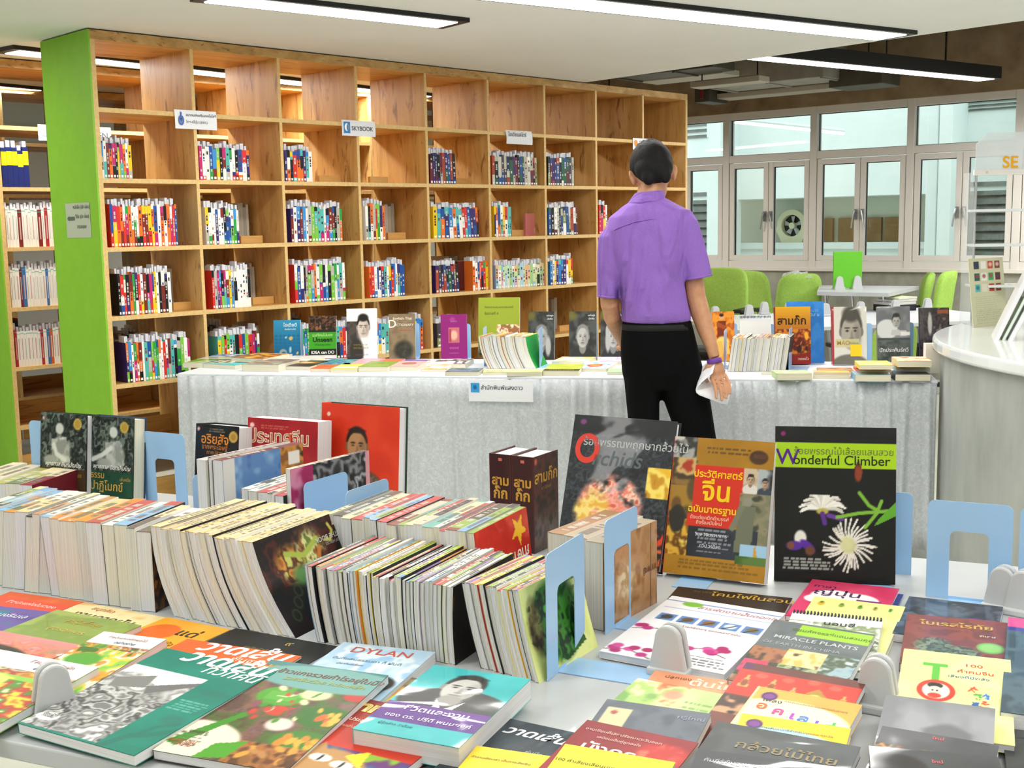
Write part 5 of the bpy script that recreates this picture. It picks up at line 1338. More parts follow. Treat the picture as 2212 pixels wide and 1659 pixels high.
# --- body: one continuous figure
B = PMB()
B.tube([PP(1405, 440, 0), PP(1405, 418, .005), PP(1407, 398, .015), PP(1409, 378, .03)], [(.07, .062), (.058, .058), (.056, .06), (.06, .07)], 20)
HC_ = PP(1408, 366, .035)
tilt = Matrix.Rotation(math.radians(-24), 3, 'X') @ Matrix.Rotation(math.radians(-7), 3, 'Y')
def hp(x, y, z): return HC_+(tilt @ Vector((x, y, z)))*KP
B.ell(HC_, (.083, .100, .108), 28, 18, M=tilt)
B.ell(hp(0, .035, -.075), (.058, .07, .065), 20, 12, M=tilt)                                  # jaw
B.tube([hp(0, .10, .0), hp(0, .122, -.035), hp(0, .10, -.045)], [.012, .016, .012], 10)          # nose
B.ell(hp(0, .098, -.075), (.024, .012, .006), 12, 6); B.ell(hp(0, .096, -.088), (.02, .012, .007), 12, 6)   # lips
for s in (-1, 1):
    B.ell(hp(s*.034, .088, .008), (.016, .012, .01), 12, 8); B.ell(hp(s*.034, .092, .028), (.022, .01, .006), 12, 6)
    B.ell(hp(s*.088, -.002, -.032), (.012, .021, .034), 14, 10, M=tilt @ Matrix.Rotation(s*.35, 3, 'Z'))
    B.ell(hp(s*.097, -.012, -.024), (.007, .016, .027), 12, 8, M=tilt @ Matrix.Rotation(s*.5, 3, 'Z'))
# trunk inside the clothes
tr = [((1372, 434), (1436, 428), .055), ((1330, 480), (1478, 462), .085), ((1330, 540), (1478, 520), .10), ((1348, 640), (1474, 632), .10), ((1352, 700), (1484, 698), .09), ((1352, 770), (1496, 768), .10), ((1370, 830), (1490, 830), .08)]
B.loft([ring2(a, b, d) for a, b, d in tr])
def limb(pts, n=16): B.tube([PP(x, y, dy) for x, y, dy, r in pts], [r for *_, r in pts], n)
limb([(1330, 490, 0, .05), (1318, 560, 0, .052), (1316, 625, 0, .043), (1317, 660, .0, .04), (1322, 684, .03, .038), (1334, 712, .13, .034), (1346, 740, .25, .026)])
limb([(1478, 478, 0, .05), (1488, 545, 0, .052), (1498, 600, 0, .044), (1503, 640, 0, .043), (1512, 672, -.01, .043), (1524, 712, -.03, .037), (1538, 752, -.055, .027), (1543, 772, -.065, .024)])
limb([(1385, 790, 0, .075), (1389, 880, 0, .07), (1390, 960, .01, .055), (1392, 1100, .02, .052), (1393, 1245, .0, .04)])
limb([(1460, 790, 0, .08), (1478, 870, 0, .072), (1500, 960, .0, .056), (1528, 1100, .0, .052), (1556, 1240, -.02, .04)])
# left hand (resting forward) and right hand holding the papers
lh = PP(1350, 750, .29)
B.ell(lh, (.036, .045, .018), 16, 8)
for k in range(4): B.tube([lh+KP*Vector((-.026+.017*k, .03, -.003)), lh+KP*Vector((-.028+.019*k, .07, -.008)), lh+KP*Vector((-.028+.019*k, .10-.006*abs(k-1.5), -.025))], [.0095, .009, .0075], 8)
B.tube([lh+KP*Vector((.03, .0, 0)), lh+KP*Vector((.058, .03, -.005)), lh+KP*Vector((.066, .055, -.012))], [.012, .011, .008], 8)
W_ = PP(1543, 774, -.065); K_ = PP(1551, 812, -.08)
pd = (K_-W_).normalized(); px_ = Vector((1, .25, .1)).normalized(); pn = Vector((.25, -1, -.1)).normalized()
Mh = Matrix(((px_.x, pn.x, pd.x), (px_.y, pn.y, pd.y), (px_.z, pn.z, pd.z)))
px_, pn, pd = px_*KP, pn*KP, pd*KP
B.ell(W_.lerp(K_, .55), (.037, .019, .052), 16, 10, M=Mh)
# four fingers close over the near side of the sheets
F_ = [(-.034, .080, .0086), (-.0115, .092, .0088), (.0115, .086, .0085), (.033, .070, .0077)]
for k, (o, ln, rr_) in enumerate(F_):
    k0 = K_+px_*o+pn*.004
    k1 = k0+pd*(ln*.38)+pn*.034-px_*.004; k2 = k0+pd*(ln*.72)+pn*.054-px_*.012; k3 = k0+pd*ln+pn*.060-px_*.02
    B.tube([k0-pd*.02, k0, k1, k2, k3], [rr_*.9, rr_*1.05, rr_, rr_*.95, rr_*.75], 10)
t0 = W_.lerp(K_, .35)-px_*.03-pn*.008
B.tube([t0, t0+pd*.03-px_*.018-pn*.016, t0+pd*.06-px_*.02-pn*.020, t0+pd*.08-px_*.012-pn*.018], [.014, .013, .0115, .009], 10)
body = smoothed(obj('body', B, SKIN, man, smooth=True), .0036, 3)
# --- hair
Hm = PMB()
hr = []
Hm.ell(hp(0, -.006, .022), (.0945, .108, .104), 30, 18, M=tilt)
Hm.ell(hp(0, -.05, -.018), (.084, .062, .075), 26, 14, M=tilt)
Hm.ell(hp(0, .07, .06), (.07, .05, .045), 20, 12, M=tilt)
for s in (-1, 1):
    Hm.ell(hp(s*.036, -.072, -.062), (.03, .026, .045), 16, 10, M=tilt)
    Hm.ell(hp(s*.078, .02, .01), (.014, .035, .05), 16, 10, M=tilt)
hq = random.Random(8)
for k in range(46):      # short tufts at the crown
    a = hq.uniform(0, 2*math.pi); r_ = hq.uniform(0, .07); x, y = r_*math.cos(a), -.03+r_*math.sin(a)
    z = .022+.104*math.sqrt(max(.05, 1-(x/.0945)**2-((y+.006)/.108)**2))
    Hm.tube([hp(x, y, z-.01), hp(x+hq.uniform(-.006, .006), y+hq.uniform(-.008, .004), z+.008)], [.008, .003], 6)
smoothed(obj('hair', Hm, HAIR, man, smooth=True), .0055, 7)
# --- shirt
RG = [((1368, 431), (1432, 425), .066), ((1345, 446), (1454, 437), .092), ((1316, 470), (1484, 452), .115), ((1304, 500), (1497, 475), .126), ((1308, 538), (1490, 512), .13), ((1324, 582), (1480, 562), .13), ((1336, 625), (1478, 615), .126), ((1341, 655), (1484, 650), .127), ((1343, 678), (1490, 676), .128), ((1343, 692), (1492, 689), .12), ((1350, 698), (1487, 695), .108)]
Sm = PMB(); Sm.loft([ring2(a, b, d, 0, 36) for a, b, d in RG])
def sring(l, r, d, dy=0): return ring2(l, r, d, dy, 24, .95)
Sm.loft([sring((1318, 476), (1352, 470), .05), sring((1293, 512), (1350, 506), .078), sring((1290, 545), (1346, 545), .078), sring((1290, 590), (1341, 594), .074), sring((1290, 640), (1336, 643), .07)])
Sm.loft([sring((1452, 452), (1492, 454), .05), sring((1452, 488), (1507, 478), .078), sring((1452, 530), (1520, 520), .08), sring((1460, 566), (1530, 558), .078), sring((1474, 605), (1538, 593), .074)])
def back_y(px, py):
    for (a, b, d), (a2, b2, d2) in zip(RG[:-1], RG[1:]):
        y0, y1 = (a[1]+b[1])/2, (a2[1]+b2[1])/2
        if y0 <= py <= y1 or (a2, b2, d2) == RG[-1]:
            q = min(1, max(0, (py-y0)/(y1-y0))); l = a[0]*(1-q)+a2[0]*q; r = b[0]*(1-q)+b2[0]*q; dd = d*(1-q)+d2*q
            xn = (px-(l+r)/2)/((r-l)/2); return -dd*max(0, 1-abs(xn)**2.3)**.43
    return -.1
def fold(pts, r):
    m = len(pts); Sm.tube([PP(x, y, back_y(x, y)+.006) for x, y in pts], [r*2.6*(.2 if i in (0, m-1) else 1) for i in range(m)], 8)
fold([(1372, 468), (1371, 520), (1368, 580), (1360, 650), (1352, 690)], .008)
fold([(1462, 545), (1452, 580), (1470, 630), (1484, 672)], .007)
fold([(1450, 500), (1442, 550), (1458, 600), (1476, 650)], .007)
fold([(1425, 560), (1440, 610), (1462, 668)], .007)
fold([(1336, 590), (1352, 560), (1358, 530)], .007); fold([(1344, 610), (1362, 575), (1370, 540)], .006)
fold([(1346, 640), (1358, 600), (1362, 560)], .005)
fold([(1390, 560), (1385, 620), (1375, 680)], .006); fold([(1405, 600), (1402, 650), (1398, 688)], .005)
fold([(1350, 672), (1400, 683), (1470, 676)], .006); fold([(1370, 690), (1430, 694), (1480, 687)], .006)
shirt = smoothed(obj('shirt', Sm, SHIRT, man, smooth=True), .006, 2)
Cm = PMB()
Cm.loft([ring2((1353, 443), (1437, 434), .088, .0, 30), ring2((1362, 431), (1436, 422), .082, .0, 30), ring2((1372, 417), (1433, 412), .07, .006, 30), ring2((1376, 416), (1429, 411), .064, .008, 30)])
smoothed(obj('collar', Cm, SHIRT, man, smooth=True), .006, 2)
ym = PMB()
for pts in ([(1309, 508), (1335, 492), (1372, 479), (1408, 473), (1440, 472), (1478, 476)],):
    ym.tube([PP(x, y, back_y(x, y)-.0015) for x, y in pts], .0022, 6)
smoothed(obj('yoke_seam', ym, SHIRT, man, smooth=True), .002, 1) if False else obj('yoke_seam', ym, SHIRT, man, smooth=True)
for nm_, l, r_, dd in (('sleeve_hem', (1290, 636), (1336, 639), .0715), ('sleeve_hem', (1473, 601), (1538, 589), .0755)):
    hm = MB(); hm.loft([sring(l, r_, dd), sring((l[0], l[1]+5), (r_[0], r_[1]+5), dd)]); obj(nm_, hm, SHIRT, man, smooth=True)
# --- trousers, belt, shoes
Tm = PMB()
Tm.loft([ring2((1345, 690), (1491, 688), .112, 0, 36), ring2((1343, 712), (1497, 710), .116, 0, 36), ring2((1341, 740), (1504, 738), .126, 0, 36), ring2((1341, 770), (1512, 768), .13, 0, 36), ring2((1344, 805), (1518, 805), .12, 0, 36), ring2((1352, 838), (1520, 838), .09, 0, 36)])
def leg(rs): Tm.loft([ring2((l, y), (r, y), d, dy, 24, .95) for y, l, r, d, dy in rs])
leg([(770, 1345, 1424, .11, 0), (840, 1350, 1424, .10, 0), (910, 1357, 1424, .092, .005), (980, 1362, 1424, .082, .01), (1100, 1366, 1422, .075, .01), (1238, 1368, 1420, .072, 0)])
leg([(770, 1428, 1512, .11, 0), (850, 1428, 1532, .102, 0), (910, 1450, 1541, .094, 0), (960, 1464, 1549, .086, -.005), (1080, 1496, 1566, .078, -.01), (1232, 1526, 1586, .074, -.02)])
smoothed(obj('trousers', Tm, TROU, man, smooth=True), .008, 4)
bm_ = MB(); bm_.loft([ring2((1344, 699), (1492, 697), .1155, 0, 36), ring2((1343, 712), (1496, 710), .1185, 0, 36)]); obj('belt', bm_, mat('black_leather_belt', '#0b0b0b', .8), man, smooth=True)
for cx, dy, yaw in ((1393, 0, .1), (1556, -.02, -.2)):
    p = PP(cx, 1242, dy); Ms = Matrix.Rotation(yaw, 3, 'Z'); sm_ = MB()
    sm_.ell((p.x, p.y+.07, .045), (.045, .14, .045), 18, 10, M=Ms); sm_.ell((p.x, p.y, .06), (.042, .06, .05), 16, 10, M=Ms)
    sm_.v = [(x, y, max(z, .003)) for x, y, z in sm_.v]; obj('shoe', sm_, mat('black_shoe_leather', '#121214', .35) if 'black_shoe_leather' not in MATS else MATS['black_shoe_leather'], man, smooth=True)
wb = PP(1543, 780, -.067); ax_ = (PP(1545, 790, -.07)-PP(1540, 765, -.06)).normalized()
ua = ax_.cross(Vector((0, 1, 0))).normalized(); ub = ax_.cross(ua); br = MB()
br.loft([[wb+ax_*h+(ua*.0264+Vector((0, 0, 0)))*math.cos(t)*k_+ub*.0246*math.sin(t)*k_ for t in [2*math.pi*q/24 for q in range(24)]] for h, k_ in ((-.010, 1.0), (-.007, 1.12), (.007, 1.12), (.010, 1.0))])
obj('wristband', br, mat('purple_wristband', '#6a3a9a', .5), man, smooth=True, label='purple wristband')
# folded papers in his hand
prof = [(1540, 806), (1532, 813), (1520, 823), (1509, 834), (1504, 842), (1505, 848), (1511, 853), (1524, 858), (1540, 864), (1558, 871), (1572, 873)]
ev = Vector((.032, .078, .07)); pm_ = MB(); v = []; nt_ = len(prof)
for s_ in range(5):
    q = s_/4
    for (x, y) in prof: v.append(tuple(PP(x, y, -.125)+ev*q*(.9+.1*q)))
f = [(s_*nt_+i, s_*nt_+i+1, (s_+1)*nt_+i+1, (s_+1)*nt_+i) for s_ in range(4) for i in range(nt_-1)]
pm_.add(v, f)
pp_ = obj('folded_papers', pm_, PAPER, smooth=True, label='folded white papers held in the man\'s hand', cat='paper')
sd = pp_.modifiers.new('solid', 'SOLIDIFY'); sd.thickness = .0025
TZ = 0.775; KS = 1.0
# ================================================================== FRONT DISPLAY TABLE
e0, e1 = atz(0, 1598, TZ), atz(290, 1655, TZ)
fd = (e1-e0).normalized(); fb = Vector((-fd.y, fd.x, 0)); FDEP = 1.40
FT = frame((e0-fd*1.0).to_2d().to_3d(), fd, fb)
ft = empty('display_table', FT, label='long light grey table in front, crowded with books', cat='table')
obj('tabletop', MB().box(0, 0, TZ-.028, 3.6, FDEP, TZ), LAM, ft, bevel=.003)
for x in (.15, 1.8, 3.4):
    for y in (.12, FDEP-.12): obj('leg', MB().box(x, y, 0, x+.045, y+.045, TZ-.028), CHROME, ft, bevel=.003)
obj('crossbar', MB().box(.2, .68, TZ-.09, 3.4, .72, TZ-.028), CHROME, ft)
def hgt(bot, top, base=TZ):
    p = atz(*bot, base); return atplane(*top, p, (0, 1, 0)).z-base
def bdir(front, back, h): return atz(*back, TZ+h)-atz(*front, TZ+h)
def photo_mask(A, cu, cv, ru, rv, soft=.2): return np.clip((1-np.hypot((A.U-cu)/ru, (A.V-cv)/rv))/soft, 0, 1)

# ------------------------------------------------------------------ standing covers along the back edge
def a_monk(bg, band, seed, left):
    A = Art(60, 86, bg); A.photo(0, 0, 1, .53, ['#1b2420', '#3a4640', '#141a18', '#6a766e', '#202a26'], 9, seed)
    cx = .42 if left else .58
    A.ell(cx, .155, .085, .055, '#c9cdc6', .3); A.poly([(cx-.17, .26), (cx+.14, .23), (cx+.24, .47), (cx-.14, .5)], '#aeb3ac'); A.photo(cx-.2, .2, cx+.26, .52, ['#d6dad2', '#8a908a', '#b9beb6'], 6, seed+3, photo_mask(A, cx+.03, .37, .24, .16, .3))
    A.line([(cx-.12, .31), (cx-.06, .4), (cx+.12, .45)] if left else [(cx-.05, .31), (cx-.25, .39), (cx-.42, .43)], .035, '#d2d6ce'); A.ell(cx-.2, .46, .14, .05, '#9ba19a', .5)
    A.rect(0, .53, 1, 1, band); A.photo(0, .53, 1, 1, [band, Art.c(band)*.85], 5, 3); A.ell(.8, .1, .085, .055, '#c8a850', .2); A.ell(.8, .1, .06, .04, '#b0903c', .3); A.ell(.07, .06, .025, .018, '#d8a0a0', .4); return A
SG = dict(sh=.3)
standtop('black and brown book with a seated monk, first of the pair by the bookend', (74, 892), None, (86, 1112), .03, 6, (185, 1124), art=a_monk('#1c2622', '#4a3a26', 4, True), cover='#1c2622', hard=True, name='hardcover_book', gloss=WRAPS, texts=[T('พุทธทาส อินทปัญโญ', .5, .515, .095, '#f0f0ea', sh=.3), T('วิธีฝึกสมาธิ', .32, .6, .11, '#c8a04a'), T('วิปัสสนา', .42, .71, .2, '#c8a04a'), T('ปฏิบัติ', .82, .61, .07, '#b89040')])
standtop('green book with a monk greeting, second of the pair by the bookend', (171, 900), None, (184, 1118), .045, 6, (286, 1131), art=a_monk('#22382e', '#24503c', 9, False), cover='#22382e', back='#27445e', hard=True, name='hardcover_book', pages='c', gloss=WRAPS, texts=[T('พุทธทาส อินทปัญโญ', .55, .515, .095, '#f0f0ea', sh=.3), T('ธรรม', .26, .61, .14, '#c8a04a'), T('ปาฏิโมกข์', .45, .725, .19, '#c8a04a'), T('เล่มหนึ่ง', .84, .62, .07, '#b89040')])
bookend_px('pale blue bookend with an arched opening, beside the green monk book', (318, 1118), (408, 1130), hgt((318, 1118), (309, 931)), .13)
bookend_px('pale blue bookend showing as a sliver behind the first monk book', (76, 1102), (170, 1112), hgt((76, 1102), (67, 908)), .13)
A = Art(60, 84, '#17181a'); A.photo(0, 0, 1, 1, ['#16171a', '#1e1f23'], 4, 2); A.ell(.88, .12, .1, .06, '#c8a04a', .15); A.ell(.88, .12, .06, .035, '#a8843a', .4); A.ell(.07, .06, .03, .02, '#e0b0b0', .4); A.ell(.42, .38, .05, .04, '#b9b6ae', .4); A.ell(.4, .48, .12, .07, '#a8a59c', .4); A.textlines(.3, .05, .75, .1, 2, '#8a8070', 2)
standtop('thick black book with orange Thai title and gold seal', (396, 920), None, (418, 1120), .07, 7, (509, 1132), art=A, cover='#17181a', hard=True, name='hardcover_book', pages='w', gloss=WRAPS, texts=[T('อริยสัจ', .46, .205, .24, '#d8822a', b=.015), T('จากพระโอษฐ์', .46, .265, .12, '#c8762a'), T('ภาคปลาย', .46, .32, .1, '#b8702a')])
A = Art(70, 84, '#a81e26'); A.photo(0, 0, 1, 1, ['#a01a24', '#b4242c'], 3, 2); A.ell(.07, .08, .03, .025, '#e8c0b8', .4); A.textlines(.2, .07, .6, .12, 2, '#d86a5a', 4)
standtop('thick red book with outlined orange Thai title', (520, 905), None, (534, 1118), .06, 5, (684, 1136), art=A, cover='#a81e26', hard=False, name='hardcover_book', gloss=WRAPS, texts=[T('ประเทศจีน', .45, .245, .215, '#f2e2c8', b=.035), T('ประเทศจีน', .45, .245, .215, '#d8742a', b=.0)])
A = Art(90, 110, '#dc3c22'); A.photo(0, 0, 1, 1, ['#d83a22', '#e24428'], 3, 2)
A.ell(.52, .56, .09, .08, '#8e6440', .3); A.ell(.56, .84, .31, .27, '#5a4434', .1); A.photo(.2, .5, .95, 1, ['#4a382c', '#7a6a58', '#5c4636', '#8a7a66'], 16, 5, photo_mask(A, .56, .84, .31, .27, .1)); A.ell(.53, .58, .085, .05, '#9a7048', .3); A.face(.47, .36, .215, '#b98a5e', '#2a221c', '#5a4434', body=False, hairline=.8); A.ell(.1, .1, .022, .018, '#e8d0c0', .4)
standtop('large red-orange book with a portrait of a man in uniform', (678, 872), None, (692, 1112), .04, 5, (858, 1133), art=A, cover='#dc3c22', back='#2c4434', hard=True, name='hardcover_book', pages='w')
# two matching volumes wrapped together
kn, kf, kl = atz(1156, 1197, TZ), atz(1208, 1173, TZ), atz(1056, 1184, TZ)
kx = (kf-kn).normalized(); kz = Vector((kx.y, -kx.x, 0)); ht = hgt((1156, 1197), (1144, 989)); tw = abs((kl-kn).dot(kz))/2
for k in range(2):
    o = kn-kz*tw*(2-k)
    A = Art(44, 66, '#3c1a16'); A.photo(0, 0, 1, 1, ['#3a1814', '#52261e', '#2c1410'], 5, 3); A.photo(0, .5, 1, 1, ['#4a4038', '#6a5c50', '#2c2622'], 6, 4, np.clip((A.V-.5)*4, 0, 1)*.8); A.ell(.1, .06, .05, .03, '#c85a4a', .4)
    b_ = book(('brown boxed Three Kingdoms volume nearer the red portrait book', 'brown boxed Three Kingdoms volume with its cover towards the orchid book')[k], frame(o, kx, UP3), (kf-kn).length, ht, tw-.001, art=A if k else None, cover='#4a201a', spine='#3c1814', hard=True, name='hardcover_book', gloss=WRAPS, group=None, texts=[T('สามก๊ก', .5, .28, .34, '#c8953a', b=.02), T('๓๕ ปีพิมพ์', .5, .36, .1, '#a87a3a')] if k else ())
    tm = MB()
    for s, zz, sz in (('สาม', .68, .5), ('ก๊ก', .54, .56), ('ภาค', .40, .14)):
        text_mb(tm, s, frame(Vector((-.0006, zz*ht, tw*.5)), (0, 0, 1), (0, 1, 0)), sz*tw, '#c8953a', 'CENTER', .03)
    tm.box(-.0006, ht*.93, tw*.42, -.0001, ht*.96, tw*.58, 0, lin('#d86a5a'))
    obj('spine_lettering', tm, INK, b_)

# the three big books facing the viewer
def a_orchid():
    A = Art(100, 140, '#1b1e22'); A.photo(0, 0, 1, 1, ['#15171b', '#2c3238', '#1a1c20', '#3c444a', '#181a1e'], 16, 2, hard=.2); A.photo(0, 0, 1, .12, ['#14151a', '#1d1f24'], 5, 3)
    A.rect(0, .3, 1, .32, '#1b1e22', .2)
    m = photo_mask(A, .46, .6, .33, .22, .35); A.photo(0, .3, 1, .9, ['#e0604a', '#f4b0a0', '#ec8470', '#f8d8c0', '#d05a40'], 14, 5, np.clip(m*(A.field(11, 9)*2.6), 0, 1), .2); m2 = photo_mask(A, .3, .66, .2, .18, .4); A.photo(0, .4, .6, .9, ['#e8b040', '#f4dc80', '#e09a5a'], 14, 8, np.clip(m2*A.field(12, 4)*2.2, 0, 1))
    A.photo(.78, .32, 1, .52, ['#e8b82a', '#f4dc6a', '#c8901a', '#3a3420'], 7, 4); A.photo(.7, .72, 1, 1, ['#d8401a', '#1c1416', '#e8642a', '#1a1416'], 6, 7, np.clip((A.U-.72)*4*A.field(8, 3)*2, 0, 1)); A.ell(.1, .05, .03, .018, '#7a3a7a', .4)
    return A
standtop('tall black orchid book leaning back against the far edge', (1251, 904), None, (1199, 1216), .024, 19, (1422, 1248), art=a_orchid(), cover='#16181b', hard=True, name='hardcover_book', pages='w', gloss=WRAPS, texts=[T('O', .17, .32, .36, '#d83a2a', sx=.85, b=.03), T('rchids', .47, .335, .2, '#59646a', sh=.2), T('ร้อยพรรณพฤกษากล้วยไม้', .63, .205, .098, '#b8bcbe')])
def a_hist():
    A = Art(100, 134, '#a8781e'); A.photo(0, 0, 1, 1, ['#a2741c', '#b07e24'], 4, 3)
    A.photo(0, 0, .24, .16, ['#7a7a78', '#a8a8a4', '#3a3a38', '#c8c4bc'], 6, 4); A.photo(0, .16, .26, .36, ['#8a6a3a', '#4a3a26', '#c8a86a', '#a83a22'], 6, 8); A.rect(.0, .36, .26, .62, '#a07a2c'); A.blobs(.03, .38, .24, .6, ['#3a3428', '#5a4a2a', '#6a4a22'], 8, .04, .09, 3)
    A.photo(0, .6, .26, .86, ['#8a5a14', '#d8a83a', '#6a4410', '#e8c860'], 9, 6); A.ell(.85, .12, .09, .05, '#4a3020', .2); A.rect(.8, .1, .92, .13, '#5a3a26')
    A.rect(.24, .2, .72, .62, '#cf2f1c'); A.rect(.2, .55, .62, .64, '#cf2f1c'); A.photo(.72, .2, .86, .38, ['#8a7a66', '#c8b49a', '#3a3028'], 5, 8); A.face(.79, .28, .055, '#c0a084', '#2a2420', '#d8d4cc'); A.photo(.86, .2, 1, .38, ['#5a6a7a', '#a8b0b4', '#2a2c30'], 5, 9); A.face(.93, .3, .05, '#b89a80', '#26262c', '#3a4450')
    A.photo(.7, .38, 1, .82, ['#5a5a44', '#7a7a60', '#8a8468', '#44463a'], 7, 2); A.rect(.22, .64, .72, .86, '#272a33'); A.photo(.22, .64, .9, .86, ['#24272f', '#343842'], 4, 5)
    A.ell(.78, .44, .045, .035, '#8c8c7a', .2); A.poly([(.7, .47), (.86, .47), (.84, .8), (.68, .8)], '#6e705c'); A.poly([(.7, .47), (.76, .47), (.66, .66), (.62, .64)], '#787a66'); A.ell(.1, .6, .08, .1, '#2c2a24', .2)
    A.rect(.74, .74, 1, .86, '#9cc4e0'); A.poly([(.86, .86), (.88, .72), (.92, .86)], '#c89a3a'); A.photo(.7, .82, 1, .88, ['#3a5a2a', '#5a7a3a'], 5, 2)
    A.textlines(.33, .07, .78, .13, 2, '#5a4420', 4); A.textlines(.3, .66, .66, .84, 6, '#a8acb4', 5, .7); A.textlines(.14, .88, .95, .96, 3, '#7a5a1c', 6); A.rect(0, 0, .012, 1, '#c8321c'); return A
standtop('gold and red history of China book standing in the middle of the back row', (1475, 953), None, (1431, 1246), .03, 17, (1650, 1272), art=a_hist(), cover='#a8781e', spine='#c8321c', hard=False, name='hardcover_book', gloss=WRAPS, texts=[T('ประวัติศาสตร์', .47, .285, .092, '#f2c81e', b=.02), T('จีน', .47, .45, .26, '#f2c81e', b=.02), T('ฉบับมาตรฐาน', .44, .54, .088, '#f2c81e', b=.02), T('ตั้งแต่ยุคดึกดำบรรพ์', .42, .59, .048, '#f0c0a8'), T('ถึงรัชสมัยใหม่', .42, .625, .048, '#f0c0a8'), T('วิบุล วิจิตรวาทการ', .45, .71, .045, '#d8dae0'), T('ทวีป วรดิลก', .45, .79, .045, '#d8dae0')])
def a_climb():
    A = Art(120, 150, '#0c0d0e'); A.rect(0, 0, 1, .105, '#0d0e10'); A.photo(.0, 0, 1, .1, ['#0d0e10', '#17191b'], 4, 3); A.rect(0, .105, 1, .27, '#a5ce16')
    r = random.Random(5)
    for k in range(26):
        a = math.pi*(1.0+k/25.0)*1.0; R = .17*r.uniform(.85, 1.1); cx, cy = .4, .53
        A.line([(cx, cy), (cx+R*.7*math.cos(a), cy+R*.55*math.sin(a)), (cx+R*1.05*math.cos(a), cy+R*.66*math.sin(a)+.02)], .009, r.choice(['#e8e6dc', '#d0cec4', '#f2f0ea']))
    A.ell(.4, .545, .05, .02, '#b8b04a', .4); A.line([(.4, .56), (.42, .62)], .02, '#5a2a8a'); A.line([(.45, .57), (.56, .59)], .018, '#6a3a9a')
    A.flower(.62, .76, .2, '#e6e4da', 34, '#c4c890', .0075, 3); A.ell(.6, .75, .05, .05, '#d4d8a0', .8)
    for p in ([(.7, .42), (.78, .5), (.85, .53)], [(.52, .58), (.7, .55), (.95, .53)], [(.85, .53), (.88, .47)], [(.85, .54), (.75, .64)]): A.line(p, .014, '#7cb43a')
    A.poly([(.86, .58), (1, .47), (1, .56), (.82, .63)], '#5fa42c'); A.ell(.22, .72, .05, .05, '#e2e4d8', .3); A.ell(.17, .77, .07, .03, '#54289a', .3); A.ell(.28, .77, .07, .028, '#54289a', .3, 1, .5); A.ell(.14, .77, .03, .025, '#7a4a34', .4); A.ell(.3, .8, .04, .03, '#6a4030', .4)
    A.poly([(.66, .26), (.69, .21), (.73, .28), (.7, .34)], '#6a2c1c'); A.ell(.69, .3, .03, .05, '#8a3a20', .4); A.textlines(.06, .85, .5, .93, 4, '#b8bcb8', 6); A.ell(.07, .05, .02, .015, '#8a2a6a', .4); return A
standtop('black book with white flowers and a lime band, Wonderful Climber', (1686, 925), None, (1672, 1257), .02, 9, (1934, 1268), art=a_climb(), cover='#0c0d0e', hard=True, name='hardcover_book', gloss=WRAPS, texts=[T('W', .105, .245, .19, '#54208a', b=.01), T('onderful Climber', .55, .243, .115, '#26301a'), T('ร้อยพรรณไม้เลื้อยแสนสวย', .57, .178, .078, '#6f7a3a')])
def hb(b, t): return hgt(b, t)
bookend_px('pale blue bookend behind the Wonderful Climber book', (1826, 1232), (1968, 1243), hb((1968, 1243), (1968, 1066)), .11)
bookend_px('pale blue bookend under the history of China book', (1450, 1226), (1600, 1242), .19, .13, hole=True)
bookend_px('pale blue bookend with an arch, free of books beside the flower book', (1999, 1288), (2182, 1309), hb((1999, 1288), (2004, 1079)), .10)
bookend_px('pale blue bookend at the very edge beside another empty one', (2196, 1312), (2370, 1332), hb((1999, 1288), (2004, 1079)), .10)
bookend_px('pale blue bookend closing the front row of green nature books', (1183, 1473), (1264, 1404), hb((1183, 1473), (1190, 1200)), .15)
bookend_px('pale blue bookend closing the brown books before the orchid book', (1308, 1372), (1378, 1322), hb((1308, 1372), (1297, 1128)), .13)
bookend_px('solid pale blue bookend inside the middle row, nearer the temple book', (664, 1235), (757, 1199), hb((664, 1235), (654, 1045)), .08, hole=False)
bookend_px('solid pale blue bookend inside the middle row, before the wrapped books', (754, 1255), (845, 1215), hb((754, 1255), (745, 1063)), .08, hole=False)
bookend_px('small pale blue bookend beside the black spine with an orange label', (424, 1185), (446, 1174), hb((424, 1185), (416, 1030)), .08, hole=False)

# ------------------------------------------------------------------ spine-up rows
def nr(txt, kind='paperback'): return lambda i, n, c: '%s-spined %s, %s along %s' % (c, kind, ORD[i], txt)
PA = ['#58544a', '#c24a4a', '#e9d9a8', '#d98a3a', '#b8484e', '#7fb0d8', '#f2ece0', '#8fb04a', '#d9c08a', '#5a5550', '#c88a5a']
h_ = hgt((331, 1327), (323, 1148)); bA = bdir((323, 1148), (411, 1096), h_)
row('paperback', nr('the thick row by the monk books'), (-52, 1258), (331, 1327), bA, 17, h_, bA.length, PA, [PG_W, PG_C, PG_C, PG_G], leanfn=lambda q: .018 if q < .40 else -.018*(1-(q-.4)/.6), seed=3, group='thick paperbacks, spines up, by the monk books', wrap=WRAP, lastcol='#4a2a18', tj=.4,
    last=(a_mix(['#2a1c14', '#7a4a24', '#1c1410', '#a8642a'], 6, 3), ()))
PB = ['#d9c08a', '#cfb27c', '#e4d19c', '#e4d19c', '#d9c08a']
h_ = hgt((378, 1332), (378, 1144)); bB = bdir((325, 1141), (512, 1081), h_)
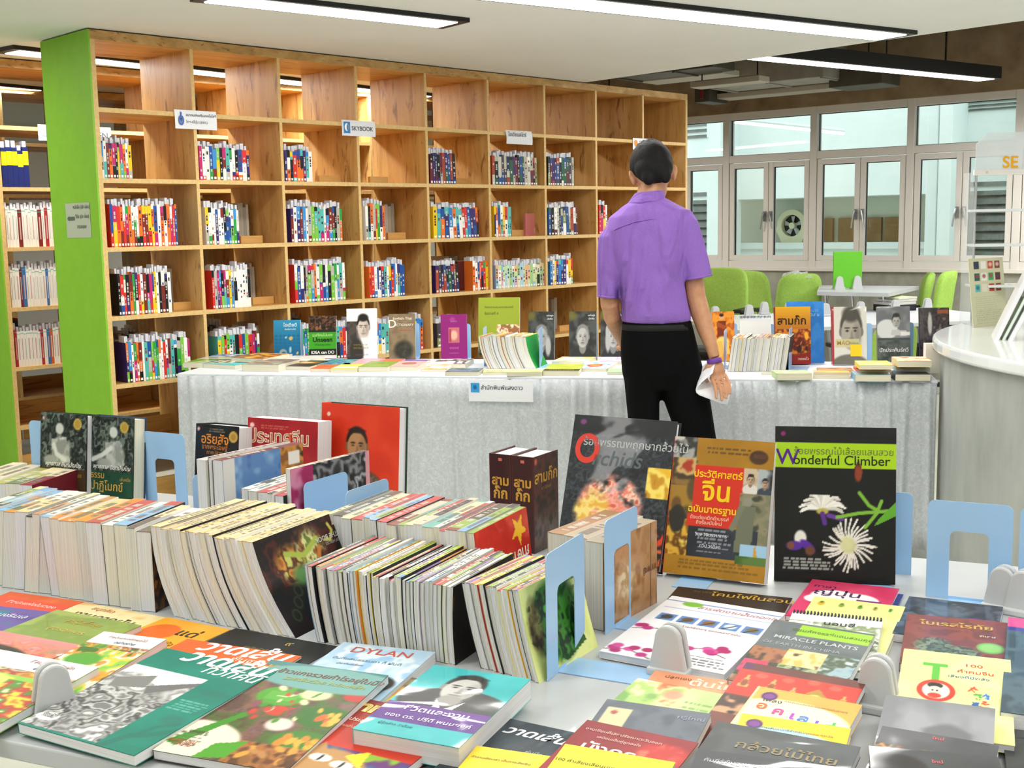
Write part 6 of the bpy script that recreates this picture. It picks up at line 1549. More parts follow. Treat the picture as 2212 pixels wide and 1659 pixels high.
def a_manga():
    A = Art(80, 110, '#2a1512'); A.photo(0, 0, 1, 1, ['#241210', '#4a1e18', '#1a1412', '#3a2018'], 5, 4); A.rect(.55, 0, 1, 1, '#161616', .75)
    A.photo(0, 0, 1, 1, ['#b8c25a', '#6a7a34', '#d8d890', '#8a5a2a', '#3a3018'], 8, 6, photo_mask(A, .3, .42, .3, .22, .5)); A.photo(0, 0, 1, 1, ['#a8622a', '#d8943a', '#5a2a14', '#c8c86a'], 9, 8, photo_mask(A, .35, .68, .24, .2, .5)); A.line([(.1, .12), (.18, .09), (.27, .14), (.25, .2)], .02, '#c8c25a'); A.line([(.2, .3), (.32, .5), (.24, .7)], .03, '#a8b84a'); A.line([(.3, .3), (.46, .36), (.5, .5)], .03, '#c87a3a'); A.ell(.5, .6, .1, .09, '#5a8a4a', .8)
    for u, v in ((.62, .72), (.72, .78), (.82, .86)): A.ell(u, v, .06, .045, '#3a4a2a', .3); A.ell(u, v, .045, .032, '#1a1c16', .3)
    A.rect(0, 0, 1, .05, '#1c1c1c'); return A
row('comic_book', nr('the curved row of straw-coloured comics', 'comic'), (378, 1332), (638, 1380), bB, 22, h_, bB.length, PB, [PG_W, PG_W, PG_W, PG_C], leanfn=lambda q: -.048-.042*q, curve=-.012, seed=6, coverp=.8, group='curved straw-coloured comics, spines up', wrap=PRINT, lastcol='#1c1612', tj=.3,
    last=(a_manga(), [T('THE BOOK', .2, .035, .085, '#d8d8d0', rot=1, al='LEFT'), ('OF HEROES', .28, .035, .05, '#a8a8a0', dict(rot=1, al='LEFT'))]))
PC = ['#8fb04a', '#f2ece0', '#c9d24a', '#6b7d55', '#d98a3a', '#d6dcd2', '#8a6aa8', '#6f9cc0', '#e8d24a', '#f2ece0', '#c24a4a', '#5a5550', '#8fb04a', '#f2ece0']
h_ = hgt((987, 1436), (987, 1266)); bC = bdir((987, 1266), (1117, 1194), h_)
row('guidebook', nr('the long row of slim nature guides', 'guide'), (688, 1386), (987, 1436), bC, 36, h_, bC.length, PC, [PG_G, PG_W, PG_G, PG_C, PG_W], leanfn=lambda q: -.022*(1-q), curve=-.003, seed=8, coverp=.45, group='slim nature guides, spines up, in the long row', lastcol='#14100e', tj=.25,
    last=(a_mix(['#14100e', '#1e1814', '#14100e', '#5a3a1a'], 5, 4), ()))
PDD = ['#c9d24a', '#e8d24a', '#8fb04a', '#b8484e', '#d98a3a', '#8a6aa8', '#c88a5a', '#5a5550']
h_ = hgt((1168, 1475), (1150, 1288)); bD = bdir((1119, 1288), (1240, 1222), h_)
A = Art(70, 96, '#d9e08a'); A.photo(0, 0, 1, 1, ['#d4dc84', '#e2e89a'], 4, 2); A.poly([(.05, .35), (.85, .15), (.95, .5), (.6, .95), (.1, .75)], '#2c5a20'); A.photo(0, 0, 1, 1, ['#1c4a1a', '#3a7a2a', '#14301a', '#4a9a34'], 6, 4, photo_mask(A, .48, .52, .5, .42, .2)); A.photo(0, 0, 1, 1, ['#3a3020', '#6a5a34', '#8a8a4a', '#22200f'], 8, 9, photo_mask(A, .45, .85, .36, .12, .4))
row('guidebook', nr('the short row before the blue bookend', 'guide'), (1038, 1444), (1166, 1476), bD, 14, h_, bD.length, PDD, [PG_G, PG_W, PG_G], leanfn=lambda q: -.036, curve=-.003, seed=12, coverp=.4, group='nature guides, spines up, before the blue bookend', lastcol='#d9e08a', tj=.3,
    last=(A, [T('พรรณไม้', .1, .12, .09, '#5a6a2a', rot=1, al='LEFT'), T('ในสวน', .22, .12, .07, '#5a6a2a', rot=1, al='LEFT')]))
PE = ['#b8484e', '#7fb0d8', '#e9d9a8', '#c24a4a', '#d8c8b0', '#8a4a40', '#58544a', '#d6dcd2', '#6fb0a8', '#8fb04a']
NAMES2['#6fb0a8'] = 'sea green'
h_ = .165; bE = bdir((1038, 1168), (1146, 1106), h_)
A = Art(60, 76, '#c8281e'); A.photo(0, 0, 1, 1, ['#c0241c', '#d23026'], 4, 3)
def star(A, cu, cv, r, c):
    A.poly([(cu+(r if k % 2 == 0 else r*.42)*math.cos(math.pi*k/5+1.2), cv+(r if k % 2 == 0 else r*.42)*math.sin(math.pi*k/5+1.2)*A.w/A.h) for k in range(10)], c)
star(A, .22, .2, .2, '#f0c02a'); star(A, .82, .12, .07, '#f0c02a'); star(A, .72, .42, .06, '#f0c02a')
row('hardback', nr('the wrapped middle row with the red star cover', 'book'), (718, 1286), (1046, 1340), bE, 17, h_, bE.length, PE, [PG_C, PG_W, PG_W, PG_C], leanfn=lambda q: -.006-.012*q, seed=14, coverp=.55, group='shrink-wrapped books, spines up, in the middle row', wrap=WRAP, lastcol='#c8281e', tj=.45,
    last=(A, [T('ภาษาจีน', .45, .28, .2, '#f2ece0', rot=1, b=.02), T('ครบวงจร', .72, .25, .13, '#f2ece0', rot=1, b=.02)]))
h_ = hgt((1300, 1366), (1296, 1172)); A = a_mix(['#a87c52', '#b88c62', '#96683e'], 4, 3, w=60, h=80); A.rect(.0, .12, 1, .14, '#5a3a24'); A.photo(0, 0, 1, 1, ['#e0cfae', '#b89468', '#d8c09a'], 10, 4, photo_mask(A, .55, .6, .3, .22, .6))
row('hardback', lambda i, n, c: ('blue-topped wrapped book beside the arched bookend', 'thick stone grey book beside the arched bookend', 'brown book with pale flowers held by the arched bookend')[i], (1186, 1332), (1300, 1367), bdir((1296, 1172), (1378, 1120), h_), 3, h_, .2, ['#3d6ea8', '#b9a890', '#a87c52'], [PG_C, PG_G, PG_G], seed=21, coverp=.8, wrap=WRAP, lastcol='#a87c52', ts=[1, 1.25, .9], last=(A, [T('มหากาพย์', .5, .08, .12, '#6a4024', rot=1)]))
# tall tilted books behind the comics
h_ = hgt((470, 1205), (470, 992)); A = Art(60, 70, '#2f5c9c'); A.photo(0, 0, 1, 1, ['#2c58a0', '#5a86c0', '#8ab0d8'], 4, 3); A.rect(0, .86, 1, 1, '#d8d8d6'); A.photo(0, 0, 1, .3, ['#8a5a2a', '#c88a3a', '#3a2a18'], 9, 5); A.poly([(.35, .8), (.5, .45), (.62, .3), (.9, .2), (.9, .5), (.6, .75)], '#b8742a'); A.photo(.3, .2, 1, .8, ['#c88a3a', '#8a4a1c', '#e0b060'], 10, 5, photo_mask(A, .7, .42, .3, .3, .4)); A.rect(.06, .06, .2, .2, '#e8e6e0'); A.ell(.5, .72, .12, .08, '#d8963a', .3)
row('hardback', lambda i, n, c: ('black book with an orange label on its spine', 'thin white-edged dark red book in the tilted group', 'thin dark book in the tilted group', 'book with a golden temple against blue sky on its cover')[i], (438, 1198), (494, 1208), bdir((492, 984), (641, 956), h_), 4, h_, .24, ['#1c1c1e', '#6a2a30', '#2a2426', '#d8d8d6'], [PG_W], seed=31, coverp=.9, ts=[1.5, .5, .4, 1.4], wrap=WRAP, lastcol='#2f5c9c', last=(A, ()))
h_ = hgt((530, 1225), (524, 1058)); A = a_mix(['#18181a', '#222226'], 3, 3, w=40, h=50)
row('paperback', lambda i, n, c: '%s slim book, %s along, between the temple book and the blue bookends' % (c, ORD[i]), (528, 1226), (618, 1240), bdir((522, 1058), (600, 1030), h_), 5, h_, .2, ['#b8484e', '#d6dcd2', '#d8c8b0', '#5a5550', '#f2ece0'], [PG_W, PG_G], seed=33, coverp=.7, lastcol='#18181a', last=(A, [T('กบ', .2, .6, .3, '#e0762a', rot=1, b=.02)]))
h_ = hgt((630, 1235), (626, 1014)); A = Art(60, 66, '#6a6a6a'); A.photo(0, 0, 1, 1, ['#3a3a3a', '#8a8a8a', '#2a2a2c', '#b4b4b4', '#1e1e20'], 6, 4); A.rect(0, .72, 1, 1, '#b8406a'); A.photo(0, .72, 1, 1, ['#c84a78', '#a83060', '#d88aa8'], 4, 3); A.rect(0, 0, 1, .06, '#d89aa0')
row('hardback', lambda i, n, c: 'pink and black-and-white book tilted before the red portrait book', (628, 1235), (640, 1237), bdir((625, 1014), (757, 987), h_), 1, h_, .24, ['#d8c8b0'], [PG_W], seed=35, lastcol='#b8406a', last=(A, ()))
row('paperback', lambda i, n, c: '%s book, %s along, in the low group at the table corner behind' % (c, ORD[i]), (-75, 1140), (74, 1160), bdir((70, 1060), (130, 1030), .1), 6, hgt((70, 1160), (70, 1050)), .2, ['#a8a85a', '#8a2a34', '#6b7d55', '#e9d9a8', '#d8c8b0'], [PG_C, PG_W], seed=37, lastcol='#6a1c26')

# ------------------------------------------------------------------ panel clips on the front table
for px, py, yw, lab in ((118, 1548, 38, 'grey panel clip beside the green drawing book'), (1449, 1456, 150, 'grey panel clip before the white orchid magazine'), (1894, 1534, 150, 'grey panel clip beside the ukulele song book'), (2166, 1318, 140, 'grey panel clip in front of the empty arched bookend'), (2211, 1328, 140, 'grey panel clip at the edge beside another clip'), (52, 1078, 67, 'grey panel clip at the back corner by the monk books')):
    clip(px, py, TZ, math.radians(yw), lab, 1.15)

# ------------------------------------------------------------------ books and magazines lying flat
FOOD = ['#3f7a2a', '#7aa83a', '#d8742a', '#e8b43a', '#b8302a', '#e8dcc0', '#5a3a2a']
def a_food(bgc, seed, top=None, n=9):
    A = Art(80, 104, bgc); A.photo(0, 0, 1, 1, ['#4a3a34', bgc, '#5a6a3a', '#6a4a40'], 5, seed); A.photo(0, .0, 1, 1, FOOD, n, seed+1, np.full(A.U.shape, .75)); A.blobs(.0, .2, 1, 1, FOOD, 34, .03, .11, seed+2)
    if top: A.rect(0, 0, 1, top[0], top[1])
    return A
def a_draw(c, c2=None):
    A = Art(110, 150, c); A.photo(0, 0, 1, 1, [c, tuple(Art.c(c)*.93)], 4, 2); A.rect(0, .235, .66, .98, '#b9b9b9')
    A.photo(0, .235, .66, .98, ['#d8d8d6', '#8a8a8a', '#c4c4c2', '#6a6a6a', '#e6e6e4'], 6, 5, hard=.0); A.photo(0, .5, .66, .98, ['#e0e0de', '#6a6a6a', '#b4b4b2', '#3e3e3e', '#cfcfcd', '#767676'], 9, 8, hard=.0)
    A.poly([(0, .235), (.66, .235), (.66, .3), (.4, .4), (.2, .3), (0, .34)], '#dededc'); A.poly([(.35, .42), (.66, .28), (.66, .33), (.42, .5)], '#6a6a6a'); A.poly([(.05, .4), (.3, .3), (.36, .44), (.1, .5)], '#7a7a78')
    A.ell(.1, .88, .09, .04, '#ececea', .15); A.line([(.7, 1), (.78, .86), (.88, .82), (1, .74)], .03, '#1f6a5c', .8); A.line([(.8, .86), (.85, .74), (.95, .68)], .02, '#1f6a5c', .7); A.ell(.85, .35, .13, .03, '#2a6a60', .5, .6); A.ell(.88, .66, .09, .05, '#2a6a60', .6, .6); A.textlines(.7, .46, .97, .58, 5, '#8fc8ba', 3, .6); return A
FW = dict(gl=WRAP)
# far corner on the side of the thick row
FL('orange book lying at the back corner before the thick row', (23, 1278), (182, 1300), .012, .2, '#e0602e', a_mix(['#e0602e', '#e87440'], 3, 2, (.15, .6, '#e8543a')), [T('ศิลปะแห่งใบตอง', .55, .28, .1, '#f0d8cc')], pages='w')
FL('violet book lying partly under the green cookbook', (-135, 1294), (112, 1322), .014, .2, '#5a4a8a', a_mix(['#5a4a8a', '#68589a', '#3a7a8a'], 3, 2), [T('หมู่บ้านประมงริมเล', .62, .22, .08, '#dcd8e8')], .008, .0, pages='w')
FL('cream and orange handwriting book lying beside the orange one', (182, 1301), (358, 1334), .012, .22, '#ecd89a', a_mix(['#ecd89a', '#f0e0ac', '#e8b46a'], 3, 6), [T('งานคาดฝัน', .5, .3, .16, '#3a3428', sh=.3), T('สนุกคิด', .35, .12, .09, '#c86a3a')], pages='w')
A = a_food('#8aa04a', 4, None, 5); A.photo(0, 0, 1, .55, ['#8aa040', '#7a9438', '#98ac50'], 3, 3); A.ell(.4, .72, .36, .2, '#c8bca0', .4); A.photo(0, 0, 1, 1, ['#d8ccb0', '#a89878', '#c8a888'], 9, 3, photo_mask(A, .4, .72, .34, .2, .3))
FL('olive green cookbook with a plate of food lying on the violet book', (124, 1317), (306, 1351), .012, .25, '#8aa04a', A, [T('ครัวไทย', .5, .18, .13, '#b89a3a', sh=.2), T('สูตรอาหาร', .5, .33, .1, '#c8b45a')], .012, .008, pages='w', gl=WRAP)
def a_head():
    A = Art(60, 80, '#f0ac2e'); A.photo(0, 0, 1, 1, ['#eea82a', '#f2b43a'], 3, 2); A.ell(.3, .3, .24, .17, '#e06a1c', .08); A.poly([(.06, .3), (.3, .38), (.24, .5), (.1, .46)], '#e06a1c'); A.ell(.26, .5, .12, .06, '#e06a1c', .1); return A
FL('amber book with an orange head silhouette lying before the comics', (361, 1333), (499, 1360), .013, .22, '#f0ac2e', a_head(), [T('แด่', .66, .3, .26, '#3a2c1c', b=.02), T('พงศ์ใจ', .6, .52, .13, '#7a5a1c')], pages='w')
FL('black book with a small gold emblem lying before the slim guides', (509, 1357), (734, 1397), .014, .22, '#1c1d1f', a_mix(['#1a1b1d', '#242528'], 3, 2), [T('๙', .62, .16, .11, '#b8a04a'), T('สามัญสำนึกเล่าเรื่องจิต', .58, .33, .055, '#8a7a4a')], pages='w')
A = a_food('#d8747a', 7); A.photo(0, 0, 1, 1, ['#dc7a80', '#e08a8c'], 3, 4, np.clip(1-A.V*2.2, 0, 1)); A.ell(.55, .38, .34, .2, '#161414', .1); A.ell(.55, .38, .22, .12, '#c8b494', .3); A.photo(0, 0, 1, 1, ['#d8c8a8', '#5a8a3a', '#c84a3a'], 9, 3, photo_mask(A, .55, .38, .2, .11, .3)); A.ell(.95, .45, .2, .16, '#c82a3a', .3)
FL('pink food magazine with a black plate, lying at the table edge', (-95, 1346), (178, 1394), .012, .28, '#d8747a', A, (), .016, .012, pages='w', gl=WRAP)
def a_carve(seed):
    A = a_food('#7aa83a', seed, None, 6); A.photo(0, .25, 1, 1, ['#5a9a2a', '#8ac24a', '#e8c83a', '#f0ecd8', '#e88a2a', '#3a6a1c'], 5, seed+3); A.ell(.35, .42, .26, .1, '#4a9a22', .3); A.ell(.65, .75, .2, .1, '#e8d83a', .3); A.ell(.3, .7, .22, .09, '#f0f0e4', .4); A.ell(.85, .6, .12, .07, '#f0a02a', .3); A.rect(0, 0, 1, .18, '#ebe6e4'); return A
FL('fruit carving magazine with a white title strip, lying under the green drawing book', (225, 1364), (360, 1381), .014, .26, '#7aa83a', a_carve(3), [T('ศิลปะแกะสลักผลไม้', .5, .085, .08, '#a87a80'), T('อย่างง่าย', .55, .155, .09, '#3a4a6a', sh=.3)], .02, .006, pages='w', gl=WRAP)
A = a_carve(8); A.photo(0, .3, 1, 1, ['#6aa83a', '#e8822a', '#d8d03a', '#b83a2a', '#4a8a2a', '#e8e0b0'], 7, 4); A.ell(.5, .35, .12, .1, '#c8d86a', .2); A.ell(.5, .35, .05, .05, '#5a3a1a', .3)
FL('fruit carving magazine with vegetables, beside the grey clip', (-60, 1392), (213, 1442), .014, .27, '#7aa83a', A, [T('ศิลปะแกะสลักผัก', .72, .085, .05, '#a87a80'), T('อย่างง่าย', .75, .155, .06, '#3a4a6a', sh=.3)], .024, .004, pages='w', gl=WRAP)
# the two drawing manuals
FL('orange drawing manual with white brush lettering, under the green one', (405, 1380), (652, 1418), .012, .28, '#e8622a', a_mix(['#e8622a', '#ec7038'], 3, 2, w=60, h=80), [T('วาดเส้น', .56, .13, .25, '#f4f0ec', sh=.25, b=.03), T('พื้นฐาน', .7, .21, .1, '#f4e0d0')], .006, .004, pages='w')
FLx = dict(FL=(40, 1561))
flat('green drawing manual with grey sketches of a landscape', (360, 1400), (597, 1451), .016, FL=(40, 1563), zb=.022, zf=.006, art=a_draw('#15806e'), cover='#15806e', pages='w', name='magazine', texts=[T('วาดเส้น', .6, .09, .25, '#f2f4f2', sh=.25, b=.03), T('ทิวทัศน์', .75, .17, .16, '#e0ece8', sh=.25, b=.015), T('เรียนรู้วิธี', .1, .872, .035, '#5a5a5a'), T('วาดเส้น', .1, .892, .035, '#5a5a5a')])
# peaches, DYLAN, cookbook, cat faces
def a_peach():
    A = Art(60, 70, '#8a7a62'); A.photo(0, 0, 1, 1, ['#7a6a54', '#a89474', '#6a5a44'], 4, 3)
    for cu, cv, rr2 in ((.45, .42, .3), (.82, .3, .22), (.25, .75, .24), (.75, .75, .25)):
        A.ell(cu, cv, rr2, rr2*.8, '#e8cf6a', .12)
        for q in (-.5, 0, .5): A.ell(cu+q*rr2, cv, rr2*.16, rr2*.7, '#c8605a', .5, .8)
    return A
FL('book with striped peaches lying under the turquoise portrait book', (690, 1432), (905, 1466), .012, .24, '#8a7a62', a_peach(), (), pages='w')
def a_dylan():
    A = Art(80, 90, '#b4d2ea'); A.photo(0, 0, 1, 1, ['#9cc4e6', '#dce8f0', '#b4d2ea', '#c8dcec'], 4, 4); A.ell(.3, .72, .6, .18, '#3a4664', .15); A.ell(.72, .62, .24, .14, '#2c2420', .15); A.ell(.62, .72, .2, .1, '#c89a78', .2); A.ell(.1, .6, .14, .1, '#6a4a38', .3); A.ell(.12, .56, .1, .06, '#b88a68', .3); return A
FL('pale blue book titled DYLAN with a person lying down on its cover', (743, 1387), (941, 1409), .02, .25, '#b4d2ea', a_dylan(), [T('DYLAN', .5, .16, .2, '#c85a4e'), T('ปืนที่แสนธรรมดา ก็ ฝันดี', .46, .3, .075, '#5a8a9a'), T('ประพันธ์เรื่อง', .34, .38, .055, '#5a6a8a')], pages='w')
def a_cookb():
    A = a_food('#5a4a44', 13, None, 12); A.photo(0, .2, 1, 1, ['#4a3434', '#6a4a4a', '#3a5a24', '#4a3a30'], 6, 4, np.full(A.U.shape, .85)); A.ell(.42, .36, .2, .1, '#4a9a2a', .1); A.rect(.3, .32, .54, .4, '#5aa83a'); A.ell(.64, .3, .12, .06, '#e0d8a8', .3)
    A.ell(.85, .5, .2, .1, '#2c6a1c', .15); A.blobs(.74, .44, .96, .56, ['#e8943a', '#d8642a', '#f0b44a'], 16, .02, .04, 2); A.ell(.88, .74, .22, .1, '#3c7a24', .15); A.blobs(.74, .7, 1, .78, ['#e8a83a', '#d8842a'], 16, .025, .05, 3); A.ell(.62, .62, .1, .06, '#e0d0c8', .3); A.ell(.5, .5, .08, .05, '#c83a2a', .3)
    A.photo(.5, .8, 1, 1, ['#6a3a1c', '#a86a34', '#4a2814'], 12, 5); A.ell(.14, .85, .36, .17, '#e4e2c8', .1); A.poly([(.0, .9), (.3, .55), (.34, .58), (.1, .93)], '#3a8a1c'); A.poly([(.35, .86), (.55, .8), (.52, .96), (.3, 1)], '#4a9a22'); A.ell(.94, .27, .1, .05, '#b8302a', .2)
    A.blobs(.3, .26, .7, .6, ['#c83a2a', '#e8d8b0', '#4a8a2a', '#8a4a5a', '#3a6a1c'], 26, .015, .045, 8); A.blobs(.55, .82, 1, 1, ['#8a5a2a', '#5a3416', '#b8824a', '#d89a3a'], 22, .02, .05, 9); A.line([(.38, .36), (.46, .36)], .006, '#c8e09a'); A.rect(0, 0, 1, .06, '#3a7a7c'); A.ell(.62, .14, .62, .13, '#6aa09c', .1); A.textlines(.03, .8, .28, .93, 4, '#5a5a4a', 3); return A
flat('glossy Thai cookbook with leaf parcels and fried snacks, beside the green drawing manual', (586, 1425), (839, 1459), .014, L=.30, zb=.026, zf=.004, art=a_cookb(), cover='#4a4a40', pages='w', gloss=GLOSS, name='magazine', texts=[T('ข้าวแกงรวยกำไรอยู่ในมือ', .6, .125, .09, '#7a4a34', sh=.2), T('รวยเงินด้วย กะทะเหล็ก', .6, .19, .075, '#a8a84a', sh=.2), T('แถมเพจ', .15, .8, .045, '#5a4a34'), T('แม่ครัวใหม่', .12, .9, .05, '#b8402a'), T('ทำขาย', .15, .93, .05, '#b8402a')])
def a_cats():
    A = Art(80, 100, '#9a2420'); A.grad(0, 0, 1, .55, '#7a221e', '#d03a24'); A.photo(0, .5, 1, 1, ['#c8b43a', '#8ab43a', '#6a3a7a', '#3a5a8a', '#e07a2a'], 4, 5); A.ell(.45, .72, .33, .2, '#b88a54', .1); A.poly([(.2, .62), (.25, .48), (.38, .58)], '#b88a54'); A.poly([(.5, .56), (.64, .48), (.7, .64)], '#e8d83a')
    for u, v in ((.36, .62), (.56, .64), (.15, .78)): A.ell(u, v, .09, .035, '#ecebe4', .15); A.ell(u, v, .014, .03, '#1a1a1a', .3)
    A.poly([(.0, .9), (.1, .8), (.16, .9), (.25, .82), (.3, 1), (0, 1)], '#a8d03a'); A.poly([(.6, .86), (.75, .8), (.95, .9), (.9, 1), (.6, 1)], '#8a2a6a'); A.poly([(.3, .86), (.4, .94), (.55, .86), (.5, 1), (.28, 1)], '#c8e05a'); return A
FL('red children\'s book with patchwork cat faces, under the turquoise portrait book', (772, 1505), (1010, 1556), .014, .29, '#9a2420', a_cats(), [T('ทาทะ', .22, .13, .2, '#e8c83a', b=.06), T('ทาทะ', .22, .13, .2, '#f2ead8', b=.01), T('อนันต์ ประชุม', .17, .24, .07, '#f0dcc8'), T('นิทานอ่านเล่น', .17, .31, .05, '#e8a890')], .010, .0, pages='w')
def a_pridi():
    A = Art(100, 140, '#3cb4b8'); A.photo(0, 0, 1, 1, ['#38b0b4', '#44bcc0'], 3, 2); A.ell(.55, .5, .52, .2, '#3a3a3c', .08); A.face(.5, .28, .3, '#c4c2be', '#1c1a1a', '#3a3a3c', body=False, hairline=.8); A.ell(.5, .47, .12, .08, '#9a9894', .3); A.poly([(.38, .46), (.52, .6), (.66, .46), (.6, .62), (.44, .62)], '#e8e8e6'); A.rect(0, .58, 1, .82, '#5a2a86'); A.photo(0, .58, 1, .82, ['#562884', '#62308e'], 3, 2); return A
flat('thick turquoise book with a smiling man and a violet band, shrink-wrapped', (939, 1436), (1147, 1467), .032, FL=(797, 1581), zb=.014, zf=.010, art=a_pridi(), cover='#3cb4b8', pages='w', gloss=WRAP, texts=[T('ชีวิตและงาน', .52, .672, .135, '#ece6f2', b=.02), T('ของ ดร. ปรีดี พนมยงค์', .52, .775, .09, '#ece6f2', b=.01), T('ผู้รู้กล่าว ว่าด้วย', .3, .88, .055, '#1f6a78')])
FL('charcoal drawing manual with white brush lettering', (1085, 1549), (1248, 1584), .014, .28, '#39434c', a_mix(['#39434c', '#2c343c', '#4a555e'], 4, 3), [T('วาดเส้น', .6, .16, .27, '#d8dce0', sh=.25, b=.03), T('หุ่นนิ่ง', .8, .32, .09, '#aab4bc')], pages='w')
FL('yellow singles book with a blue tag, under the charcoal manual\'s corner', (1030, 1611), (1206, 1636), .012, .28, '#f0cc2a', a_mix(['#f0cc2a', '#ecd44a'], 3, 2, (.0, .0, '#f0cc2a')), [T('ครั้งเดียวช่วยได้', .45, .28, .13, '#3a3424', b=.01), T('ทำงานเสียเวลา เป็นการเสียเงิน', .4, .12, .06, '#5a4a24')], .014, .008, pages='w')
# group before the blue bookends
FL('salmon book titled about trees, lowest of its pile', (1416, 1448), (1650, 1481), .012, .24, '#e89a74', a_mix(['#e89a74', '#eca680'], 3, 2), [T('ต้นไม้', .58, .17, .2, '#f4d8c4', b=.02), T('ปลูกเอง', .25, .1, .08, '#8a5a44')], pages='w')
A = Art(60, 70, '#bcd98a'); A.photo(0, 0, 1, 1, ['#b4d482', '#c8e09a'], 3, 2); A.photo(0, 0, .62, .5, ['#7aa84a', '#a8c86a', '#e8d8a0', '#c8784a'], 6, 4); A.ell(.5, .15, .1, .07, '#e0a080', .5); A.textlines(.66, .2, .96, .4, 3, '#7a9a4a', 4)
FL('pale green gardening book lying on the salmon one', (1378, 1465), (1572, 1502), .012, .24, '#bcd98a', A, (), .012, .006, pages='w', gl=WRAP)
A = a_mix(['#4e5664', '#5c6472', '#464e5c'], 3, 2, w=60, h=70); A.rect(.07, .1, .3, .36, '#cfc49a'); A.ell(.15, .16, .03, .025, '#a83a34', .4)
FL('shrink-wrapped slate blue book with a cream stamp', (1312, 1510), (1537, 1542), .014, .24, '#4e5664', A, [T('ครูใหญ่', .85, .12, .09, '#8a94a4')], .024, .012, pages='w', gl=WRAP)
def a_dragon():
    A = Art(70, 84, '#8a1c22'); A.photo(0, 0, 1, 1, ['#84181e', '#941f26'], 3, 2); m = photo_mask(A, .82, .2, .26, .13, .3); A.photo(0, 0, 1, 1, ['#d84a3a', '#b82a24', '#e86a54'], 12, 4, m); return A
FL('dark red book with coral scales, titled dragon in Thai', (1269, 1555), (1509, 1605), .014, .26, '#8a1c22', a_dragon(), [T('มังกร', .38, .31, .22, '#f0e8e0', b=.015), T('งานเขียนดีเลิศปรัชญาตะวันออก', .4, .1, .055, '#e0b8b0'), T('เสมือนเป็นคู่หูทองใจ', .4, .16, .05, '#e0b8b0')], .036, .02, pages='w')
def a_yel():
    A = Art(60, 70, '#f2e21e'); A.ell(.3, .4, .1, .06, '#f2ecd8', .2); A.ell(.8, .45, .1, .06, '#f2ecd8', .2); A.poly([(.45, .5), (.52, .38), (.6, .5)], '#8a3a24'); A.ell(.52, .42, .1, .03, '#a8482a', .3); return A
FL('bright yellow word book lying lowest in the picture before the dragon book', (1221, 1607), (1459, 1647), .012, .26, '#f2e21e', a_yel(), [T('100 คำเสียงเลียนมนุษย์ สัตว์ ธรรมชาติ', .5, .16, .065, '#4a4420')], .05, .03, pages='w')
# orchid magazine and the brown book beneath
FL('dark brown book with gold Thai lettering, lying under the orchid magazine', (1465, 1267), (1712, 1292), .010, .26, '#2e2018', a_mix(['#2c1e16', '#3a2a20'], 3, 2), [T('โคมไฟในสวน', .68, .14, .14, '#c8a03a', b=.01), T('วิชาชีพ', .25, .1, .07, '#6a5a44')], pages='w')
def a_om():
    A = Art(100, 120, '#ebe9ec'); A.rect(.0, .07, 1, .085, '#7a94c4'); A.rect(.05, .19, 1, .2, '#8aa4d0'); A.ell(.25, .1, .09, .04, '#7ab83a', .2)
    for k in range(5): A.rect(.09+.18*k, .3, .24+.18*k, .41, '#5a86c4'); A.ell(.165+.18*k, .35, .05, .035, ('#3a2a34', '#6a4a34', '#8a5a3a', '#e0e4ea', '#7a6a4a')[k], .4); A.line([(.12+.18*k, .4), (.2+.18*k, .33)], .008, '#2a3a24')
    for (cu, cv, n_) in ((.2, .55, 5), (.18, .9, 8), (.68, .72, 9)):
        q = random.Random(int(cu*100)); A.line([(cu-.18, cv+.05), (cu, cv), (cu+.22, cv+.08)], .006, '#4a2a34')
        for k in range(n_): A.ell(cu+q.uniform(-.16, .18), cv+q.uniform(-.05, .05), .045, .03, q.choice(['#b82a7a', '#c84a94', '#a81e64']), .3)
    A.textlines(.6, .83, .97, .97, 4, '#4a4a54', 5); return A
flat('white magazine with magenta orchids and five small pictures', (1452, 1287), (1697, 1325), .012, FL=(1308, 1409), zb=.010, zf=.002, art=a_om(), cover='#ebe9ec', pages='w', gloss=PRINT, name='magazine', texts=[T('สารพัดงานปั้นดอกไม้', .66, .15, .085, '#b87a8a', sh=.25), T('ด้วยวิธีง่ายๆ ของเหล่าศิลปิน', .6, .47, .045, '#8a5a6a')])
# pile with the miracle plants
A = Art(70, 84, '#d23a62'); A.photo(0, 0, 1, 1, ['#cc3660', '#d84470'], 3, 2); A.ell(.35, .4, .25, .16, '#f2eef0', .1); A.ell(.6, .45, .26, .18, '#f2eef0', .1); A.ell(.2, .5, .14, .1, '#f2eef0', .1); A.rect(.62, .42, .88, .5, '#7a2a7a')
FL('pink language book with a white splash, under the cream one', (1755, 1251), (1943, 1272), .010, .24, '#d23a62', A, [T('ภาษา', .2, .2, .13, '#4a2a5a'), T('ญี่ปุ่น', .38, .38, .26, '#4a2a5a', b=.01)], pages='w')
FL('blue book peeping out under the pink language book', (1760, 1262), (1952, 1284), .004, .22, '#2c3a80', None, pages='w')
A = Art(70, 90, '#e2e294'); A.photo(0, 0, 1, 1, ['#e0e090', '#e8e89e'], 3, 2)
for k, (u, c) in enumerate(((.12, '#d8a82a'), (.34, '#8a9a3a'), (.54, '#6a9a3a'), (.7, '#b8943a'), (.86, '#4a9a3a'))): A.ell(u, .14+.0*k, .035-.004*k, .045-.006*k, c, .3); A.ell(u, .11, .02, .02, '#4a7a2a', .4)
FL('pale yellow book with a row of small pot plants, under the spiral book', (1760, 1288), (1956, 1311), .012, .25, '#e2e294', A, (), .006, .0, pages='w')
A = a_mix(['#d8dcd2', '#8a9a74', '#e8eae4', '#5a6a4a'], 7, 5, w=60, h=70)
A.rect(0, 0, 1, .16, '#e4e6e6')
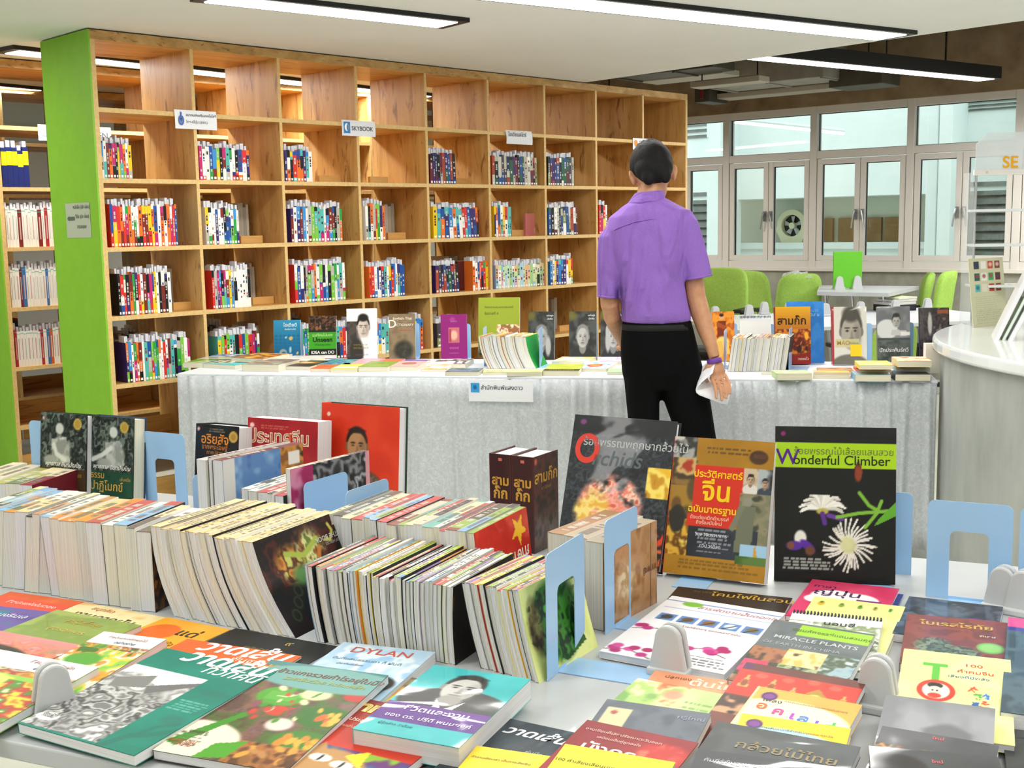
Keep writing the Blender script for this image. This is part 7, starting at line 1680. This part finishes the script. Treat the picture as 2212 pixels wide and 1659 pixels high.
sb = FL('spiral-bound plant book lying under the miracle plants book', (1712, 1322), (1907, 1341), .010, .24, '#d8dcd2', A, [T('บอนสี', .55, .2, .15, '#2a2a30', b=.01)], .018, .010, pages='w')
sp_ = MB(); wS = (atz(1712, 1322, TZ+.028)-atz(1907, 1341, TZ+.028)).length; 
hS = .24
for k in range(26): sp_.tube([(wS*(k+.5)/26, hS-.006, .0115), (wS*(k+.5)/26, hS+.003, .013), (wS*(k+.5)/26, hS+.006, .004)], .0016, 5)
obj('spiral_binding', sp_, DARKSLOT, sb)['kind'] = 'stuff'
def a_mir():
    A = Art(90, 100, '#5c6468'); A.photo(0, 0, 1, .4, ['#666e72', '#545c60'], 3, 2); A.rect(.3, .03, 1, .2, '#9acb2a')
    cells = ((0, .45, .33, .66, ['#6a3a24', '#a86a44', '#3a2418']), (.33, .42, .7, .66, ['#3a2a1a', '#e8b45a', '#f4dca0', '#5a3a1a']), (.7, .42, 1, .9, ['#7a9ab0', '#9ab4bc', '#4a5a44', '#c0ccd0']), (0, .66, .33, .9, ['#2a3a1a', '#d83a6a', '#c82a4a', '#3a5a24']), (.33, .66, .7, .9, ['#4a6a3a', '#a8b48a', '#2a3a24', '#d8dcc8']), (0, .9, 1, 1, ['#8a5a3a', '#c8a080']))
    for k, (a, b, c, d, cols) in enumerate(cells): A.photo(a, b, c, d, cols, 7, k+3)
    return A
FL('shrink-wrapped book titled MIRACLE PLANTS with photo squares', (1673, 1338), (1890, 1371), .014, .24, '#5c6468', a_mir(), [T('พืชมหัศจรรย์แดนสวนคุณ', .64, .135, .08, '#5a7a1c', b=.01), T('MIRACLE PLANTS', .52, .29, .105, '#c4cace'), T('OF EARTH IN CHINA', .42, .385, .08, '#9aa2a8')], .030, .006, pages='w', gl=WRAP)
def a_thai():
    A = Art(90, 110, '#6a3a30'); A.photo(0, 0, 1, 1, ['#64342c', '#744238'], 3, 2); A.rect(.0, .09, 1, .4, '#c8392a'); A.poly([(.45, .4), (.68, .18), (.92, .4)], '#a8842a'); A.ell(.68, .3, .06, .05, '#e0c87a', .3)
    for u, v in ((.1, .2), (.32, .2), (.5, .25), (.9, .25)): A.poly([(u-.05, v+.1), (u, v-.06), (u+.05, v+.1)], '#d8a05a'); A.ell(u, v+.05, .03, .04, '#8a4a2a', .4)
    for u, v in ((.2, .14), (.42, .14), (.62, .12), (.8, .14)): A.ell(u, v, .05, .03, '#d85a44', .3)
    A.photo(0, .42, .25, .62, ['#2a201c', '#c89a74', '#4a342a', '#d8b494'], 5, 6); A.ell(.05, .05, .05, .03, '#5a2a5a', .3); return A
flat('brown book with red temple mural figures, lying under the ukulele books', (1613, 1430), (1871, 1474), .014, FL=(1523, 1617), zb=.030, zf=.0, art=a_thai(), cover='#6a3a30', pages='w', texts=[])
def a_uku(c, inner):
    A = Art(70, 90, c); A.photo(0, 0, 1, 1, [c, tuple(Art.c(c)*.96)], 3, 2); A.ell(.42, .34, .6, .23, inner, .06); A.rect(0, 0, .03, 1, '#ecd8a0'); A.ell(.17, .1, .075, .05, '#3a1a5a', .2); A.ell(.17, .1, .055, .032, '#7a3a8a', .3); A.ell(.9, .42, .06, .045, '#d83a6a', .2); return A
FL('tan book with colourful ukulele lettering, upper song book', (1638, 1482), (1863, 1523), .016, .26, '#e0a648', a_uku('#e0a648', '#f4efc0'), [T('เพลง', .22, .16, .09, '#3a2a20', b=.01), T('อ', .16, .25, .19, '#e0622a', b=.03), T('ค', .33, .28, .19, '#d83a8a', b=.03), T('เ', .47, .3, .19, '#a83ab8', b=.03), T('ล', .58, .31, .19, '#3a7ad8', b=.03), T('เ', .71, .33, .19, '#7a4ac8', b=.03), T('ล่', .83, .35, .19, '#4ab44a', b=.03), T('การจับคอร์ดและแนวการเล่นง่ายๆ', .62, .13, .045, '#8a6a34')], .034, .012, pages='w')
FL('yellow song book lying half under the grey orchid book', (1599, 1540), (1838, 1574), .014, .26, '#f2cc1e', a_uku('#f2cc1e', '#a8d8f0'), [T('การเล่นดนตรีสำหรับทุกเพศทุกวัย', .55, .13, .05, '#8a6a1c'), T('อคูเลเล่', .5, .4, .2, '#3a7ad8', b=.02)], .046, .028, pages='w')
A = a_mix(['#3a3e42', '#454a4e', '#34383c'], 3, 3, w=90, h=100); A.photo(0, .55, 1, 1, ['#34383c', '#5a4a54', '#2c3034'], 5, 4)
FL('dark grey book titled Orchids in Thailand, shrink-wrapped', (1551, 1558), (1859, 1614), .014, .3, '#3a3e42', A, [T('กล้วยไม้ไทย', .56, .2, .15, '#8a7a54', b=.01), T('Orchids in Thailand', .56, .33, .105, '#5a8a4a')], .058, .042, pages='w', gl=WRAP)
FL('dark slate book with a red tag at the lower edge', (1508, 1618), (1862, 1664), .014, .3, '#30343a', a_mix(['#30343a', '#3a3e44'], 3, 2, (.14, .2, '#30343a')), [T('ใหม่', .5, .17, .06, '#d85a5a', b=.02), T('คัมภีร์พื้นฐาน ของสวน', .3, .09, .055, '#a8acb0')], .074, .056, pages='w', gl=WRAP)
# pile at the far end of the table
A = a_mix(['#2a3446', '#3a485c', '#1e2634', '#52647a'], 5, 4, w=70, h=70); A.rect(.68, .42, 1, .6, '#9a2a86'); A.ell(.45, .3, .2, .2, '#8a9aac', .9, .5)
FL('shrink-wrapped navy book with a magenta tag, furthest of its pile', (1964, 1288), (2167, 1311), .016, .22, '#2a3446', A, (), pages='w', gl=WRAP)
def a_dur():
    A = Art(80, 80, '#7a2a28'); A.photo(0, 0, 1, 1, ['#742624', '#86322c', '#6a2220'], 5, 2); m = np.maximum(photo_mask(A, .3, .62, .22, .2, .3), photo_mask(A, .55, .72, .22, .18, .3)); A.photo(0, 0, 1, 1, ['#4a5a44', '#7a8a74', '#2c3a2c', '#5a6a5a'], 14, 4, m); A.ell(.82, .55, .13, .1, '#6ab04a', .15); A.ell(.82, .55, .1, .075, '#8ac46a', .3); return A
FL('dark red book with a dotted fruit and a green seal', (1960, 1325), (2177, 1346), .014, .24, '#7a2a28', a_dur(), [T('ไบเรสไรทัย', .5, .2, .17, '#c8a44a', b=.02), T('พิเศษ', .8, .35, .07, '#e8d8d0')], .010, .004, pages='w', gl=WRAP)
def a_100():
    A = Art(100, 120, '#ecec9e'); A.photo(0, 0, 1, 1, ['#eaea98', '#f0f0a8'], 3, 2); A.rect(.2, .16, .43, .2, '#5ab43a'); A.rect(.29, .16, .36, .38, '#5ab43a'); A.ell(.34, .5, .17, .13, '#d83a2a', .06); A.ell(.34, .5, .12, .095, '#f4f0d8', .1); A.ell(.33, .44, .07, .035, '#26221e', .2); A.ell(.33, .5, .065, .05, '#f2dcc8', .15); A.ell(.31, .5, .012, .012, '#26221e', .3); A.ell(.35, .5, .012, .012, '#26221e', .3); A.ell(.33, .56, .06, .03, '#d83a2a', .2); A.poly([(.16, .66), (.5, .66), (.45, .76), (.2, .76)], '#2a5a9a')
    q = random.Random(3)
    for (u, v, c) in ((.66, .44, '#c84a2a'), (.7, .52, '#4aa43a'), (.76, .5, '#3a7ac8'), (.68, .62, '#2a5a9a'), (.76, .6, '#c84a2a'), (.72, .7, '#4aa43a')):
        for _ in range(5): A.line([(u+q.uniform(-.04, .04), v+q.uniform(-.035, .035)), (u+q.uniform(-.04, .04), v+q.uniform(-.035, .035))], .009, c)
    return A
FL('pale yellow children\'s book of one hundred Chinese words', (1953, 1401), (2183, 1426), .012, .3, '#ecec9e', a_100(), [T('100', .66, .16, .1, '#c84a2a', sx=1.2), T('คำคมจีน', .68, .245, .1, '#c84a2a', b=.01), T('เสียงดีมีพลัง', .62, .315, .075, '#3a6a9a')], .022, .010, pages='w')
A = Art(80, 70, '#8a8c92'); A.photo(0, 0, 1, 1, ['#9a9ca2', '#7e8086'], 3, 3); A.face(.6, .75, .42, '#a9a9ab', '#6a6c70', '#5a5c60', body=False, hairline=.8)
FL('shrink-wrapped grey book with the upper half of a face', (1914, 1500), (2150, 1531), .014, .24, '#8a8c92', A, (), .034, .02, pages='w', gl=WRAP)
A = Art(70, 70, '#4a4a50'); A.photo(0, 0, 1, 1, ['#46464c', '#56565c'], 3, 3); A.photo(0, .2, 1, .8, ['#c8742a', '#4a3a34', '#d8943a', '#3a3034'], 9, 4, np.clip(A.field(7, 6)*1.4-.3, 0, 1))
FL('shrink-wrapped grey book with orange petals and a red tag', (1906, 1568), (2158, 1610), .014, .24, '#4a4a50', A, [T('ใหม่', .5, .06, .07, '#d85a5a', b=.02)], .05, .036, pages='w', gl=WRAP)
A = Art(80, 70, '#3a3c40'); A.photo(0, 0, 1, 1, ['#383a3e', '#44464a'], 3, 3); A.face(.22, .42, .2, '#d8ac90', '#1c1614', '#4a3a3a'); A.ell(.22, .2, .22, .13, '#1c1614', .2)
FL('dark book with a young woman\'s face at the lower edge', (1877, 1611), (2157, 1636), .012, .24, '#3a3c40', A, [T('ใหม่', .52, .12, .06, '#d85a5a', b=.02), T('สวยใส', .42, .25, .07, '#c8ccd0')], .066, .05, pages='w', gl=WRAP)
A = a_mix(['#3a5260', '#4a6472', '#2c4250'], 6, 4, w=70, h=90); A.rect(0, 0, 1, .12, '#d84a94'); A.rect(0, .12, 1, .17, '#3a3a94')
flat('slate book with pink and blue bands cut by the picture edge', (2178, 1333), (2390, 1356), .032, FL=(2124, 1532), art=A, cover='#3a5260', pages='w', gloss=WRAP)
FL('dark book cut by the picture edge below the pink-banded one', (2163, 1572), (2390, 1598), .014, .26, '#26282a', a_mix(['#26282a', '#34383a'], 4, 3), (), pages='w', gl=WRAP)
